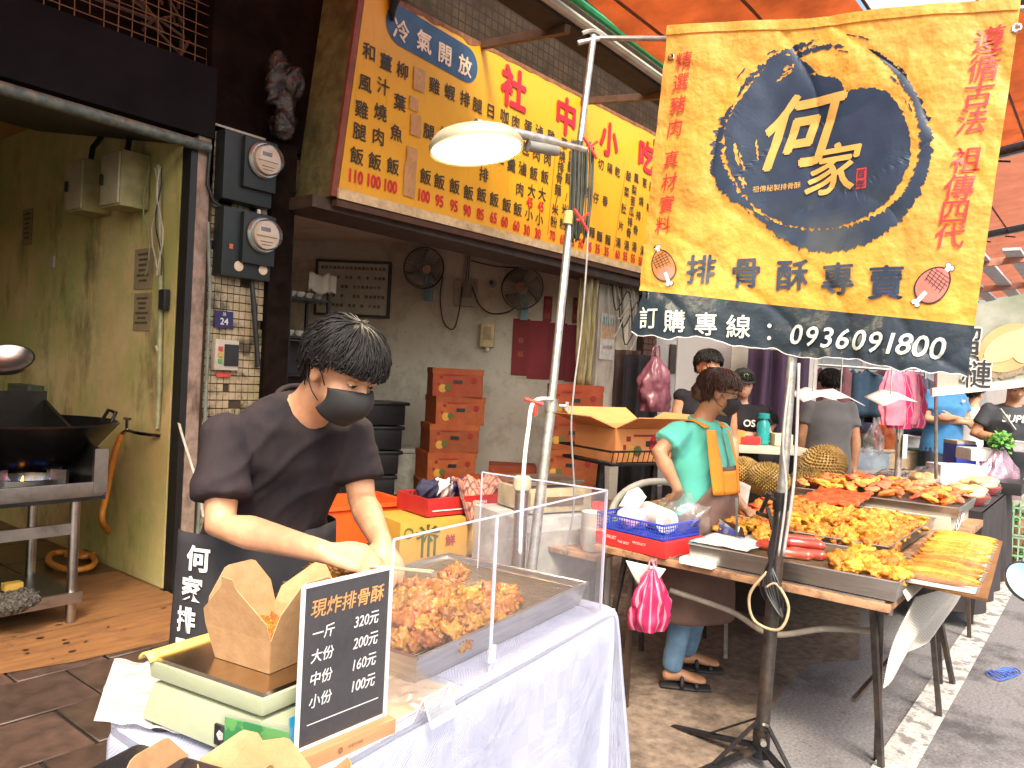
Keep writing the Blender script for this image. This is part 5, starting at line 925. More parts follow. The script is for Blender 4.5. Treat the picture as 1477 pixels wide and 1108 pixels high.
g = MB(); j2 = ay(820, 318, 2.0); g.tube([j2-dr*.02, j2+dr*.04], .026, 12); g.build('tape_joint', M('tape_yellow', (.45, .38, .12), .5), t, smooth='auto')
g = MB(); g.tube([p0+V((.2, 0, .02)), p0, p0+V((-.2, 0, .02))], .02, 8); g.tube([p0+V((0, .2, .02)), p0, p0+V((0, -.2, .02))], .02, 8); g.build('foot', black_iron, t, smooth='auto')
BX = 3.0
g = MB(); g.tube([ptp-dr*.02+V((-.05, .05, -.02)), ptp+V((.02, -.03, -.01)), V(ax(965, 56, BX+.06)), V(ax(1477, 13, BX+.06)), V(ax(1560, 6, BX+.06))], .012, 10); g.build('banner_rod', galv, t, smooth='auto')
g = MB(); g.tube(smoothpts([ptp+V((-.05, .03, .0)), ptp+V((-.01, 0, .02)), ptp+V((.04, -.03, .01))]), .01, 6); g.build('rod_hook', galv, t)
LD = 2.62; la, lb = ad(845, 216, 2.93), ad(686, 178, LD)
t = thing('hanging_lamp', 'lit round disc work lamp on an arm from the leaning pole', 'lamp', (0, 0, 0)); g = MB(); g.tube([la, la.lerp(lb, .45)], .011, 10); g.build('arm_tube', galv, t, smooth='auto'); g = MB(); g.tube([la.lerp(lb, .3), lb], .017, 12); g.build('sleeve_tube', galv, t, smooth='auto'); g = MB(); g.tube([la.lerp(lb, .28)-Z*.03, la.lerp(lb, .55)-Z*.035], .02, 10); g.build('driver_tube', M('driver_grey', (.2, .2, .18), .4), t, smooth='auto')
lc = ad(687, 212, LD); tl = (Matrix.Rotation(math.radians(-7), 3, V(Fv))@Matrix.Rotation(math.radians(-3), 3, V(Rv)))
LRt = tl; r0 = .158
lshell = M('lamp_shell', (.5, .45, .32), .35, .3, var=.1)
g = MB(); g.lathe([(.001, .06), (.06, .058), (.1, .05), (.14, .035), (r0, .012), (r0+.004, 0), (r0, -.012), (r0-.006, -.012)], lc, 48, LRt); g.build('shell', lshell, t, smooth='auto')
lmp = bpy.data.materials.new('lit_diffuser'); lmp.use_nodes = True; b = lmp.node_tree.nodes['Principled BSDF']; b.inputs['Emission Color'].default_value = (1, .93, .66, 1); b.inputs['Emission Strength'].default_value = 9; b.inputs['Base Color'].default_value = (.9, .85, .6, 1)
g = MB(); g.lathe([(.001, -.02), (.09, -.018), (r0-.02, -.01), (r0-.006, .0)], lc, 48, LRt); g.build('lit_diffuser', lmp, t, smooth=True); g = MB(); g.lathe([(r0-.004, -.014), (r0+.001, -.016), (r0+.002, -.01)], lc, 48, LRt); g.build('rim', M('rim_cream', (.75, .68, .3), .4), t, smooth='auto')
g = MB(); g.tube([lc+LRt@V((0, 0, .05)), la.lerp(lb, .8)], .014, 8); g.build('neck', lshell, t)
pl_ = bpy.data.lights.new('lamp_glow', 'AREA'); pl_.shape = 'DISK'; pl_.size = .28; pl_.energy = 9; pl_.color = (1, .82, .52); po = bpy.data.objects.new('lamp_glow', pl_); COL.objects.link(po); po.matrix_world = Matrix.Translation(lc+LRt@V((0, 0, -.03)))@LRt.to_4x4(); po.parent = t; po['label'] = 'light of the lit lamp'
# coiled flex on pole
fx_ = M('flex_dark', (.05, .055, .04), .5, var=.4)
g = MB(); cpx = ay(836, 275, 1.97)
for k in range(16):
    o_ = random.uniform(-.022, .03); w_ = random.uniform(.01, .03); h_ = random.uniform(.2, .24); y_ = random.uniform(-.02, .015)
    g.tube(smoothpts([cpx+V((o_-w_, y_-o_, .22)), cpx+V((o_-w_*1.2, y_-o_-.01, 0)), cpx+V((o_-w_*.3, y_-o_, -h_)), cpx+V((o_+w_, y_-o_, -.02)), cpx+V((o_+w_*.7, y_-o_, .2))], 4), .0042, 5)
tag(g.build('coiled_flex', fx_, smooth=True), 'bundle of coiled dark flex tied to the leaning pole', 'cable')
rdp = M('red_tie', (.6, .04, .03), .4)
for px, py, lab in [(851, 212, 'upper red plastic tie on the coiled flex'), (838, 316, 'lower red plastic tie on the coiled flex')]:
    c = ay(px, py, 1.93); g = MB(); g.tube([c+V((-.03, .02, .04)), c, c+V((.03, -.02, -.05))], .007, 6); g.tube([c+V((.03, -.02, .03)), c, c+V((-.02, .01, -.01))], .006, 6); tag(g.build('red_tie', rdp), lab, 'tie')
g = MB(); g.tube(smoothpts([ay(851, 220, 1.95), ay(849, 300, 1.95), ay(846, 380, 1.9), ay(838, 480, 1.9), ay(828, 560, 1.9), ay(824, 620, 1.9), ay(828, 700, 1.9), ay(826, 745, 1.9), ay(815, 800, 1.9)]), .0045, 6); tag(g.build('thin_flex', M('flex_grey', (.2, .2, .2), .5), smooth=True), 'thin grey flex hanging down beside the leaning pole', 'cable')
g = MB(); g.tube(smoothpts([J1+V((-.02, -.02, .03)), ay(770, 580, 1.93), ay(762, 620, 1.93), ay(756, 670, 1.93), ay(752, 745, 1.93), ay(750, 800, 1.93)]), .009, 8); tag(g.build('white_flex', M('flex_white', (.75, .75, .75), .4), smooth=True), 'thick white cable looping from the clamp of the leaning pole', 'cable')
g = MB(); c = ay(773, 583, 1.92); g.tube([c+V((-.04, .03, .02)), c+V((.02, -.02, -.0))], .009, 7); g.tube([c, c+V((0, 0, -.05))], .009, 7); tag(g.build('red_clip', rdp), 'red clip on the pole clamp', 'clip')
# ---------------- banner stand
bpx = V((3.05, 1.03, 0)); t = thing('banner_stand', 'black telescopic tripod stand carrying the banner in front of the food table', 'stand', (0, 0, 0)); tp_ = V(ax(1150, 300, BX+.03)); bt = V(ay(1123, 1050, 1.03)) if 0 else bpx
g = MB(); a = V((3.03, 1.04, .1)); b_ = V((3.05, 1.02, 1.05)); g.tube([a, b_], .027, 16); g.build('lower_tube', rust_iron, t, smooth='auto'); g = MB(); g.tube([b_, V((3.06, 1.0, 2.2)), V((3.04, .98, 2.93))], .019, 14); g.build('upper_tube', galv, t, smooth='auto'); g = MB(); g.tube([b_-Z*.03, b_+Z*.04], .033, 14); g.tube([b_, b_+V((-.07, .05, .03))], .008, 7); g.tube([b_+V((-.05, .06, -.04)), b_+V((-.08, .02, .04))], .009, 7); g.build('collar', black_iron, t, smooth='auto')
g = MB(); g.tube([a-Z*.06, a+Z*.05], .034, 14); g.build('hub', black_iron, t, smooth='auto')
for k, an in enumerate((2.65, 4.1, .3, 1.4)):
    e = a+V((.42*math.cos(an), .42*math.sin(an), -.1)); g = MB(); g.bar(a+V((0, 0, -.02)), e, .032, .014); g.build('leg', black_iron, t); g = MB(); g.bar(a+V((0, 0, .1)), a.lerp(e, .55), .016, .008); g.build('brace', black_iron, t)
g = MB(); g.tube([a+V((-.04, -.02, .02)), a+V((-.06, -.03, .02))], .012, 8); g.tube([a+V((-.03, -.03, .08)), a+V((-.07, -.03, .1))], .006, 6); g.build('wing_nut', galv, t)
g = MB()
for k in range(7):
    x_ = random.uniform(-.02, .02); g.tube(smoothpts([V((3.02+x_, 1.01, 1.02)), V((3.0+x_, 1.03+x_, .85)), V((2.99, 1.02-x_*2, .72)), V((3.0+x_*2, .98+x_, .62)), V((3.03, 1.04+2*x_, .7)), V((3.0, 1.02, .86))], 4), .0055, 6)
tag(g.build('tied_cables', black_plastic, smooth=True), 'loops of black cable bound to the banner stand at table height', 'cable')
g = MB(); g.tube(smoothpts([V((2.99, 1.04, .78)), V((2.98, 1.1, .68)), V((2.99, 1.08, .58)), V((2.98, .98, .57)), V((2.99, .95, .66)), V((2.99, 1.0, .74)), V((2.99, 1.04, .72))]), .006, 6); tag(g.build('tan_cord', M('cord_tan', (.4, .3, .18), .7), smooth=True), 'tan cord looped round the banner stand', 'cord')
g = MB(); g.tube(smoothpts([V((3.02, 1.0, 1.6)), V((3.0, 1.01, 1.3)), V((3.01, .99, 1.1)), V((2.99, 1.0, .85))]), .005, 6); g.tube(smoothpts([V((3.03, .975, 1.6)), V((3.035, .97, 1.3)), V((3.01, .965, 1.1)), V((3.0, .985, .85))]), .006, 6); tag(g.build('taped_cables', M('cable_grey_white', (.35, .35, .35), .4), smooth=True), 'grey cables running down the banner stand', 'cable')
# ---------------- BANNER
bn = thing('food_banner', 'yellow and black printed food banner hanging from a rod over the right stall', 'banner', (0, 0, 0))
bc_ = {'tl': (965, 45), 'tr': (1472, 4), 'br': (1395, 546), 'bl': (915, 480)}
def bq(u, v): # banner pixel frame, v down
    (ax0, ay0), (ax1, ay1), (ax2, ay2), (ax3, ay3) = bc_['tl'], bc_['tr'], bc_['br'], bc_['bl']
    x = (1-v)*((1-u)*ax0+u*ax1)+v*((1-u)*ax3+u*ax2); y = (1-v)*((1-u)*ay0+u*ay1)+v*((1-u)*ay3+u*ay2); return x, y
def wavex(p): y, z = p.y, p.z; e_ = max(0, 1-abs(z-1.62)/.25); return .022*math.sin(y*7+.6)+.006*(1-abs(math.sin(y*5+z*8+2*mn.noise(V((y*2, z*2, 8))))))**3+.008*(1-abs(math.sin(y*9-z*6+2.5*mn.noise(V((y*2, z*2, 2))))))**4+.012*mn.noise(V((y*4, z*3, 0)))+.003*mn.noise(V((y*14, z*11, 3)))+e_*.012*mn.noise(V((y*18, z*9, 5)))
def bw(p, o=0.): p = V(p); return V((BX+wavex(p)-o, p.y, p.z))
def BP(x, y, o=0.): return bw(V(ax(x, y, BX)), o)
cy_m = cloth_mat('banner_yellow', (.8, .4, .06), .3, .5, var=.08, scale=3, bump=.8, bscale=6, bdist=.05); stain_or_glow(cy_m, (.68, .42, .16), 1.2, .5, .75, .4); stain_or_glow(cy_m, (.55, .26, .04), 5, .6, .85, .3); stain_or_glow(cy_m, (.3, .12, .03), 30, .66, .74, .5)  # the large pale patches paint in sunlight showing through the cloth
ck_m = cloth_mat('banner_black', (.022, .035, .05), .12, .35, var=.2, scale=3, bump=.6, bscale=14, bdist=.012)
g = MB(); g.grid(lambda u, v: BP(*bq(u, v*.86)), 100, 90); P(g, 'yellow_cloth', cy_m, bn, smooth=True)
def blk_fn(u, v):
    x, y = bq(u, .86+.14*v); x += (5*math.sin(v*4+1)+3*mn.noise(V((v*5, 1, 0))))*(1 if u < .02 else 0)
    if v > .5: y += (v-.5)*2*(9*mn.noise(V((u*7, 0, 0)))+6*mn.noise(V((u*23, 1, 0)))-2)
    return BP(x, y)
g = MB(); g.grid(blk_fn, 110, 20); P(g, 'black_strip', ck_m, bn, smooth=True)
g = MB(); g.tube([blk_fn(i/110, 1)-X*.002 for i in range(111)], .0022, 4); P(g, 'frayed_hem', M('hem_thread', (.6, .6, .6), .8), bn)
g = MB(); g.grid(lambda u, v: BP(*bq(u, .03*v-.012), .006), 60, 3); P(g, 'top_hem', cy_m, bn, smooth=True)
for x, y in [(971, 85), (1466, 40)]: g = MB(); g.lathe([(.006, 0), (.012, .001), (.016, 0)], BP(x, y, .004), 16, Matrix.Rotation(math.radians(-90), 3, 'Y')); P(g, 'eyelet', chrome, bn)
navy = cloth_mat('banner_ink', (.022, .04, .075), .08, .4, var=.15, scale=5); bred = cloth_mat('banner_red', (.62, .05, .05), .15, .4, var=.06); bgold = cloth_mat('banner_gold', (.8, .45, .12), .2, .4, var=.04); bwh = cloth_mat('banner_white', (.7, .76, .7), .15, .4, var=.08)
ECX, ECY = 1190, 205
def EP(a, r, o): # polar print frame: a degrees clockwise from up, r 1 = outer brush ring
    t = math.radians(a); x, y = ECX+150*r*math.sin(t), ECY-154*r*math.cos(t); return BP(x, y, o)
def ann(mb, a0, a1, rin, rout, o, jit=.01, n=None, fr=11):
    n = n or int(abs(a1-a0)*2.2)+4; vs = []
    for i in range(n+1):
        a = a0+(a1-a0)*i/n; t = i/n; tp__ = min(1, t*8, (1-t)*8)**.6; mid = (rin(a)+rout(a))/2; hw = (rout(a)-rin(a))/2*tp__
        j1 = jit*(mn.noise(V((a*.35, 1, fr)))+.8*mn.noise(V((a*1.1, 4, fr)))); j2 = jit*(mn.noise(V((a*.3, 9, fr)))+.8*mn.noise(V((a*.9, 7, fr))))
        r0_, r1_ = mid-hw+j1*tp__, mid+hw+j2*tp__
        for k in range(7): vs.append(EP(a, r0_+(r1_-r0_)*k/6, o))
    mb.add(vs, [(7*i+k, 7*i+7+k, 7*i+8+k, 7*i+1+k) for i in range(n) for k in range(6)])
lin = lambda pts: (lambda a: float(np.interp(a, [p[0] for p in pts], [p[1] for p in pts])))
dk_ = MB(); ann(dk_, 25, 232, lin([(25, .93), (60, .92), (90, .925), (120, .915), (150, .84), (180, .8), (205, .86), (232, .93)]), lin([(25, 1.0), (60, .99), (90, 1.04), (120, 1.05), (150, 1.04), (180, 1.03), (205, 1.0), (232, .97)]), .0022, .035)
ann(dk_, 228, 292, lin([(228, .9), (245, .96), (262, .99), (292, .93)]), lin([(228, .97), (245, 1.1), (255, 1.12), (268, 1.06), (292, .97)]), .0022, .05, fr=3)
ann(dk_, 296, 352, lin([(296, .93), (325, .92), (352, .93)]), lin([(296, .96), (325, .965), (352, .985)]), .0022, .03, fr=5); ann(dk_, 330, 372, lin([(330, .84), (372, .9)]), lin([(330, .9), (372, .93)]), .0022, .03, fr=8)
def disc(mb, rf, o, n=220, k=14, cx=0, cy=0):
    vs = []
    for i in range(n):
        a = 360*i/n; R__ = rf(a)
        for j in range(k+1): vs.append(EP(a, R__*j/k if j else .001, o))
    mb.add(vs, [(i*(k+1)+j, i*(k+1)+j+1, ((i+1) % n)*(k+1)+j+1, ((i+1) % n)*(k+1)+j) for i in range(n) for j in range(k)])
rb_ = lin([(0, .62), (14, .6), (22, .5), (34, .6), (52, .76), (80, .82), (100, .85), (130, .83), (160, .8), (185, .8), (210, .86), (240, .93), (262, .95), (280, .95), (300, .9), (320, .92), (335, .93), (345, .8), (352, .66), (360, .62)])
disc(dk_, lambda a: rb_(a)+.03*mn.noise(V((a*.4, 2, 2)))+.025*mn.noise(V((a*1.3, 2, 6))), .0026)
for k in range(46):
    a = random.choice([random.uniform(300, 350), random.uniform(40, 120), random.uniform(190, 260), random.uniform(-10, 20)]); r_ = random.uniform(.84, 1.04); l_ = random.uniform(2, 9); w_ = random.uniform(.004, .016); ann(dk_, a, a+l_, lambda x: r_, lambda x: r_+w_, .0024, .01, 8, fr=k)
P(dk_, 'brush_ring_print', navy, bn)
for k in range(9):
    yl = MB()
    a = random.choice([random.uniform(292, 330), random.uniform(225, 262), random.uniform(318, 350)]); r_ = random.uniform(.66, .9); l_ = random.uniform(5, 18); w_ = random.uniform(.008, .03); ann(yl, a, a+l_, lambda x: r_, lambda x: r_+w_, .0032, .025, 12, fr=k+40)
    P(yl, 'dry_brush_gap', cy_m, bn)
def BT(mb, s, x, y, size, b=.02, o=.006, sl=0., wide=1.): put(mb, s, V(ax(x, y, BX)), -Y, Z, size, b, sl, lambda p: bw(p, o), wide)
r_ = MB()
for s, x, y in [('精', 990, 91), ('選', 986, 121), ('豬', 982, 154), ('肉', 977, 187), ('真', 972, 232), ('材', 969, 264), ('實', 965, 296), ('料', 959, 326)]: r_ = MB(); BT(r_, s, x, y, .078, .006, sl=.08); P(r_, 'red_character', bred, bn)
for s, x, y in [('遵', 1427, 58), ('循', 1420, 98), ('古', 1412, 137), ('法', 1403, 175), ('祖', 1395, 232), ('傳', 1385, 272), ('四', 1378, 307), ('代', 1371, 341)]: r_ = MB(); BT(r_, s, x, y, .094, .008, sl=.12); P(r_, 'red_character', bred, bn)
r_ = MB()
for s, x, y in [('排', 1013, 389), ('骨', 1076, 393), ('酥', 1141, 396), ('專', 1208, 402), ('賣', 1279, 408)]: r_ = MB(); BT(r_, s, x, y, .128, .02); P(r_, 'dark_character', navy, bn)
r_ = MB(); BT(r_, '何', 1153, 186, .30, .022, .006, .28); P(r_, 'gold_character', bgold, bn); r_ = MB(); BT(r_, '家', 1201, 243, .2, .018, .0072, .2); P(r_, 'gold_character', bgold, bn); r_ = MB(); BT(r_, '祖傳秘製排骨酥', 1118, 269, .027, .0, .006); P(r_, 'gold_lettering', bgold, bn)
g = MB(); p = V(ax(1243, 258, BX)); g.grid(lambda u, v: bw(p-Y*(u-.5)*.036+Z*(v-.5)*.075, .0045), 4, 6); P(g, 'red_seal', bred, bn); r_ = MB(); BT(r_, '百', 1243, 251, .034, .01, .006); BT(r_, '年', 1242, 266, .034, .01, .006); P(r_, 'seal_lettering', navy, bn)
r_ = MB()
for s, x, y in [('訂', 938, 459), ('購', 977, 464), ('專', 1021, 468), ('線', 1065, 471), ('：', 1116, 476)]: r_ = MB(); BT(r_, s, x, y, .1, .012); P(r_, 'white_character', bwh, bn)
for s, x, y in [('0', 1147, 482), ('9', 1170, 485), ('3', 1193, 487), ('6', 1216, 489), ('0', 1240, 491), ('9', 1264, 494), ('1', 1287, 496), ('8', 1307, 497), ('0', 1330, 500), ('0', 1354, 503)]: r_ = MB(); BT(r_, s, x, y, .105, .012, sl=.2); P(r_, 'white_digit', bwh, bn)
# two meat emblems
pink, pinkd, brn, bone = cloth_mat('meat_pink', (.6, .2, .16), .15, .4, var=.1), cloth_mat('meat_brown', (.5, .2, .06), .15, .4, var=.1), cloth_mat('meat_outline', (.03, .02, .03), .1, .4), cloth_mat('bone_white', (.75, .72, .66), .15, .4, var=.04)
def meat(cx, cy, s, ang, body):
    ca, sa = math.cos(ang), math.sin(ang); W_ = lambda x, y, o: BP(cx+s*(x*ca-y*sa), cy+s*(x*sa+y*ca), o)
    def poly(mb, pts, o): c = [sum(p[0] for p in pts)/len(pts), sum(p[1] for p in pts)/len(pts)]; mb.add([W_(*c, o)]+[W_(x, y, o) for x, y in pts], [(0, i+1, (i+1) % len(pts)+1) for i in range(len(pts))])
    egg = lambda k: [(k*.62*math.cos(t)*(1+.12*math.sin(t)), k*.85*math.sin(t)) for t in np.linspace(0, 2*math.pi, 33)[:-1]]
    def bonep(y0, y1, k): sgn = 1 if y1 > y0 else -1; e_ = .03*(k > 1); return [(-.09-e_, y0), (-.1-e_, y1-.08*sgn), (-.2-e_, y1-.02*sgn), (-.2-e_, y1+.1*sgn+e_*sgn), (-.06, y1+.16*sgn+e_*sgn), (0, y1+.06*sgn+e_*sgn), (.06, y1+.16*sgn+e_*sgn), (.2+e_, y1+.1*sgn+e_*sgn), (.2+e_, y1-.02*sgn), (.1+e_, y1-.08*sgn), (.09+e_, y0)]
    m = MB()
    for p in (bonep(.6, 1.05, 2), bonep(-.6, -1.05, 2), egg(1.1)): poly(m, p, .0034)
    P(m, 'emblem_outline', brn, bn); m = MB(); poly(m, bonep(-.7, -1.05, 0), .0038); P(m, 'emblem_bone', bone, bn); m = MB(); poly(m, egg(1.), .0042); P(m, 'emblem_meat', body, bn); m = MB(); poly(m, [(.5*math.cos(t), .45+.33*math.sin(t)) for t in np.linspace(0, 2*math.pi, 25)[:-1]], .0048); P(m, 'emblem_cut', pink, bn); m = MB(); poly(m, bonep(.42, 1.05, 0), .0054); P(m, 'emblem_bone', bone, bn)
    m = MB()
    for k in range(-2, 3):
        for A, B_ in (((k*.2-.08, -.72+.1*abs(k)), (k*.2+.04, .1)), ((-.5+.03*abs(k), -.3+k*.14), (.5-.03*abs(k), -.38+k*.16))):
            n_ = 6; q_ = [(A[0]+(B_[0]-A[0])*i/n_, A[1]+(B_[1]-A[1])*i/n_) for i in range(n_+1)]; vs = []
            dx, dy = B_[1]-A[1], A[0]-B_[0]; l_ = math.hypot(dx, dy); dx, dy = dx/l_*.014, dy/l_*.014
            for x, y in q_: vs += [W_(x-dx, y-dy, .005), W_(x+dx, y+dy, .005)]
            m.add(vs, [(2*i, 2*i+1, 2*i+3, 2*i+2) for i in range(n_)])
    P(m, 'emblem_grid', brn, bn)
meat(960, 384, 26, -.35, pinkd); meat(1347, 412, 33, .75, pink)
# ============================================================ RIGHT FOOD STALL
KZ = .72
t = thing('food_table', 'folding table with chipped wooden edge and thin iron legs under the big food trays', 'table', (0, 0, 0)); tbw = stain_or_glow(M('chipped_board', (.3, .16, .08), .6, col2=(.45, .26, .14), scale=6), (.08, .04, .03), 14, .5, .62, .7)
g = MB(); g.bx((3.1, .62, KZ-.03), (4.35, 1.9, KZ)); g.build('table_top', tbw, t, bevel=.006)
for (xa, ya, xb, yb) in [(3.2, .7, 3.36, .67), (3.25, .68, 3.42, .70), (4.05, .66, 4.09, .58), (4.2, .68, 4.6, .60), (3.15, 1.72, 3.12, 1.70), (3.2, 1.78, 3.2, 1.9), (4.2, 1.7, 4.07, 1.62), (4.1, 1.8, 4.3, 1.84)]: g = MB(); g.bar((xa, ya, KZ-.03), (xb, yb, 0), .022); g.build('leg', rust_iron, t)
for y in (.75, 1.75): g = MB(); g.bar((3.2, y, .3), (4.2, y, .3), .016); g.build('stretcher', rust_iron, t)
g = MB(); g.tube(smoothpts([(3.2, 1.55, .56), (3.3, 1.3, .5), (3.25, 1.1, .46), (3.3, .9, .52), (3.5, .75, .5)]), .013, 8); tag(g.build('looped_cord', M('cord_grey', (.3, .27, .22), .6), smooth=True), 'grey cord slung under the food table', 'cord')
g = MB()
for k in range(52): y = .66+k*.018; g.bar((3.115, y, KZ+.008), (3.6, y, KZ+.008), .004)
g.bar((3.12, .64, KZ+.005), (3.12, 1.6, KZ+.005), .008); tag(g.build('wire_rack', M('rack_steel', (.6, .58, .55), .3, .9)), 'flat wire rack between the wooden table and the front tray', 'rack')['kind'] = 'thing'
g = MB(); g.bx((3.07, 1.30, KZ+.002), (3.2, 1.45, KZ+.03)); tag(g.build('foam_slab', M('foam_lid', (.8, .8, .78), .6), bevel=.006), 'small white foam lid wedged under the front tray', 'lid')
tr_ = tray('wide steel tray nearest the banner stand with sausages and yellow cutlets', V((3.36, 1.01, KZ+.015)), None, .83, .52, .075, group='steel food trays', rz=math.pi/2)
kind((lambda g: (([g.bar((-.40, -.24+k*.0125, .062), (.40, -.24+k*.0125, .062), .002) for k in range(39)], [g.bar((-.39+k*.0195, -.25, .06), (-.39+k*.0195, .25, .06), .002) for k in range(41)]), g)[1])(MB()).build('rack_wires', wrr, tr_), 'stuff', 'fine wires of the draining rack')
tr2 = tray('steel tray heaped with golden fried chunks behind the sausages', V((4.22, 1.18, KZ+.05)), None, .86, 1.1, .06, group='steel food trays', rz=math.pi/2)
tr3 = tray('raised steel tray of pink and orange fried pieces farther down the stall', V((5.25, 1.12, KZ+.1)), None, .92, .66, .06, group='steel food trays', rz=math.pi/2)
t2 = thing('rear_food_table', 'second folding table under the rear trays', 'table', (0, 0, 0)); g = MB(); g.bx((4.38, .62, KZ-.02), (5.62, 2.3, KZ+.02)); g.build('table_top', tbw, t2, bevel=.006)
for x, y in [(4.5, .7), (5.5, .7), (4.5, 2.2), (5.5, 2.2)]: g = MB(); g.bar((x, y, KZ), (x+.05, y-.05, 0), .022); g.build('leg', rust_iron, t2)
g = MB(); g.bx((4.9, .7, KZ+.02), (5.6, 1.55, KZ+.1)); tag(g.build('tray_support', dirty_white, bevel=.006), 'pale box propping up the raised tray', 'box')
# foods
yel = crumbs('golden_crust', [(.4, .15, .012), (.66, .32, .045), (.26, .06, .008)]); stain_or_glow(yel, (.5, .12, .01), 11, .52, .66, .7); org = crumbs('orange_crust', [(.62, .17, .02), (.82, .33, .06), (.4, .07, .01)]); pnk = crumbs('pink_crust', [(.48, .11, .04), (.66, .27, .11), (.32, .05, .02)]); redm = crumbs('red_shreds', [(.42, .06, .012), (.66, .16, .03), (.25, .02, .005)], .4)
ym_ = [lump('golden_chunk', (.04, .03, .027), yel, s+20, 4, .42, 2.4, .3) for s in range(6)]; ys_ = [lump('golden_strip', (.05, .017, .015), yel, s+30, 3, .3, 1.6, .12) for s in range(4)]; pm_ = [lump('pink_piece', (.05, .026, .018), pnk, s+40, 3, .35, 2, .16) for s in range(4)]+[lump('orange_piece', (.05, .026, .018), org, s+44, 3, .35, 2, .16) for s in range(3)]; rm_ = [lump('red_shred', (.045, .016, .012), redm, s+50, 3, .5, 2.5, .25) for s in range(5)]
def heap(meshes, name, lab, cat, grp, x0, x1, y0, y1, n, z, h, s=(.8, 1.2), flat=.4, mind=.0016):
    pts = []; 
    for k in range(n):
        for _ in range(25):
            x, y = random.uniform(x0, x1), random.uniform(y0, y1); l = len([1 for q in pts if (q[0]-x)**2+(q[1]-y)**2 < mind])
            if l == 0 or _ > 18: break
        ex = min((x-x0), (x1-x))/(x1-x0)*2; ey = min(y-y0, y1-y)/(y1-y0)*2; hh = h*min(1, 1.6*min(ex, ey)+.15)
        pts.append((x, y)); o = link(random.choice(meshes), name, None, None, (x, y, z+hh*random.uniform(.55, 1)), (random.uniform(-flat, flat), random.uniform(-flat, flat), random.uniform(0, 6.28))); o.scale = (random.uniform(*s),)*3; tag(o, lab, cat, grp)
heap(ym_, 'fried_chunk', 'plump golden fried chunk heaped in the tray behind the sausages', 'fried food', 'golden fried chunks', 3.70, 4.32, .78, 1.40, 150, KZ+.09, .08)
heap(ys_, 'fried_strip', 'thin golden fried strip at the road side of the tray behind the chunks', 'fried food', 'golden fried strips', 4.3, 4.75, .76, 1.2, 80, KZ+.085, .045, (.7, 1))
heap(ym_, 'fried_cutlet', 'flat yellow fried cutlet at the outer corner of the front tray', 'fried food', 'yellow cutlets on the front tray', 3.17, 3.5, .63, .86, 20, KZ+.085, .03, (.9, 1.25), .25, .003)
heap(rm_, 'red_fried_shred', 'dark red fried meat shred piled behind the banner stand', 'fried food', 'red fried shreds', 3.95, 4.75, 1.28, 1.58, 90, KZ+.095, .06)
heap(pm_, 'pink_fried_piece', 'pinkish fried piece in the raised tray', 'fried food', 'pink fried pieces', 4.97, 5.52, .7, 1.55, 110, KZ+.18, .06)
g = MB(); g.grid(lambda u, v: V((4.45+.45*u, 1.1+.3*v, KZ+.15+.02*mn.noise(V((u*6, v*6, 0)))+.03*u)), 20, 16); tag(g.build('red_meat_slab', redm, smooth=True, solid=.014), 'large flat red fried slab lying over the shredded meat', 'fried food')
# sausages
sau = M('sausage_skin', (.3, .03, .018), .22, col2=(.42, .07, .035), scale=18, bump=.15, bscale=60, rnd=.1, spec=.7, coat=.4)
def sausage():
    g = MB(); pts = [V((.085*math.sin(a), .025*math.cos(a)*1.0-.025, 0)) for a in np.linspace(-1, 1, 13)]; rs = [.004]+[.0185+.001*math.sin(i) for i in range(11)]+[.004]; g.tube([pts[0]-V((.005, 0, 0))]+pts+[pts[-1]+V((.005, 0, 0))], [.003]+rs+[.003], 12); return g.build('sausage', sau, smooth=True, sub=1)
s0 = None
for k, (x, y, z, r, lab) in enumerate([(3.22, 1.02, .02, -1.2, 'plump red sausage lowest on the rack, nearest the tray edge'), (3.27, .98, .02, -1.3, 'red sausage second from the tray edge, in the bottom layer'), (3.31, 1.0, .052, -1.25, 'red sausage resting on top of the two lowest'), (3.33, 1.06, .03, -1.2, 'red sausage in the middle of the sausage pile'), (3.38, 1.05, .05, -1.1, 'red sausage on top toward the golden chunks'), (3.42, 1.1, .04, -1.0, 'farthest red sausage, touching the golden chunks'), (3.28, 1.12, .02, -1.9, 'short red sausage half hidden behind the banner stand')]):
    o = sausage() if s0 is None else link(s0.data, 'sausage'); 
    if s0 is not None: md = o.modifiers.new('u', 'SUBSURF'); md.levels = md.render_levels = 1
    s0 = s0 or o; o.location = (x, y, KZ+.08+z); o.rotation_euler = (.0, 0, r); o.scale = (1.1, 1.2, 1.25); tag(o, lab, 'sausage', 'red sausages')
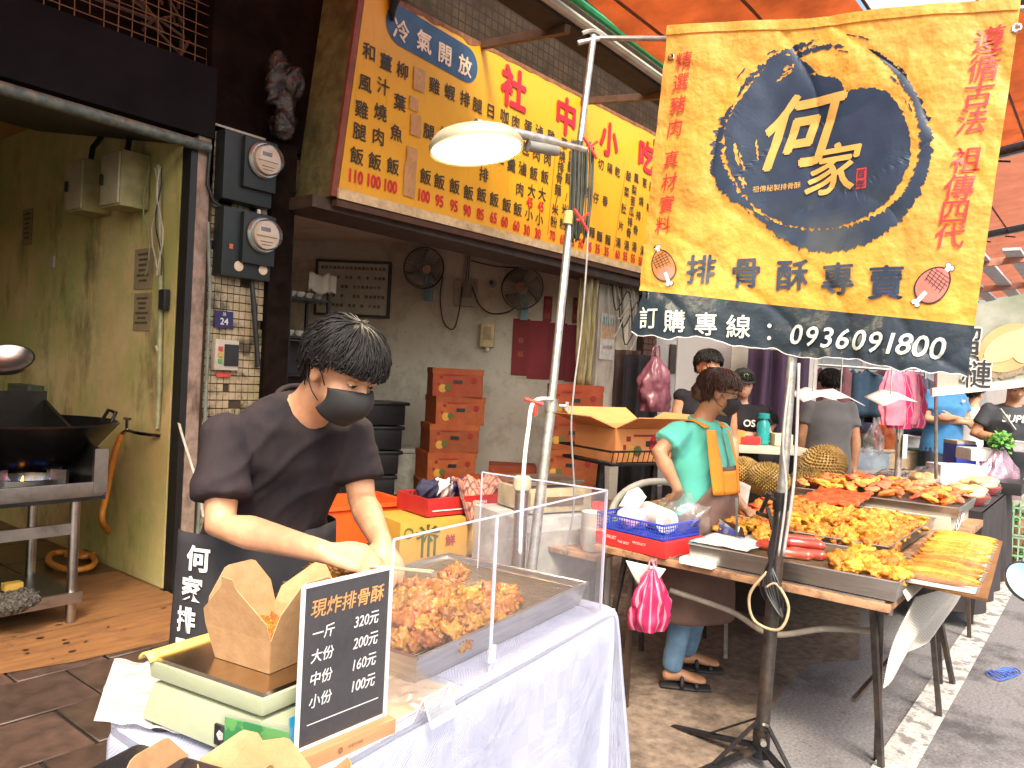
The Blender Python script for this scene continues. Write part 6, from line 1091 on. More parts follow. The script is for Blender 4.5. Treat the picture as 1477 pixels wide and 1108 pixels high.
# white paper and yellow fish on left of tray
g = MB(); g.grid(lambda u, v: V((3.14+.36*u, 1.18+.26*v, KZ+.092+.006*mn.noise(V((u*4, v*4, 0)))+.05*max(0, u-.85))), 14, 10); tag(g.build('white_paper', M('white_paper_mat', (.52, .51, .48), .7, var=.03), smooth=True, solid=.001), 'white paper lining the shop side of the front tray', 'paper')
heap(ym_, 'fried_cutlet', 'bright yellow fried cutlet piled on the white paper of the front tray', 'fried food', 'yellow cutlets on the white paper', 3.42, 3.58, 1.22, 1.42, 12, KZ+.1, .05, (.7, 1.0), .3, .002)
g = MB(); g.grid(lambda u, v: V((3.52+.16*u, 1.35+.3*v, KZ+.11+.03*v)), 6, 4); tag(g.build('yellow_card', M('yellow_card_mat', (.75, .42, .03), .5), solid=.004), 'yellow card sheet tucked behind the yellow cutlets', 'card')
g = MB(); g.bar((3.38, 1.32, KZ+.09), (3.40, 1.34, KZ+.27), .012, .004); g.prism([(3.37, 1.28, KZ+.1), (3.4, 1.42, KZ+.1), (3.41, 1.42, KZ+.16), (3.39, 1.3, KZ+.14)], (.002, 0, 0)); tag(g.build('steel_scraper', chrome), 'shiny scraper standing upright in the front tray', 'scraper')
t = thing('cream_food_box', 'cream plastic food boxes stacked behind the yellow cutlets', 'box', (4.0, 1.83, KZ)); g = MB(); g.box((0, 0, .06), (.36, .24, .12)); g.build('lower_box', M('cream_box', (.7, .58, .38), .5), t, bevel=.008); g = MB(); g.box((.02, 0, .13), (.34, .23, .02)); g.build('lid', white_plastic, t, bevel=.004)
g = MB(); g.grid(lambda u, v: V((3.85+.05*u+.04*v, 1.72-.24*u, KZ+.15+.17*v*(1-.5*abs(u-.3)))), 8, 8); tag(g.build('paper_cone', M('cone_paper', (.5, .45, .4), .7), smooth=True, solid=.002), 'folded brown paper sheet standing up by the banner stand', 'paper')
c = V((3.72, 1.5, KZ+.09)); g = MB(); g.lathe([(.001, 0), (.08, .002), (.11, .03), (.105, .03), (.078, .008), (.001, .006)], c, 22); tag(g.build('foam_dish', white_plastic, smooth='auto'), 'shallow white dish with sliced meat beside the banner stand', 'dish')
heap(rm_+pm_, 'sliced_meat', 'reddish sliced meat piece in the shallow white dish', 'meat', 'meat slices in the white dish', c.x-.06, c.x+.06, c.y-.06, c.y+.06, 12, c.z+.01, .02, (.6, .9))
g = MB(); g.tube([(3.5, 1.28, KZ+.2), (3.6, 1.2, KZ+.16)], .01, 6); g.tube([(3.5, 1.2, KZ+.14), (3.55, 1.25, KZ+.22)], .01, 6); tag(g.build('black_tongs', black_plastic), 'crossed black plastic tongs handles beside the banner stand', 'tongs')
# packaged rolls on cardboard
t = thing('carton_sheet', 'brown cardboard sheet sticking out over the road under packed rolls', 'cardboard', (0, 0, 0)); g = MB(); g.prism([(3.22, .33, KZ+.055), (3.28, .66, KZ+.055), (4.6, .72, KZ+.055), (4.6, .42, KZ+.055)], (0, 0, .01)); g.build('sheet', card, t)
c0 = V((3.34, .50, KZ+.085))
rollm = [lump('roll_yellow', (.12, .022, .018), yel, 61, 3, .15, 2, .1), lump('roll_brown', (.12, .02, .016), org, 62, 3, .15, 2, .1)]
labs = ['nearest packet of skewered rolls on the cardboard', 'second nearest packet of skewered rolls on the cardboard', 'third packet of skewered rolls on the cardboard', 'fourth packet of skewered rolls on the cardboard', 'farthest packet of skewered rolls on the cardboard']
for k in range(5):
    c = c0+V((.235*k, .012*k, .0)); t = thing('roll_packet', labs[k], 'food packet', c, math.pi/2+.05, 'film wrapped roll packets')
    g = MB(); g.box((0, 0, -.012), (.25, .2, .012)); g.build('foam_tray', white_plastic, t, bevel=.004)
    for j in range(4): link(rollm[(j+k) % 2], 'roll', None, t, (0, -.07+.046*j, .012), (random.uniform(0, 3), random.uniform(-.05, .05), random.uniform(-.09, .09)))
    g = MB(); g.grid(lambda u, v: V(((u-.5)*.27, (v-.5)*.22, .036*(1-(2*u-1)**6)*(1-(2*v-1)**6)-.012+.003*mn.noise(V((u*8, v*8, k))))), 14, 12); g.build('film', glass_m, t, smooth=True)
g = MB()
for dx in (0, .05): g.tube(smoothpts([(4.55+dx, .62, KZ+.08), (4.58+dx, .6, KZ+.17), (4.62+dx, .62, KZ+.17), (4.6+dx, .63, KZ+.08)]), .004, 6)
tag(g.build('binder_clips', chrome, smooth=True), 'pair of wire clips standing at the end of the cardboard sheet', 'clip')
# striped mat
sm_ = M('mat_white', (.6, .58, .52), .8, var=.05); N, L, b = nodes(sm_); at = N.new('ShaderNodeAttribute'); at.attribute_name = 'wv'; w_ = N.new('ShaderNodeTexWave'); w_.inputs['Scale'].default_value = 11; w_.inputs['Distortion'].default_value = 1.5; w_.bands_direction = 'Y'; L.new(at.outputs['Vector'], w_.inputs[0]); rr_ = N.new('ShaderNodeValToRGB'); rr_.color_ramp.elements[0].position = .25; rr_.color_ramp.elements[0].color = (.12, .1, .08, 1); rr_.color_ramp.elements[1].position = .45; rr_.color_ramp.elements[1].color = (.62, .6, .55, 1); L.new(w_.outputs[0], rr_.inputs[0]); L.new(rr_.outputs[0], b.inputs['Base Color'])
TLm, TRm, BLm, BRm = ay(1316, 860, .6), ay(1396, 838, .57), ay(1262, 990, .6), ay(1345, 905, .56)
o = clothgrid('striped_mat', lambda u, v: TLm.lerp(TRm, u).lerp(BLm.lerp(BRm, u), v)+V((0, .02*math.sin(u*9+v*4)*v-.01, .0)), 26, 26, sm_, (1.3, 1.3), solid=.004); tag(o, 'white mat with thin grey stripes draped over the table corner', 'mat')
o = clothgrid('striped_mat', lambda u, v: V((3.2+.85*u, .6-.02*v, KZ+.04-.035*v)), 10, 6, sm_, (1, .3), solid=.003); tag(o, 'strip of striped mat lying flat along the road side edge of the table', 'mat')
# basket with tissues
t = thing('red_tray_box', 'shallow red printed carton with white lettering under the blue basket', 'box', (3.26, 1.70, KZ+.003), -.15); g = MB(); g.box((0, 0, .035), (.3, .4, .07)); g.build('box_body', M('red_carton', (.7, .03, .03), .4, var=.05), t, bevel=.004)
g = MB(); put(g, 'FRUIT', (-.153, .1, .042), -Y, Z, .022, .01); put(g, 'THE BEST', (-.153, .03, .03), -Y, Z, .016); put(g, 'PRODUCT', (-.153, -.06, .042), -Y, Z, .016); g.build('box_lettering', white_plastic, t)
t = thing('blue_basket', 'blue plastic basket full of tissues and bags', 'basket', (3.26, 1.71, KZ+.075), -.15); bb_ = M('blue_plastic', (.03, .06, .42), .35, var=.05); g = MB(); g.box((0, 0, .004), (.26, .37, .008)); g.build('bottom', bb_, t)
for c, a, w_ in [(V((-.14, 0, 0)), Y, .38), (V((.14, 0, 0)), Y, .38), (V((0, -.19, 0)), X, .28), (V((0, .19, 0)), X, .28)]:
    g = MB(); g.bar(c-a*w_/2+Z*.07, c+a*w_/2+Z*.07, .012, .008); g.bar(c-a*w_/2+Z*.008, c+a*w_/2+Z*.008, .006)
    n = int(w_/.014)
    for k in range(n+1): g.bar(c-a*w_/2+a*(w_*k/n), c-a*w_/2+a*(w_*k/n)+Z*.07, .003)
    for z in (.024, .038, .052): g.bar(c-a*w_/2+Z*z, c+a*w_/2+Z*z, .003)
    g.build('side', bb_, t)
pkp = clear_mat('pink_pack', (1, .6, .75), .06, .5, (.9, .25, .45), .2); 
g = MB(); g.ell((0, 0, 0), (.1, .085, .05), 16); o = fuse(g, 'tissue_pack', M('tissue_pink', (.75, .3, .42), .35, col2=(.8, .65, .65), scale=12, contrast=(.45, .55)), None, .01, 2, .02, 14); o.location = (3.25, 1.77, KZ+.13); tag(o, 'pink wrapped tissue pack in the blue basket', 'tissues')
g = MB(); g.grid(lambda u, v: V((3.24+.02*math.sin(u*4)+.03*v, 1.86-.11*u-.03*v, KZ+.17+.1*v*(1-.6*abs(u-.4)))), 8, 8); tag(g.build('tissue_sheet', white_plastic, smooth=True, solid=.001), 'white tissue sheet sticking up from the pink pack', 'tissue')
t = thing('paper_roll', 'white kitchen roll lying in the blue basket', 'kitchen roll', (0, 0, 0)); a, b_ = V((3.34, 1.76, KZ+.145)), V((3.2, 1.58, KZ+.145)); g = MB(); g.tube([a, b_], .055, 24); g.build('roll', M('roll_paper', (.52, .5, .47), .8, var=.03), t, smooth='auto'); dd_ = (b_-a).normalized(); g = MB(); g.tube([b_-dd_*.001, b_+dd_*.002], .02, 16); g.build('core', M('core_grey', (.35, .3, .26), .8), t, smooth='auto')
g = MB(); g.ell((0, 0, 0), (.12, .11, .09), 18); o = fuse(g, 'clear_bag', bag_clear, None, .012, 1, .035, 12); o.location = (3.42, 1.58, KZ+.15); tag(o, 'crumpled pile of clear bags behind the kitchen roll', 'bag')
# pink striped bag under the table
pkb = cloth_mat('pink_stripe_bag', (.55, .03, .14), .35, .35, var=.05, bump=.3, bscale=14, bdist=.01); N, L, b = nodes(pkb)
def stripe(m, c2, sc, thr=.5, attr='wv'):
    N, L, b = nodes(m); src = b.inputs['Base Color'].links[0].from_socket; at = N.new('ShaderNodeAttribute'); at.attribute_name = attr; sp_ = N.new('ShaderNodeSeparateXYZ'); L.new(at.outputs['Vector'], sp_.inputs[0]); mu = N.new('ShaderNodeMath'); mu.operation = 'MULTIPLY'; mu.inputs[1].default_value = sc; L.new(sp_.outputs[0], mu.inputs[0]); fr_ = N.new('ShaderNodeMath'); fr_.operation = 'FRACT'; L.new(mu.outputs[0], fr_.inputs[0]); lt_ = N.new('ShaderNodeMath'); lt_.operation = 'LESS_THAN'; lt_.inputs[1].default_value = thr; L.new(fr_.outputs[0], lt_.inputs[0])
    mx = N.new('ShaderNodeMix'); mx.data_type = 'RGBA'; L.new(lt_.outputs[0], mx.inputs[0]); L.new(src, mx.inputs[6]); mx.inputs[7].default_value = tuple(c2)+(1,)
    for l in list(b.inputs['Base Color'].links): L.remove(l)
    L.new(mx.outputs[2], b.inputs['Base Color'])
    for n_ in N:
        if n_.type == 'BSDF_TRANSLUCENT': L.new(mx.outputs[2], n_.inputs[0])
stripe(pkb, (.6, .3, .38), 9, .25)
def bagshape(name, c, w, h, dep, m, lab, grp=None, handles=True, top=.15, seed=0, rz=-.6):
    def fn(u, v):
        a = 2*math.pi*u; pr_ = top+(1-top)*min(1, (v*2.2))**.7 if v < .9 else 1-.25*(v-.9)*10*.5; wr_ = 1+.35*mn.noise(V((math.cos(a)*2+seed, math.sin(a)*2, v*4)))+.09*math.sin(a*7+v*5+seed)+.12*mn.noise(V((math.cos(a)*6, math.sin(a)*6+seed, v*9)))
        p = V((w/2*pr_*math.cos(a)*wr_, dep/2*pr_*math.sin(a)*wr_, -h*v)); return V(c)+Matrix.Rotation(rz, 3, 'Z')@p
    o = clothgrid(name, fn, 56, 26, m, (1.6, 1)); tag(o, lab, 'bag', grp)
    if handles:
        R_ = Matrix.Rotation(rz, 3, 'Z')
        for s_ in (-1, 1): c_ = V(c)+R_@V((w*top*.3*s_, 0, .0)); g = MB(); g.grid(lambda u, v: c_+R_@V((w*.12*math.cos(math.pi*u)*(1 if s_ > 0 else 1)+(v-.5)*w*.05, .01*math.sin(u*7+s_), .24*h*math.sin(math.pi*u)-.02+(v-.5)*.012)), 12, 2); o2 = g.build('handle', m, None, smooth=True); o2.parent = o
    return o
bagshape('striped_bag', (3.08, 1.58, KZ-.05), .17, .27, .1, pkb, 'pink and white striped plastic bag hanging from the food table edge', seed=2)
g = MB(); g.grid(lambda u, v: V((3.09, 1.72-.2*u, KZ-.03-.12*v*(1-abs(2*u-1)**1.5)-.01)), 10, 6); tag(g.build('white_sheet', white_plastic, smooth=True, solid=.002), 'white sheet corner hanging below the table edge over the striped bag', 'sheet')
# hoop chair
g = MB(); hc = V(ad(950, 735, 4.1)); g.tube([hc+V((.618, -.786, 0))*(.25*math.cos(a))*1.0+Z*(.2*math.sin(a)-.05)+V((0, 0, -.35 if a < 0 or a > math.pi else 0)) for a in np.linspace(0, math.pi, 22)]+[hc+V((.618, -.786, 0))*-.25-Z*.7], .019, 10); tag(g.build('hoop_chair', M('hoop_grey', (.55, .54, .5), .4), smooth=True), 'pale bent tube chair back behind the woman in turquoise', 'chair')
# small side table with bowls
t = thing('side_table', 'small plywood topped table beside the food table', 'table', (3.55, 2.18, 0)); g = MB(); g.box((0, 0, .61), (.6, .4, .025)); g.build('table_top', tbw, t, bevel=.004)
for x in (-.25, .25):
    for y in (-.16, .16): g = MB(); g.bar((x, y, .6), (x*1.1, y*1.1, 0), .022); g.build('leg', rust_iron, t)
for k in range(9): g = MB(); g.lathe([(.045, 0), (.06, .05), (.062, .05), (.046, -.002), (.001, -.002)], (3.34, 2.06, .63+k*.018), 20); tag(g.build('foam_bowl', white_plastic, smooth='auto'), 'white disposable bowl in the tall stack on the small side table', 'bowl', 'stacked white bowls')
for c, d, m, lab in [((3.47, 1.98, .66), (.14, .2, .05), M('red_carton', (.7, .03, .03), .4), 'small red box on the side table'), ((3.48, 1.98, .71), (.13, .19, .05), bb_, 'small blue basket on the small red box'), ((3.49, 1.98, .76), (.12, .17, .05), M('lime_plastic', (.4, .6, .05), .4), 'lime green packet on the small blue basket'), ((3.45, 2.1, .8), (.05, .05, .12), M('ketchup', (.6, .03, .02), .35), 'small red bottle behind the stack of bowls')]: g = MB(); g.box(c, d, -.2); tag(g.build('packet', m, bevel=.008), lab, 'box')
# carton on black trestle
fwd = ad(908, 640, 4.9); cz = fwd.z-.09; t = thing('black_trestle', 'black iron trestle with wire basket top under the open durian carton', 'trestle', (fwd.x, fwd.y, 0), -.35); g = MB(); g.tube([(-.34, -.24, cz-.01), (.34, -.24, cz-.01), (.34, .24, cz-.01), (-.34, .24, cz-.01)], .01, 6, closed=True); g.tube([(-.36, -.26, cz+.07), (.36, -.26, cz+.07), (.36, .26, cz+.07), (-.36, .26, cz+.07)], .007, 6, closed=True)
for k in range(18): x = -.34+k*.04; g.bar((x, -.24, cz-.01), (x, -.26, cz+.07), .004); g.bar((x, -.24, cz-.01), (x, .24, cz-.01), .004)
g.build('wire_basket', black_iron, t)
for s_ in (-1, 1): 
    for e_ in (-1, 1): g = MB(); g.bar((.22*s_, 0, cz-.03), (.22*s_+.15*e_, .1*e_, 0), .03); g.build('leg', black_iron, t)
ct = carton('open durian carton with raised flaps and a red round badge on the black trestle', (fwd.x, fwd.y, cz), -.35, (.56, .4, .2), True, None, 'durian_carton', M('durian_carton_mat', (.6, .24, .08), .7, col2=(.68, .3, .1), scale=4), .2)
g = MB(); g.lathe([(.001, .004), (.075, .004), (.078, 0)], (.06, -.204, .1), 24, rx); g.build('round_badge', M('badge_red', (.5, .02, .04), .5), ct); g = MB(); put(g, '金', (.06, -.21, .13), X, Z, .06, .02); put(g, '牌', (.06, -.21, .07), X, Z, .055, .02); g.build('badge_lettering', white_plastic, ct)
# durians
dm = M('durian_rind', (.11, .06, .012), .6, col2=(.34, .22, .06), scale=14, rnd=.15, contrast=(.3, .6)); stain_or_glow(dm, (.14, .07, .02), 3, .5, .65, .6)
def durian_mesh():
    g = MB(); n = 620; R_ = (.15, .118, .112); ga = math.pi*(3-math.sqrt(5)); g.ell((0, 0, 0), R_, 24)
    for i in range(n):
        z = 1-2*(i+.5)/n; r = math.sqrt(1-z*z); a = i*ga; nrm = V((r*math.cos(a), r*math.sin(a), z)); p = V((nrm.x*R_[0], nrm.y*R_[1], nrm.z*R_[2])); u = nrm.orthogonal().normalized(); w_ = nrm.cross(u); s_ = .0105
        tip = p+nrm*random.uniform(.013, .019)+u*random.uniform(-.004, .004); b0 = [p+(u*math.cos(q)+w_*math.sin(q))*s_-nrm*.003 for q in (0, 1.57, 3.14, 4.71)]; g.add(b0+[tip], [(0, 1, 4), (1, 2, 4), (2, 3, 4), (3, 0, 4)])
    g.tube([(.145, 0, 0), (.19, .01, .02)], .013, 8); return g
dme = None
for px, py, d_, rz, sc, lab in [(1072, 684, 5.1, .4, .95, 'whole spiky durian nearest the woman in turquoise'), (1108, 692, 4.9, 1.2, .92, 'whole yellowish durian in front, left of the banner stand'), (1187, 672, 5.5, -.3, 1.22, 'largest whole durian, right of the banner stand'), (1168, 700, 5.1, .9, .95, 'whole durian just behind the banner stand'), (1222, 706, 5.6, .2, .8, 'whole durian low beside the largest one')]:
    p = ad(px, py, d_); o = durian_mesh().build('durian', dm) if dme is None else link(dme, 'durian'); dme = dme or o.data; o.location = p; o.rotation_euler = (random.uniform(-.3, .3), random.uniform(-.3, .3), rz); o.scale = (sc,)*3; tag(o, lab, 'durian', 'whole durians')
g = MB(); p = ad(1120, 735, 5.2); g.bx((4.95, 1.68, .55), (5.6, 2.5, .80)); tag(g.build('durian_crate', black_plastic, bevel=.01), 'black crate holding the whole durians', 'crate'); g = MB(); g.bx((4.98, 1.72, 0), (5.58, 2.45, .54)); tag(g.build('crate_stand', M('stand_dark', (.04, .03, .03), .7)), 'dark box stand under the black durian crate', 'stand')
g = MB(); g.bx((5.62, 1.62, .5), (6.3, 2.2, .78)); tag(g.build('white_crate', white_plastic, bevel=.01), 'white crate behind the raised tray', 'crate')
# second stall with dark cloth
t = thing('dark_cloth_table', 'stall table under a dark brown cloth farther along the road', 'table', (0, 0, 0)); dcm = M('dark_cloth', (.03, .025, .027), .85, var=.25, scale=4)
g = MB(); x0, x1, y0, y1 = 5.7, 7.4, .64, 1.72
per = [(x0, y1), (x0, y0), (x1, y0), (x1, y1)]; pl2 = []
for i in range(3):
    a, b_ = V((*per[i], 0)), V((*per[i+1], 0)); n = int((b_-a).length/.03)
    pl2 += [a.lerp(b_, j/n) for j in range(n)]
pl2.append(V((*per[3], 0)))
c_ = V(((x0+x1)/2, (y0+y1)/2, 0)); vs = []
for v in range(12):
    for i, p in enumerate(pl2): n = (p-c_); n = V((math.copysign(1, n.x) if abs(p.x-x0) < .02 or abs(p.x-x1) < .02 else 0, -1 if abs(p.y-y0) < .02 else 0, 0)); vs.append(p+n*(.03*math.sin(i*.5)*v/11+.01)+Z*(.775-.66*v/11))
m_ = len(pl2); g.add(vs, [(j*m_+i, j*m_+i+1, (j+1)*m_+i+1, (j+1)*m_+i) for j in range(11) for i in range(m_-1)]); g.add([V((x0, y0, .776)), V((x1, y0, .776)), V((x1, y1, .776)), V((x0, y1, .776))], [(0, 1, 2, 3)]); g.build('cloth', dcm, t, smooth='auto')
for x, y in [(x0+.2, y0+.05), (x1-.2, y0+.05), (x1-.2, y1-.1)]: g = MB(); g.bar((x, y, .76), (x, y, 0), .03); g.build('leg', rust_iron, t)
redp = M('bowl_red', (.65, .03, .03), .3, var=.05); dfl = M('durian_flesh', (.72, .5, .16), .4, col2=(.85, .68, .32), scale=14, bump=.1); fl_me = lump('flesh_lobe', (.075, .045, .04), dfl, 77, 3, .2, 1.4, .03)
for px, py, z, lab in [(1326, 694, .80, 'red bowl of pale durian flesh nearest the raised tray'), (1392, 714, .80, 'red tray of durian flesh under film at the cloth corner'), (1412, 700, .80, 'red tray of durian flesh behind the corner one'), (1362, 684, .8, 'red bowl of durian flesh partly behind the clear bags')]:
    c = az(px, py+8, z); c.z = .78; t = thing('fruit_bowl', lab, 'bowl', c, 0, 'bowls of durian flesh'); g = MB(); g.lathe([(.001, 0), (.1, .003), (.15, .06), (.145, .06), (.095, .01), (.001, .008)], (0, 0, 0), 26); g.build('bowl', redp, t, smooth='auto')
    for k in range(6): a = k*1.05; link(fl_me, 'flesh_lobe', None, t, (.06*math.cos(a), .06*math.sin(a), .07+.02*(k % 2)), (0, 0, a))
    g = MB(); g.ell((0, 0, .05), (.15, .15, .085), 18); g.build('film', glass_m, t, smooth=True)
for c, d, lab in [(az(1345, 690, .85), (.2, .16, .09), 'crumpled clear plastic bags beside the red bowls'), (az(1285, 684, .9), (.16, .12, .07), 'crumpled clear bag behind the pink fried pieces')]: g = MB(); g.ell((0, 0, 0), d, 18); o = fuse(g, 'clear_bag', bag_clear, None, .014, 1, .05, 11); o.location = (c.x, c.y, .84); tag(o, lab, 'bag')
gr = M('leafy_green', (.05, .2, .03), .6, col2=(.14, .38, .07), scale=20)
def leafy(c, r, lab, n=260):
    g = MB()
    for k in range(n): p = V(c)+V((random.gauss(0, r[0]*.45), random.gauss(0, r[1]*.45), random.gauss(0, r[2]*.45))); u = V((random.uniform(-1, 1), random.uniform(-1, 1), random.uniform(-1, 1))).normalized()*.025; w_ = u.orthogonal().normalized()*.014; g.add([p-u, p+w_, p+u, p-w_], [(0, 1, 2, 3)])
    o = kind(g.build('leafy_vegetables', gr), 'stuff', lab); return o
c = az(1240, 690, .92); leafy((c.x, c.y, .85), (.2, .2, .06), 'heap of green leaves behind the raised tray'); 
g = MB(); c = az(1442, 706, .8); g.box((c.x+.15, c.y, .82), (.5, .3, .09)); tag(g.build('black_crate', black_plastic, bevel=.008), 'flat black crate at the end of the dark clothed table', 'crate')
# green white crates at the right edge
for k, lab in enumerate(['lower pale green crate by the road at the far end of the dark cloth', 'upper pale green crate by the road at the far end of the dark cloth']):
    t = thing('mesh_crate', lab, 'crate', (7.9, .5, .06+.32*k), .1, 'pale green mesh crates'); cmn = M('crate_green', (.25, .42, .3), .5)
    for c, d in [((0, -.2, .15), (.55, .01, .3)), ((0, .2, .15), (.55, .01, .3)), ((-.27, 0, .15), (.01, .4, .3)), ((.27, 0, .15), (.01, .4, .3))]:
        g = MB(); long_ = d[0] > d[1]; n = 9; ax_ = X if long_ else Y; w_ = max(d[0], d[1]); c = V(c)
        for j in range(n+1): g.bar(c-ax_*w_/2+ax_*w_*j/n-Z*.15, c-ax_*w_/2+ax_*w_*j/n+Z*.15, .012)
        for j in range(5): g.bar(c-ax_*w_/2+Z*(-.15+.075*j), c+ax_*w_/2+Z*(-.15+.075*j), .012)
        g.build('side', cmn, t)
    leafy((7.9, .5, .06+.32*k+.15), (.4, .3, .2), ['greens inside the lower pale mesh crate', 'greens inside the upper pale mesh crate'][k], 200)
# scooter mirror
mc = ad(1482, 840, 2.5); t = thing('scooter_mirror', 'round black rimmed scooter mirror reflecting pale sky at the road side', 'mirror', mc); nrm = (V((-Fv[0], -Fv[1], 0))*.85+Z*.62).normalized(); R_ = nrm.to_track_quat('Z', 'Y').to_matrix(); g = MB(); g.lathe([(.001, -.03), (.04, -.026), (.068, -.01), (.072, .002), (.068, .006), (.066, .002)], (0, 0, 0), 36, R_); g.build('shell', black_plastic, t, smooth='auto')
mir = bpy.data.materials.new('mirror_glass'); mir.use_nodes = True; b = mir.node_tree.nodes['Principled BSDF']; b.inputs['Metallic'].default_value = 1; b.inputs['Roughness'].default_value = .02; b.inputs['Base Color'].default_value = (.25, .42, .5, 1)
g = MB(); g.lathe([(.001, .004), (.04, .0035), (.066, .002)], (0, 0, 0), 36, R_); g.build('mirror_glass', mir, t, smooth=True); g = MB(); g.tube([(0, 0, -.03), V((.02, -.02, -.12)), V((.05, -.05, -.3)), V((.06, -.08, -.9+.0))], .007, 8); g.build('stem', black_iron, t, smooth='auto')
# ============================================================ BACKGROUND MARKET
def fc(name, c, w, h, m, lab, cat, th=.02, **k):  # upright panel facing the lane entrance, at its own place
    R_ = Matrix.Rotation(math.radians(38.2-90), 3, 'Z'); g = MB(); g.box(c, (w, th, h), R_); return tag(g.build(name, m, **k), lab, cat)
R38 = Matrix.Rotation(math.radians(38.2-90), 3, 'Z'); ex = R38@X
c = ay(990, 520, 5.08); t = thing('dark_menu_board', 'dark price board on the white wall of the neighbouring shop', 'menu board', c); g = MB(); g.box((0, 0, 0), (1.1, .02, .42)); g.build('board', M('menu_brown', (.05, .04, .03), .5), t)
g = MB()
for k, s in enumerate(['飲品區～', '玉米濃湯每碗20元', '紅茶每杯10元', '＊請先付款謝謝']): put(g, s, (-.02, -.013, .14-.09*k), X, Z, .085 if k < 3 else .05, .01)
g.build('board_writing', M('menu_ink', (.7, .68, .6), .5), t)
c = ad(944, 552, 5.9); pbm = clear_mat('purple_bag', (.8, .55, .65), .08, .75, (.5, .25, .32), .25); bagshape('hanging_bag', c+Z*.2, .24, .42, .2, cloth_mat('mauve_bag', (.25, .09, .12), .4, .3, var=.25, bump=.4, bscale=14), 'mauve plastic bag hanging beside the dark price board', seed=5)
pcm = M('dark_curtain', (.035, .025, .045), .8, col2=(.1, .05, .11), scale=3, aniso=(6, 6, .3))
drape('dark_curtain', ad(1125, 505, 7.6)+Z*.0, .62, 1.9, pcm, 'dark purple curtain hanging behind the seated young woman', 'curtain', 9, .05, d=ex)
drape('black_drape', ad(926, 512, 6.6), .3, 1.3, blk_cloth, 'black cloth hanging by the red tiled pier', 'cloth', 5, .04, d=ex)
drape('black_drape', ad(905, 505, 6.8), .22, .8, M('pier_dark', (.05, .03, .025), .8), 'dark brown cloth hanging left of the red tiled pier', 'cloth', 5, .04, d=ex)
fc('white_partition', ad(1075, 560, 8.2), 1.5, 1.5, nw, 'white partition behind the person in the black cap', 'partition', .04)
fc('tee_shirt_display', ad(1086, 520, 7.9), .45, .5, dirty_white, 'pale t-shirt pinned to the white partition', 't-shirt')
gs = [(.03, .03, .04), (.02, .05, .09), (.12, .1, .1), (.07, .02, .03), (.2, .2, .22), (.03, .03, .035), (.15, .06, .07), (.04, .06, .1)]
for k in range(17):
    c = ad(1152+k*11, 528+random.uniform(-3, 4)+k*.6, 8.4+.1*(k % 3)); m = M('garment_%d' % (k % 8), gs[k % 8], .85)
    g = MB(); hh = random.uniform(.5, .75); g.grid(lambda u, v: c+ex*((u-.5)*(.22+.1*min(1, v*6)))+V((Fv[0], Fv[1], 0))*.03*math.sin(u*9+k)-Z*(v*hh+.08*abs(2*u-1)*(v < .05)), 12, 8); tag(g.build('hanging_garment', m, smooth=True, solid=.02), 'garment on the clothes rail at the back of the lane', 'garment', 'garments on the back rail')
a, b_ = ad(1145, 524, 8.4), ad(1335, 537, 8.4); g = MB(); g.tube([a, b_], .015, 8); g.tube([a, V((a.x, a.y, 0))], .015, 8); g.tube([b_, V((b_.x, b_.y, 0))], .015, 8); tag(g.build('clothes_rail', galv), 'steel clothes rail at the back of the lane', 'rail')
# hanging paper cards
pcd = M('paper_card', (.5, .48, .46), .6, var=.04)
for px, py, w_, d_, lab, tilt in [(1172, 572, .2, 4.7, 'white paper card hung flat above the durians, left one', .2), (1212, 574, .2, 4.75, 'white paper card hung flat above the durians, right one', -.3), (1284, 576, .2, 4.6, 'pale blue card on a thin rod by the pink bags', .35)]:
    c = ad(px, py, d_); g = MB(); g.grid(lambda u, v: c+ex*((u-.5)*w_)+V((Fv[0], Fv[1], 0))*(v-.5)*.24+Z*((v-.5)*.05+.03*(1-abs(2*u-1))+tilt*(u-.5)*.1), 8, 6); tag(g.build('price_card', pcd, smooth=True, solid=.004), lab, 'card')
    g = MB(); g.tube([c, c+Z*.35], .004, 5); tag(g.build('card_wire', galv), 'wire holding a hung price card', 'wire', 'wires of the price cards')
for k in range(4): c = ad(1290+k*10, 535+k % 2*6, 5.1+.05*k); bagshape('striped_bag', c, .2, .36, .07, pkb if k % 2 else cloth_mat('pink_stripe_pale', (.75, .25, .35), .3, .35), 'pink striped plastic bags hanging in a bundle from the steel hook stand', 'bundle of pink striped bags', seed=k, top=.5)
c = ad(1300, 590, 5.2); t = thing('hook_stand', 'steel post with hooks carrying pink striped bags', 'stand', (c.x, c.y, 0)); g = MB(); g.tube([(0, 0, 0), (0, 0, 1.75)], .022, 10); g.build('post', galv, t, smooth='auto')
for s_ in (-1, 1): g = MB(); g.tube(smoothpts([(0, 0, 1.35), (.05*s_, 0, 1.32), (.06*s_, 0, 1.22), (.03*s_, 0, 1.18)]), .007, 6); g.build('hook', galv, t)
g = MB(); g.box((-.02, -.04, 1.15), (.05, .02, .16)); g.build('tag', M('tag_blue', (.5, .65, .7), .4), t)
cols_ = [(.5, .12, .1), (.2, .25, .3), (.55, .5, .42), (.15, .2, .35), (.4, .3, .2), (.6, .6, .6), (.3, .12, .2), (.12, .25, .18)]
bxn = 0
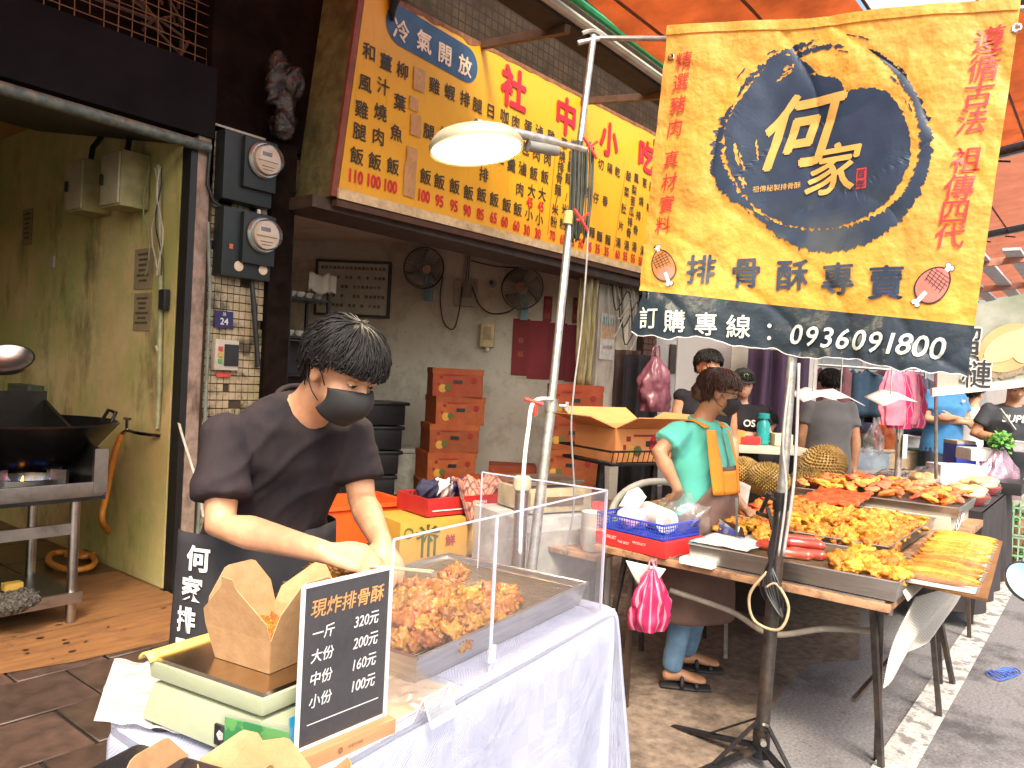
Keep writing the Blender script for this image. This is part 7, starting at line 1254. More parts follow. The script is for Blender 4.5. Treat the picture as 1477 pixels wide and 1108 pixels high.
for row, (py, d_) in enumerate([(662, 8.2), (640, 8.8), (617, 9.2), (597, 9.6)]):
    for k in range(9):
        px = 1145+k*36+(row % 2)*14+random.uniform(-5, 5)
        if px > 1476: continue
        c = ad(px, py, d_); w_, h_ = random.uniform(.22, .36), random.uniform(.16, .2); g = MB(); g.box(c, (w_, .3, h_), R38); g.box(c+Z*h_*.5, (w_+.02, .32, .02), R38); tag(g.build('goods_box', M('goods_%d' % ((k*3+row) % 8), cols_[(k*3+row) % 8], .6, var=.25, scale=9), bevel=.008), 'small box of goods on the crowded shelves at the back of the lane', 'box', 'boxes on the back shelves'); bxn += 1
t = thing('goods_shelves', 'long crowded shelves at the back of the lane', 'shelves', (0, 0, 0))
for py, d_ in [(676, 8.1), (652, 8.7), (629, 9.1), (608, 9.5)]: a, b_ = ad(1135, py, d_), ad(1500, py+8, d_); g = MB(); g.bar(a, b_, .35, .03); g.build('shelf', M('shelf_grey', (.3, .28, .28), .6), t)
a, b_ = ad(1135, 690, 8.2), ad(1500, 700, 8.2); g = MB(); g.prism([V((a.x, a.y, 0)), V((b_.x, b_.y, 0)), V((b_.x, b_.y, .65)), V((a.x, a.y, .65))], V((Fv[0], Fv[1], 0))*.3); g.build('shelf_base', M('base_mauve', (.28, .24, .26), .7, var=.2), t)
# goods near right people
for px, py, d_, w_, h_, m, lab in [(1384, 655, 6.9, .18, .2, bb_, 'blue bin between the man in blue and the man with lettering'), (1384, 638, 6.9, .17, .04, dirty_white, 'small scale on the blue bin'), (1378, 688, 6.0, .36, .2, M('cool_box', (.6, .63, .66), .5), 'pale cooler box below the blue bin'), (1412, 655, 6.3, .26, .1, white_plastic, 'white wire basket beside the man with lettering')]:
    g = MB(); g.box(ad(px, py, d_), (w_, .22, h_), R38); tag(g.build('container', m, bevel=.012), lab, 'container')
bagshape('vegetable_bag', ad(1442, 645, 6.2), .34, .42, .2, clear_mat('violet_bag', (.95, .85, .93), .12, .32, (.7, .45, .6), .22), 'clear violet striped bag of vegetables held by the bending man', seed=9, top=.12)
c = ad(1443, 636, 6.15); leafy(c, (.09, .09, .07), 'bunch of green leaves poking out of the violet bag', 200); bagshape('vegetable_bag', ad(1415, 668, 6.5), .2, .26, .14, MATS['violet_bag'], 'smaller violet bag behind the bag of vegetables', seed=11, top=.15)
for px, py, d_, m, lab in [(1262, 612, 5.5, bag_clear, 'clear bag of small goods hanging by the grey t-shirt man'), (1277, 604, 5.6, cloth_mat('orange_bag', (.75, .2, .05), .3, .4), 'orange bag hanging beside the clear bag')]: bagshape('hanging_bag', ad(px, py, d_), .15, .22, .1, m, lab, seed=px, top=.2)
# cooking table with bottle behind woman
c = ad(1085, 640, 6.0); t = thing('counter_table', 'pale counter before the seated young woman', 'table', (c.x, c.y, 0), math.radians(38.2-90)); g = MB(); g.box((0, 0, c.z-.03), (.75, .5, .05)); g.build('table_top', dirty_white, t, bevel=.006)
for s_ in (-1, 1): g = MB(); g.bar((.32*s_, 0, c.z-.05), (.32*s_, 0, 0), .04); g.build('leg', black_iron, t)
g = MB(); g.lathe([(.001, 0), (.045, .0), (.05, .02), (.05, .16), (.03, .19), (.03, .2), (.045, .2), (.045, .24), (.001, .245)], c+ex*.08+Z*.0, 18); tag(g.build('teal_bottle', M('teal_bottle_mat', (.02, .3, .3), .2), smooth='auto'), 'teal drinking bottle on the pale counter', 'bottle')
for k, (dx, w_, h_, m, lab) in enumerate([(-.18, .2, .1, M('orange_label_box', (.7, .25, .05), .5), 'orange labelled box on the pale counter'), (-.04, .16, .06, redp, 'small red dish on the pale counter'), (.22, .14, .09, M('cream_box', (.7, .58, .38), .5), 'cream packet on the pale counter')]): g = MB(); g.box(c+ex*dx+Z*h_/2, (w_, .15, h_), R38); tag(g.build('packet', m, bevel=.006), lab, 'box')
# fruit banner
D_ = 5.0; t = thing('durian_banner', 'printed banner with an opened durian and two large characters', 'banner', (0, 0, 0)); bgm = M('banner_green', (.16, .18, .12), .5, col2=(.33, .33, .29), scale=2.5, bump=.1); qp = [ad(1352, 452, D_), ad(1500, 418, D_), ad(1500, 548, D_), ad(1352, 560, D_)]; fw_ = V((Fv[0], Fv[1], 0))
g = MB(); g.prism(qp, fw_*.01); g.build('sheet', bgm, t); g = MB(); g.prism([ad(1345, 560, D_-.02), ad(1500, 545, D_-.02), ad(1500, 556, D_-.02), ad(1345, 572, D_-.02)], fw_*.03); g.build('bottom_board', M('board_tan', (.55, .5, .45), .6), t)
ell = lambda cx, cy, a, b, r, o, n=40, j=0: [ad(cx+a*math.cos(t_)*math.cos(r)-b*math.sin(t_)*math.sin(r)+j*mn.noise(V((t_*8, 0, 0))), cy+a*math.cos(t_)*math.sin(r)+b*math.sin(t_)*math.cos(r)+j*mn.noise(V((t_*8, 5, 0))), D_-o) for t_ in np.linspace(0, 2*math.pi, n+1)[:-1]]
for pts, m, nm in [(ell(1462, 518, 52, 24, -.35, .012, 60, 4), M('rind_print', (.2, .16, .1), .6, var=.4, scale=40), 'rind_print'), (ell(1455, 502, 46, 33, -.4, .016), M('flesh_print', (.45, .27, .12), .5, var=.15, scale=3), 'flesh_print'), (ell(1452, 500, 36, 18, -.5, .02), M('lobe_print', (.58, .4, .2), .5, var=.1), 'lobe_print'), (ell(1478, 498, 20, 26, .2, .021), MATS['lobe_print'], 'lobe_print')]:
    g = MB(); c = sum(pts, V())/len(pts); g.add([c]+pts, [(0, i+1, (i+1) % len(pts)+1) for i in range(len(pts))]); g.build(nm, m, t)
upv = (ad(1400, 480, D_)-ad(1400, 490, D_)).normalized()
for b_, m, o in ((.05, white_plastic, .016), (.005, black_plastic, .024)):
    g = MB(); put(g, '榴', ad(1394, 491, D_-o), ex, Z, .2, b_); put(g, '槤', ad(1409, 539, D_-o), ex, Z, .2, b_); g.build('large_characters', m, t)
g = MB(); g.tube([ad(1350, 440, D_), ad(1350, 690, D_+.4)], .012, 8); tag(g.build('banner_post', galv), 'thin steel post at the side of the durian banner', 'post')
# sky strip objects and far roof edge handled by the sky itself
# ============================================================ PEOPLE
def skin_mat(n, c): return M(n, c, .5, var=.2, scale=10, bump=.3, bscale=150, bdist=.0015, sss=.12)
sk1, sk2, sk3 = skin_mat('skin_warm', (.5, .26, .145)), skin_mat('skin_tan', (.42, .215, .12)), skin_mat('skin_fair', (.48, .28, .18))
hair_m = M('black_hair', (.009, .008, .008), .6, spec=.25, var=.4, scale=40, bump=.2); hair_br = M('brown_hair', (.06, .025, .015), .35, var=.5, scale=40)
def hand(mb, w, d, nrm, s=1., curl=(.3, .35, .4, .45), thumb=1, spread=.05, tc=.35):
    """w wrist, d pointing direction, nrm back of the hand; thumb side = thumb * (d x nrm)"""
    d = V(d).normalized(); nrm = V(nrm); nrm = (nrm-d*nrm.dot(d)).normalized(); sd = d.cross(nrm)*thumb
    mb.loft([(w, sd, .027*s, .02*s), (w+d*.03*s, sd, .034*s, .018*s), (w+d*.065*s, sd, .041*s, .016*s), (w+d*.088*s, sd, .039*s, .0135*s)], 14, .5)
    for k, (off, L) in enumerate([(.03, .074), (.0105, .082), (-.0095, .076), (-.029, .06)]):
        p = w+d*(.088-.004*abs(k-1.3))*s+sd*off*s; dd = (d+sd*(off*spread*22)).normalized(); n_ = nrm; pts = [p-dd*.03*s, p]; rs = [.0095*s, .0098*s]; c = curl[k]
        for i, f in enumerate((.46, .3, .24)):
            a = c*(.8 if i == 0 else 1.1); R = Matrix.Rotation(a, 3, n_.cross(dd)); dd = R@dd; n_ = R@n_; p = p+dd*L*f*s; pts.append(p); rs.append((.0092, .0084, .0068)[i]*s)
        mb.limb(pts, rs, 8)
    p = w+d*.022*s+sd*.026*s-nrm*.006*s; dd = (d*.72+sd*.72-nrm*.3*tc).normalized(); pts = [w+d*.01*s+sd*.012*s, p]; rs = [.014*s, .0135*s]
    for i, f in enumerate((.034, .03, .024)): dd = (dd-sd*.22*i-nrm*.25*tc+d*.15).normalized(); p = p+dd*f*s; pts.append(p); rs.append((.0118, .0102, .008)[i]*s)
    mb.limb(pts, rs, 8)
def stand(x, y, ang, H=1.7, z=0, lean=0.):
    k = H/1.7; f = V((math.cos(ang), math.sin(ang), 0)); s = V((-f.y, f.x, 0)); O = V((x, y, z))   # s = the person's left
    P_ = lambda a, b, c: O+f*a*k+s*b*k+Z*c*k
    J = dict(f=f, s=s, k=k, pel=P_(0, 0, .93), wai=P_(.01+lean*.12, 0, 1.07), che=P_(.015+lean*.3, 0, 1.27), nk=P_(0+lean*.5, 0, 1.43), hd=P_(.03+lean*.75, 0, 1.585), hf=f, hu=Z)
    for n, g_ in (('L', 1), ('R', -1)):
        J['sh'+n] = P_(lean*.42, .175*g_, 1.385); J['el'+n] = P_(-.02+lean*.3, .225*g_, 1.1); J['wr'+n] = P_(.05+lean*.2, .23*g_, .86); J['hn'+n] = (P_(.06+lean*.2, .23*g_, .7)-J['wr'+n])
        J['hb'+n] = s*g_; J['hp'+n] = P_(0, .09*g_, .9); J['kn'+n] = P_(.02, .1*g_, .49); J['an'+n] = P_(-.02, .11*g_, .08)
    return J
def put_body(par, J, skin, voxel=.01, girth=1., curlL=None, curlR=None, feet=True, face=True):
    k = J['k']; f, s = J['f'], J['s']; mb = MB(); hf = V(J['hf']).normalized(); hu = V(J['hu']); hu = (hu-hf*hu.dot(hf)).normalized(); hs = hu.cross(hf); h = J['hd']; kb = k; k = kb*J.get('hk', 1); kh = k
    HR = Matrix((hs, hf, hu)).transposed(); J['HR'] = HR; q = lambda a, b, c: h+HR@V((a*kh, b*kh, c*kh))
    mb.ell(q(0, -.008, .025), (.075*k, .094*k, .083*k), 20, HR); mb.ell(q(0, .026, -.035), (.062*k, .066*k, .078*k), 18, HR); mb.ell(q(0, .056, -.09), (.034*k, .03*k, .026*k), 12, HR)
    mb.ell(q(.036, .045, -.03), (.028*k, .036*k, .03*k), 10, HR); mb.ell(q(-.036, .045, -.03), (.028*k, .036*k, .03*k), 10, HR)
    mb.limb([q(0, .082, .008), q(0, .1, -.022), q(0, .104, -.034)], [.009*k, .0125*k, .0145*k], 10); mb.ell(q(.011, .095, -.036), (.009*k, .01*k, .008*k), 8); mb.ell(q(-.011, .095, -.036), (.009*k, .01*k, .008*k), 8)
    mb.ell(q(0, .088, -.064), (.023*k, .014*k, .007*k), 10, HR); mb.ell(q(0, .086, -.075), (.02*k, .014*k, .007*k), 10, HR); mb.ell(q(0, .075, .027), (.05*k, .02*k, .012*k), 12, HR)
    for g_ in (1, -1): mb.ell(q(.075*g_, -.012, -.012), (.011*k, .022*k, .033*k), 12, HR@Matrix.Rotation(-.25*g_, 3, 'Z')); mb.ell(q(.08*g_, -.02, .004), (.01*k, .016*k, .02*k), 10, HR@Matrix.Rotation(-.35*g_, 3, 'Z'))
    k = kb; mb.limb([q(0, -.022, -.05), (q(0, -.02, -.09)+J['nk'])/2, J['nk']-Z*.03*k], [.056*k, .053*k, .062*k], 16)
    G = girth; mb.loft([(J['pel']-Z*.02, s, .15*k*G, .1*k*G), (J['wai'], s, .132*k*G, .09*k*G), (J['che'], s, .155*k*G, .098*k*G), ((J['shL']+J['shR'])/2-Z*.02*k, s, .15*k, .075*k), (J['nk']-Z*.01*k, s, .07*k, .055*k)], 20)
    for n in 'LR':
        sh, el, wr = J['sh'+n], J['el'+n], J['wr'+n]
        mb.ell(sh, (.043*k, .043*k, .043*k), 12); mb.limb([sh, sh.lerp(el, .45), el, el.lerp(wr, .3), el.lerp(wr, .75), wr], [.043*k*G, .043*k*G, .038*k*G, .04*k*G, .03*k, .026*k], 12)
        cu_ = (curlL if n == 'L' else curlR) or (.3, .35, .4, .4); hand(mb, wr, J['hn'+n], J['hb'+n], k*.98, cu_, J.get('th'+n, 1))
        mb.limb([J['hp'+n], J['hp'+n].lerp(J['kn'+n], .5), J['kn'+n], J['kn'+n].lerp(J['an'+n], .35), J['an'+n]], [.085*k*G, .072*k*G, .052*k*G, .05*k*G, .034*k], 14)
        if feet: fd = J.get('ft'+n, f); a = J['an'+n]; mb.limb([a-fd*.03*k-Z*.04*k, a+fd*.06*k-Z*.035*k, a+fd*.13*k-Z*.05*k, a+fd*.18*k-Z*.056*k], [(.032*k, .03*k), (.036*k, .032*k), (.044*k, .02*k), (.036*k, .015*k)], 12, sd=s)
    o = fuse(mb, 'body', skin, par, voxel, 3, fac=.5)
    if face:
        for g_ in (1, -1):
            m_ = MB(); m_.tube([q(.018*g_, .088, .026), q(.034*g_, .084, .032), q(.052*g_, .07, .026)], [.0022*k, .0032*k, .0015*k], 6); m_.build('eyebrow', hair_m, par, smooth=True)
            m_ = MB(); m_.ell(q(.031*g_, .0735, .004), (.0145*k, .0095*k, .0075*k), 12, HR); m_.build('eyeball', eyew, par, smooth=True)
            m_ = MB(); m_.ell(q(.031*g_, .0815, .002), (.006*k, .003*k, .006*k), 10, HR); m_.build('iris', irism, par, smooth=True)
            m_ = MB(); m_.ell(q(.031*g_, .0735, .0075), (.0162*k, .0108*k, .0072*k), 12, HR); m_.build('eyelid', skin, par, smooth=True)
            m_ = MB(); m_.tube([q(.0165*g_, .079, .003), q(.031*g_, .0855, .0005), q(.0465*g_, .075, .002)], .0014*k, 5); m_.build('lashes', hair_m, par, smooth=True)
        m_ = MB(); m_.tube([q(-.02, .094, -.0695), q(0, .1005, -.07), q(.02, .094, -.0695)], [.001, .0018*k, .001], 5); m_.build('mouth', M('lip_line', (.25, .08, .06), .5), par, smooth=True)
    return q
eyew = M('eye_white', (.7, .66, .6), .2, var=.03); irism = M('iris_brown', (.02, .01, .006), .1)
def put_hair(par, J, style='short', m=hair_m, n=520, L0=.09, vol=1.):
    k = J['k']*J.get('hk', 1); HR = J['HR']; h = J['hd']; q = lambda v: h+HR@(V(v)*k); mb = MB(); rr = random.Random(5)
    def surf(th, ph, o=0.): return V(((.079+o)*vol*math.sin(th)*math.cos(ph), -.012+(.1+o)*vol*math.sin(th)*math.sin(ph), .03+(.09+o)*vol*math.cos(th)))
    def limit(ph): # how low hair reaches: forehead (+y) less than nape
        c = math.sin(ph); return 1.12 if c > .5 else (1.45 if c > -.1 else 2.05)
    for j in range(0): pass
    vs = []; nn, mm = 30, 12
    for j in range(mm+1):
        for i in range(nn):
            ph = 2*math.pi*i/nn; c = math.sin(ph); lim = float(np.interp(c, [-1, -.4, -.1, .3, 1], [2.2, 2.05, 1.42, 1.2, 1.12]))
            vs.append(q(surf(lim*j/mm+.001, ph, .002)))
    mb.add(vs, [(j*nn+i, j*nn+(i+1) % nn, (j+1)*nn+(i+1) % nn, (j+1)*nn+i) for j in range(mm) for i in range(nn)])
    for _ in range(n):
        ph = rr.uniform(0, 2*math.pi); c = math.sin(ph); lim = float(np.interp(c, [-1, -.4, -.1, .3, 1], [2.1, 1.95, 1.45, 1.2, 1.1])); th = lim*math.sqrt(rr.random()); L = L0*rr.uniform(.7, 1.25); lw = rr.choice((.0024, .0032, .0042))*(1 if n > 900 else 1.5); dp = rr.uniform(-.03, .05); og = rr.uniform(.0004, .0042)
        if style == 'short' and c < -.2: L *= .55
        pts = []; rs = []; t_ = th; p_ = ph; out = .004; steps = 6; capt = (1.42 if c > .35 else 1.78 if c > -.25 else 2.35)+rr.uniform(-.32, .14)
        for i in range(steps+1):
            t2 = min(t_, capt); v = surf(t2, p_, out)
            if t2 > 1.5 and c > -.25: v = surf(1.5, p_, out); v.z -= (t2-1.5)*.095
            elif t_ > capt and i > 1: v = v+V((0, 0, -.002*i))
            pts.append(q(v)); rs.append((lw*(1-(i/steps)**1.7)+.0005)*k); t_ += L/steps/.095; p_ += rr.uniform(-.012, .012)+dp; out += og*(1 if i < 4 else -.3)
        mb.tube(pts, rs, 4)
    for _ in range(n//9):
        ph = rr.uniform(0, 2*math.pi); c = math.sin(ph); th = rr.uniform(.2, 1.35 if c > -.1 else 2.0); out = rr.uniform(.004, .01); dp = rr.uniform(-.1, .12); pts = []
        for i in range(6): pts.append(q(surf(min(th+i*.13, 1.5 if c > -.1 else 2.3), ph+dp*i, out))); out += rr.uniform(-.001, .0045)
        mb.tube(pts, [.0011*k, .001*k, .0009*k, .0008*k, .0006*k, .0003*k], 3)
    o = mb.build('hair', m, par, smooth=True); return o
def put_mask(par, J, m, q):
    mb = MB()
    def fn(u, v):
        u = 2*u-1; a = abs(u); sq = 1-.42*a**2.2; zc = -.058; z = zc+(.052-.108*v)*sq; prof = .097+.026*math.sin(math.pi*min(1, v*1.05)**.8)-.018*v*v
        x = .071*math.sin(u*1.36); y = prof*math.cos(u*1.22)**.8+.006*(1-a)**3-.002 if abs(u*1.22) < 1.57 else 0; return q(x, max(y, .012), z)
    mb.grid(fn, 26, 14); o = mb.build('face_mask', m, par, smooth=True, solid=.002)
    for g_ in (1, -1):
        for dz in (.028, -.03):
            mb = MB(); mb.tube([q(.069*g_, .028, -.05+dz*.75), q(.076*g_, .005, -.03+dz*1.0), q(.084*g_, -.024, -.006+dz*.9), q(.083*g_, -.038, .0)], .0016, 5); mb.build('mask_strap', m, par, smooth=True)
def shirt(par, J, m, name='shirt', slv=.6, low=.88, girth=1., voxel=.014, wr=.006, ease=.022, sleeveless=False, pocket=False, cap=.15, wsc=9, sr=1.):
    k = J['k']; s = J['s']; mb = MB(); G = girth; e = ease; P0 = J['pel'].lerp(J['wai'], 0); zlow = J['pel']+(J['pel']-J['wai']).normalized()*max(0, (.93-low))*k
    mb.loft([(zlow, s, (.158*G+e)*k, (.108*G+e)*k), (J['pel'], s, (.152*G+e)*k, (.104*G+e)*k), (J['wai'], s, (.14*G+e)*k, (.098*G+e)*k), (J['che'], s, (.165*G+e)*k, (.104*G+e)*k), ((J['shL']+J['shR'])/2-Z*.03*k, s, .185*k, (.078+e*.6)*k), ((J['shL']+J['shR'])/2*.5+J['nk']*.5+Z*.0*k, s, .145*k, (.07+e*.5)*k), (J['nk']-Z*.008*k, s, .078*k, .066*k)], 24, cap)
    for n in 'LR':
        sh, el = J['sh'+n], J['el'+n]; d = (el-sh); mb.ell(sh-Z*.014, (.06*k, .06*k, .06*k), 14)
        if not sleeveless:
            wr_ = J['wr'+n]; mb.loft([(sh, s, .052*k*sr, .056*k*sr), (sh+d*slv*.4, s, .055*k*sr, .06*k*sr), (sh+d*min(slv, 1), s, .064*k*sr, .069*k*sr)], 16, .04) if slv <= 1 else mb.limb([sh, el, el.lerp(wr_, slv-1)], [.064*k, .056*k, .045*k], 14)
    return fuse(mb, name, m, par, voxel, 5, wr, wsc)
def trousers(par, J, m, name='trousers', down=1., girth=1., voxel=.016, wr=.004):
    k = J['k']; mb = MB(); s = J['s']; mb.loft([(J['pel']-Z*.05*k, s, .165*k*girth, .118*k*girth), (J['pel']+Z*.09*k, s, .145*k*girth, .105*k*girth)], 20, .3)
    for n in 'LR':
        hp, kn, an = J['hp'+n], J['kn'+n], J['an'+n]
        if down <= .5: e_ = hp.lerp(kn, down*2); mb.limb([hp, hp.lerp(e_, .5), e_], [.1*k*girth, .094*k*girth, .088*k*girth], 14)
        else: mb.limb([hp, hp.lerp(kn, .5), kn, kn.lerp(an, (down-.5)*2)], [.098*k*girth, .086*k*girth, .068*k*girth, .058*k*girth], 14)
    return fuse(mb, name, m, par, voxel, 4, wr, 8)
def collar(par, J, m, r=.062):
    k = J['k']; ax_ = (J['nk']-J['che']).normalized(); s = (J['s']-ax_*J['s'].dot(ax_)).normalized(); f = ax_.cross(s)*-1; f = f if f.dot(J['f']) > 0 else -f; c = J['nk']-ax_*.008*k; mb = MB(); mb.tube([c+(s*math.cos(a)*r*1.18+f*math.sin(a)*r*1.02)*k-ax_*.012*math.sin(a)*k for a in np.linspace(0, 2*math.pi, 24, endpoint=False)], .0075*k, 8, closed=True); mb.build('collar', m, par, smooth=True)
def person(label, grp=None): return thing('person', label, 'person', (0, 0, 0), 0, grp)
# ---- the vendor
man = person('young vendor with bowl cut hair, black mask and faded black t-shirt bent over his tray')
fx = -.12; J = dict(f=V((fx, -.99, 0)).normalized(), k=1.0); J['s'] = V((-J['f'].y, J['f'].x, 0))
J.update(pel=V((1.24, 1.83, .93)), wai=V((1.24, 1.80, 1.08)), che=V((1.235, 1.735, 1.25)), nk=V((1.218, 1.625, 1.398)), hk=.95, hd=V((1.212, 1.478, 1.487)), hf=V((.06, -.88, -.47)), hu=V((.06, -.45, .85)))
J.update(shR=V((1.04, 1.70, 1.325)), elR=ad(318, 757, 1.80), wrR=ad(466, 796, 1.66), shL=V((1.39, 1.64, 1.325)), elL=ad(522, 722, 2.06), wrL=ad(551, 785, 1.80))
J['hnR'] = ad(545, 812, 1.66)-J['wrR']; J['hbR'] = V((-.35, -.35, .85)); J['thR'] = -1; J['hnL'] = ad(572, 832, 1.68)-J['wrL']; J['hbL'] = V((.2, -.3, .9)); J['thL'] = 1
for n, g_ in (('L', 1), ('R', -1)): b_ = V((1.24, 1.84, 0)); J['hp'+n] = b_+J['s']*.09*g_+Z*.9; J['kn'+n] = b_+J['s']*.1*g_+Z*.49; J['an'+n] = b_+J['s']*.11*g_+Z*.08
q_ = put_body(man, J, sk1, .0062, 1.0, (.5, .6, .6, .6), (.55, .35, .5, .6))
put_hair(man, J, 'short', hair_m, 4200, .1, 1.08); mk = M('mask_black', (.012, .012, .013), .75, bump=.2, bscale=400, bdist=.001, var=.1); put_mask(man, J, mk, q_)
sm = M('faded_black_tee', (.013, .012, .015), .85, col2=(.04, .03, .032), scale=3, aniso=(1.5, 1.5, .5), bump=.12, bscale=350, bdist=.002, spec=.15)
shirt(man, J, sm, 't_shirt', .72, .84, 1.0, .0085, .011, .026, wsc=9, sr=1.03); collar(man, J, sm, .066); trousers(man, J, blk_cloth)
# apron wrapped round the hips, white brush lettering
apm = M('apron_black', (.02, .02, .024), .8, var=.2); pc_ = J['pel']
def apr(a, z, o=0): r1, r2 = .215+o, .155+o; s_, f_ = J['s'], J['f']; return V((pc_.x, pc_.y, z))+s_*math.sin(a)*r1*(1+.12*(1.05-z))+f_*math.cos(a)*r2*(1+.2*(1.05-z))+f_*.006*math.sin(a*9+z*4)
g = MB(); g.grid(lambda u, v: apr(-1.75+3.5*u, 1.06-.62*v), 40, 18); g.build('apron', apm, man, smooth=True, solid=.004)
g = MB(); a_ = -1.12
for k, s in enumerate('何家排骨'):
    vs, fs = glyph(s, .03); z0 = 1.0-.078*k; g.add([apr(a_-.07*k+(x-.5)*.068/.2, z0+(y-.38)*.066, .006) for x, y in vs], fs)
g.build('apron_lettering', M('print_white', (.75, .75, .72), .6), man)
g = MB()
for dx in (0, .006): a, b = J['wrR']+V((.06, -.05, -.03)), ad(622+30*dx/.006*0, 826, 1.52); g.tube([a+V((0, dx, 0)), b+V((dx*2, dx, 0))], [.0035, .002], 7)
tag(g.build('chopsticks', M('chopstick', (.6, .45, .28), .5), smooth='auto'), 'pair of pale wooden chopsticks held by the young vendor', 'chopsticks')
# ---- woman in green
wom = person('woman in turquoise shirt and brown apron, masked, hand on hip, at the fried food table')
an = math.atan2(-.985, -.12); J = stand(3.66, 1.72, an, 1.55, 0, .05); k = J['k']; H_ = lambda a, b, c: V((3.66, 1.72, 0))+J['f']*a+J['s']*b+Z*c
J['hd'] = V(ad(1038, 566, 3.72)); J['nk'] = ad(1012, 603, 3.76); J['hf'] = V((.42, -.9, -.2)); J['che'] = ad(1008, 668, 3.78); J['wai'] = ad(1012, 722, 3.78); J['pel'] = ad(1000, 778, 3.8)
J['shR'] = J['nk']-J['s']*.15-Z*.06-J['f']*.02; J['shL'] = J['nk']+J['s']*.16-Z*.055+J['f']*.01; J['elR'] = ad(950, 652, 3.62); J['wrR'] = ad(978, 706, 3.60); J['hnR'] = ad(972, 722, 3.66)-J['wrR']; J['hbR'] = V((-.5, -.7, .2)); J['thR'] = -1
J['elL'] = ad(1044, 700, 4.0); J['wrL'] = ad(1075, 735, 3.95); J['hnL'] = J['f']-Z*.2; J['hbL'] = Z
J['hpR'] = J['pel']-J['s']*.07-Z*.03; J['hpL'] = J['pel']+J['s']*.08-Z*.03; J['anR'] = ad(968, 968, 3.78); J['anL'] = ad(990, 945, 4.02); J['anR'].z = .1; J['anL'].z = .1; J['knR'] = (J['hpR']+J['anR'])/2+J['f']*.03; J['knL'] = (J['hpL']+J['anL'])/2+J['f']*.03; J['ftR'] = J['ftL'] = V((.55, -.83, 0))
q_ = put_body(wom, J, sk2, .009, 1.08, None, (.9, .8, .7, .7)); put_hair(wom, J, 'long', hair_br, 2200, .09, 1.02); put_mask(wom, J, mk, q_)
g = MB(); g.ell(q_(0, -.1, -.02), (.05, .04, .05), 12); fuse(g, 'hair_bun', hair_br, wom, .008, 1, .01, 20)
gm = M('spectacle_frame', (.015, .012, .01), .25)
g = MB()
for g_ in (1, -1): g.tube([q_(g_*(.033+.024*math.cos(a)), .094+.004*math.cos(a)*-1, .004+.018*math.sin(a)) for a in np.linspace(0, 2*math.pi, 16, endpoint=False)], .0022, 5, closed=True); g.tube([q_(g_*.057, .09, .012), q_(g_*.08, .03, .008), q_(g_*.083, -.02, .0)], .002, 5)
g.tube([q_(-.009, .098, .008), q_(.009, .098, .008)], .002, 5); g.build('spectacles', gm, wom)
teal = M('turquoise_cotton', (.1, .52, .42), .8, var=.08, scale=6, bump=.1, bscale=200, sheen=.2); shirt(wom, J, teal, 't_shirt', .62, .96, 1.1, .012, .008, .024, sr=1.15); collar(wom, J, teal)
trousers(wom, J, M('denim', (.1, .2, .34), .85, col2=(.17, .3, .45), scale=14, bump=.3, bscale=200), 'jeans', .985, .95)
bra = M('apron_brown', (.13, .075, .06), .8, var=.12); oraa = M('apron_orange', (.72, .26, .02), .75, var=.06)
def torso(a, t, o=0.):  # skin-tight shell round the torso, t 0 chest .. 1 hips
    cs = [J['nk']-Z*.05+J['f']*.0, J['che'], J['wai'], J['pel'], J['pel']-Z*.24, J['pel']-Z*.36]; w_ = [.135, .185, .18, .2, .22, .225]; d_ = [.09, .145, .145, .155, .18, .19]; x = t*5; i = min(int(x), 4); r = x-i; c = cs[i].lerp(cs[i+1], r); return c+J['s']*math.sin(a)*(w_[i]*(1-r)+w_[i+1]*r+o)+J['f']*math.cos(a)*(d_[i]*(1-r)+d_[i+1]*r+o)
g = MB(); g.grid(lambda u, v: torso((u-.5)*2*(.55+1.35*min(1, max(0, (v-.1)*3))), .2+.8*v, .016+.006*math.sin(u*17+v*5)), 36, 30); g.build('apron', bra, wom, smooth=True, solid=.004)
for g_ in (1, -1): g = MB(); g.grid(lambda u, v: torso(g_*(.52-.06*v+(u-.5)*.34), .0+.34*v, .03), 4, 12); g.build('apron_strap', oraa, wom, smooth=True, solid=.004)
g = MB(); g.grid(lambda u, v: torso((u-.5)*1.15, .22+.12*v, .026), 10, 6); g.build('apron_bib_band', oraa, wom, smooth=True, solid=.004)
g = MB()
for g_ in (1, -1):
    a = J['elR'] if 0 else None
    c0_ = J['nk']-Z*.04+J['s']*.085*g_; g.grid(lambda u, v: c0_+J['f']*(-.085+.17*v)+J['s']*(u-.5)*.05+Z*(.03*math.sin(math.pi*v)+.0), 4, 8)
g.build('shoulder_strap', oraa, wom, smooth=True, solid=.004)
sand = M('sandal_black', (.018, .018, .02), .6)
for n in 'RL':
    a = J['an'+n]; fd = J['ftR']; sd_ = V((-fd.y, fd.x, 0)); g = MB()
    g.loft([(V((a.x, a.y, .014))-fd*.05*1, sd_, .035, .013), (V((a.x, a.y, .014))+fd*.03, sd_, .038, .013), (V((a.x, a.y, .014))+fd*.12, sd_, .05, .013), (V((a.x, a.y, .014))+fd*.19, sd_, .04, .012)], 16, .3); g.build('sandal_sole', sand, wom, smooth=True)
    for t_ in (.05, .12): g = MB(); g.tube([V((a.x, a.y, .02))+fd*t_+sd_*.046*math.cos(b_)+Z*.055*math.sin(b_)*(1-.5*(t_ > .1)) for b_ in np.linspace(0, math.pi, 9)], .011, 6); g.build('sandal_strap', sand, wom, smooth=True)
shoe_m = M('dark_shoe', (.03, .03, .035), .5)
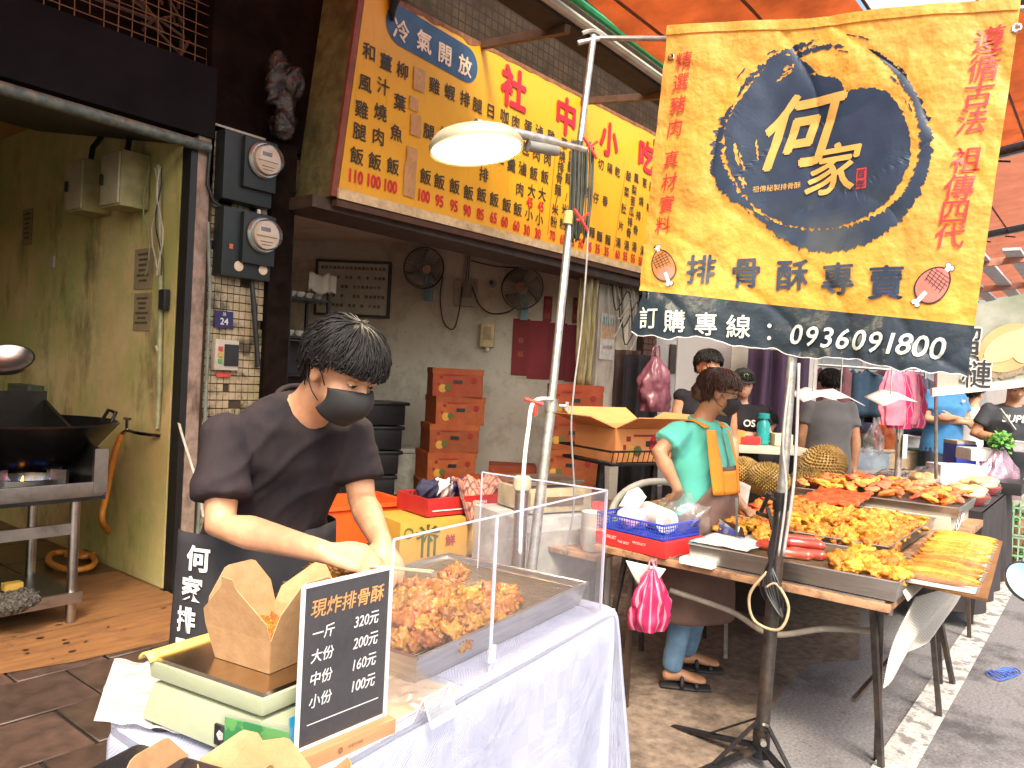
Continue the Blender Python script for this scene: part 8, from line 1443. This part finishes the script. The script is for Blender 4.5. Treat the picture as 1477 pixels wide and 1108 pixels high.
def simple(label, J, skin, hair='short', hm=hair_m, vox=.014, girth=1.):
    p = person(label); q = put_body(p, J, skin, vox, girth)
    for n in 'LR':
        a, fd = J['an'+n], J['f']; b0 = V((a.x, a.y, a.z-.045)); g = MB(); g.loft([(b0-fd*.05, J['s'], .042, .05), (b0+fd*.03, J['s'], .046, .052), (b0+fd*.12, J['s'], .054, .034), (b0+fd*.2, J['s'], .044, .026)], 14, .5); g.build('shoe', shoe_m, p, smooth=True)
    put_hair(p, J, hair, hm, 700, .08, 1.03) if hair else None; return p, q
def fold(J, hi=0.0): # crossed forearms in front of the chest
    f, s, k = J['f'], J['s'], J['k']
    J['elL'] = J['che']+s*.235*k-Z*.12*k+f*.03; J['elR'] = J['che']-s*.235*k-Z*.12*k+f*.03; J['wrL'] = J['che']-s*.08*k-Z*.09*k+f*.17*k; J['wrR'] = J['che']+s*.08*k-Z*.13*k+f*.18*k
    J['hnL'] = -s; J['hnR'] = s; J['hbL'] = f; J['hbR'] = f
# tank top man
p0 = ad(1018, 560, 5.5); J = stand(p0.x, p0.y, -2.3, 1.74); J['elR'] += J['f']*.03; p, q = simple('man in sleeveless black top standing behind the woman in turquoise', J, sk2, 'short', hair_m, .014, 1.1); shirt(p, J, blk_cloth, 'tank_top', .1, .86, 1.1, .016, .006, .015, sleeveless=True); trousers(p, J, blk_cloth)
# cap man
p0 = ad(1070, 560, 6.2); J = stand(p0.x, p0.y, -2.5, 1.62); fold(J); p, q = simple('person in black cap and black t-shirt with small white letters, looking down', J, sk3); shirt(p, J, blk_cloth, 't_shirt', .6); trousers(p, J, blk_cloth)
g = MB(); HR = J['HR']; g.lathe([(.084, -.005), (.09, .03), (.08, .07), (.05, .1), (.001, .112)], q(0, -.005, .03), 20, HR); g.build('cap', M('cap_black', (.015, .02, .018), .7), p, smooth=True); g = MB(); g.grid(lambda u, v: q((u-.5)*.14, .075+.07*v*(1-(2*u-1)**2*.5), .035-.02*v), 8, 4); g.build('cap_peak', MATS['cap_black'], p, smooth=True, solid=.004)
g = MB(); g.lathe([(.012, 0), (.02, .002)], q(0, .09, .075), 14, HR@Matrix.Rotation(math.radians(-75), 3, 'X')); g.build('cap_badge', M('badge_green', (.3, .55, .15), .5), p)
g = MB(); put(g, 'OS', J['che']+J['f']*.148+J['s']*.03, J['s'], Z, .075, .03); g.build('shirt_letters', white_plastic, p)
# seated woman with phone
p0 = ad(1108, 600, 7.0); an = -2.9; J = stand(p0.x, p0.y, an, 1.6); f, s = J['f'], J['s']; dz = V((0, 0, -.32))
for n in ('pel', 'wai', 'che', 'nk', 'hd', 'shL', 'shR', 'elL', 'elR', 'wrL', 'wrR', 'hpL', 'hpR'): J[n] = J[n]+dz
for n, g_ in (('L', 1), ('R', -1)): J['kn'+n] = J['hp'+n]+f*.4+s*.04*g_+Z*.06; J['an'+n] = V((J['kn'+n].x, J['kn'+n].y, .1))+f*.02
J['elR'] = J['shR']-Z*.26+f*.06; J['wrR'] = J['elR']+f*.16+Z*.17; J['hnR'] = Z+f*.2; J['hbR'] = -f; J['elL'] = J['shL']-Z*.26+f*.05; J['wrL'] = J['elL']+f*.2+Z*.02; J['hnL'] = f; J['hf'] = f-Z*.35
p, q = simple('young woman in black top with a bun, seated and looking at a phone', J, sk3, 'long'); g = MB(); g.ell(q(0, -.02, .13), (.04, .04, .035), 12); g.build('hair_bun', hair_m, p, smooth=True)
shirt(p, J, M('black_print_tee', (.03, .03, .035), .8, col2=(.12, .08, .08), scale=30, contrast=(.6, .7)), 't_shirt', .35); trousers(p, J, blk_cloth, 'shorts', .2)
g = MB(); g.box(J['wrR']+Z*.1+f*.02, (.012, .075, .15), an); tag(g.build('phone', M('phone_pink', (.4, .2, .22), .3), bevel=.004), 'phone held up by the seated young woman', 'phone')
g = MB(); c = J['pel']-Z*.12; g.lathe([(.17, 0), (.16, .03), (.001, .03)], c, 20); g.lathe([(.03, -.4), (.03, 0)], c, 10); tag(g.build('stool', M('stool_red', (.35, .05, .04), .5), smooth='auto'), 'small round stool under the seated young woman', 'stool')
# grey tee man seen from behind
p0 = ad(1196, 600, 6.6); J = stand(p0.x, p0.y, .55, 1.68); J['wrR'] = J['elR']+V((0, 0, -.25)); J['hnR'] = -Z; p, q = simple('man in plain grey t-shirt seen from behind beside the stall', J, sk2, 'short', hair_m, .014, 1.12); shirt(p, J, M('grey_tee', (.1, .1, .105), .85, var=.12, scale=5, sheen=.2), 't_shirt', .6, .8, 1.12, .015, .008, .03); trousers(p, J, M('dark_trousers', (.05, .05, .06), .8), 'trousers', 1, 1.05)
# blue tee man, arms crossed
p0 = ad(1360, 600, 7.9); J = stand(p0.x, p0.y, -2.2, 1.86); fold(J); p, q = simple('man in blue t-shirt and black shorts with folded arms', J, sk2, 'short', hair_m, .014, 1.12)
shirt(p, J, M('blue_tee', (.025, .16, .36), .8, var=.12, scale=5, sheen=.2), 't_shirt', .65, .84, 1.12, .015, .008, .03); trousers(p, J, M('black_shorts', (.02, .025, .04), .8), 'shorts', .45, 1.1)
g = MB(); g.box(J['che']+J['f']*.15+J['s']*.08+Z*.07, (.03, .03, .03)); g.build('shirt_emblem', white_plastic, p, bevel=.01)
# pale shirt person
p0 = ad(1403, 600, 8.5); J = stand(p0.x, p0.y, -.4, 1.66); p, q = simple('person in pale shirt turned away behind the man in blue', J, sk3); shirt(p, J, M('pale_tee', (.6, .6, .62), .8, var=.06), 't_shirt', .6, .8, 1.1, .015, .008, .03); trousers(p, J, M('khaki', (.35, .3, .22), .8))
# dark tee man choosing vegetables
p0 = ad(1456, 600, 6.7); J = stand(p0.x, p0.y, -2.75, 1.74, 0, .14); f, s = J['f'], J['s']; J['hf'] = f-Z*.6; J['hu'] = Z
J['elR'] = J['shR']+V((0, 0, -.24))-s*.1; J['wrR'] = J['elR']+f*.19+s*.14-Z*.0; J['hnR'] = f*.6+s*.8-Z*.2; J['hbR'] = Z; J['elL'] = J['shL']-Z*.27+s*.03; J['wrL'] = J['elL']+f*.2-Z*.02-s*.05; J['hnL'] = f-s*.3; J['hbL'] = Z
p, q = simple('man in black t-shirt with white lettering bending over a plastic tub at the road side', J, sk2, 'short', hair_m, .013, 1.12)
shirt(p, J, M('charcoal_tee', (.035, .04, .05), .8, var=.12), 't_shirt', .62, .82, 1.12, .015, .008, .03); trousers(p, J, M('beige_shorts', (.5, .42, .34), .8), 'shorts', .42, 1.1)
g = MB(); put(g, 'SUPER', J['che']+f*.163+Z*.04, s, Z, .085, .03, .15); g.build('shirt_letters', white_plastic, p)
g = MB(); g.bar(J['che']+f*.17+Z*.12-s*.14, J['che']+f*.17-Z*.05-s*.02, .03, .006); g.build('bag_strap', white_plastic, p)
c = (J['wrR']+J['wrL'])/2+f*.1-Z*.02; g = MB(); g.lathe([(.09, -.06), (.13, .02), (.14, .025), (.13, .015), (.088, -.055), (.001, -.055)], c, 4, Matrix.Rotation(.8, 3, 'Z')); tag(g.build('plastic_tub', clear_mat('tub_clear', (.9, .93, .95), .1, .5)), 'clear plastic tub held by the bending man', 'tub')
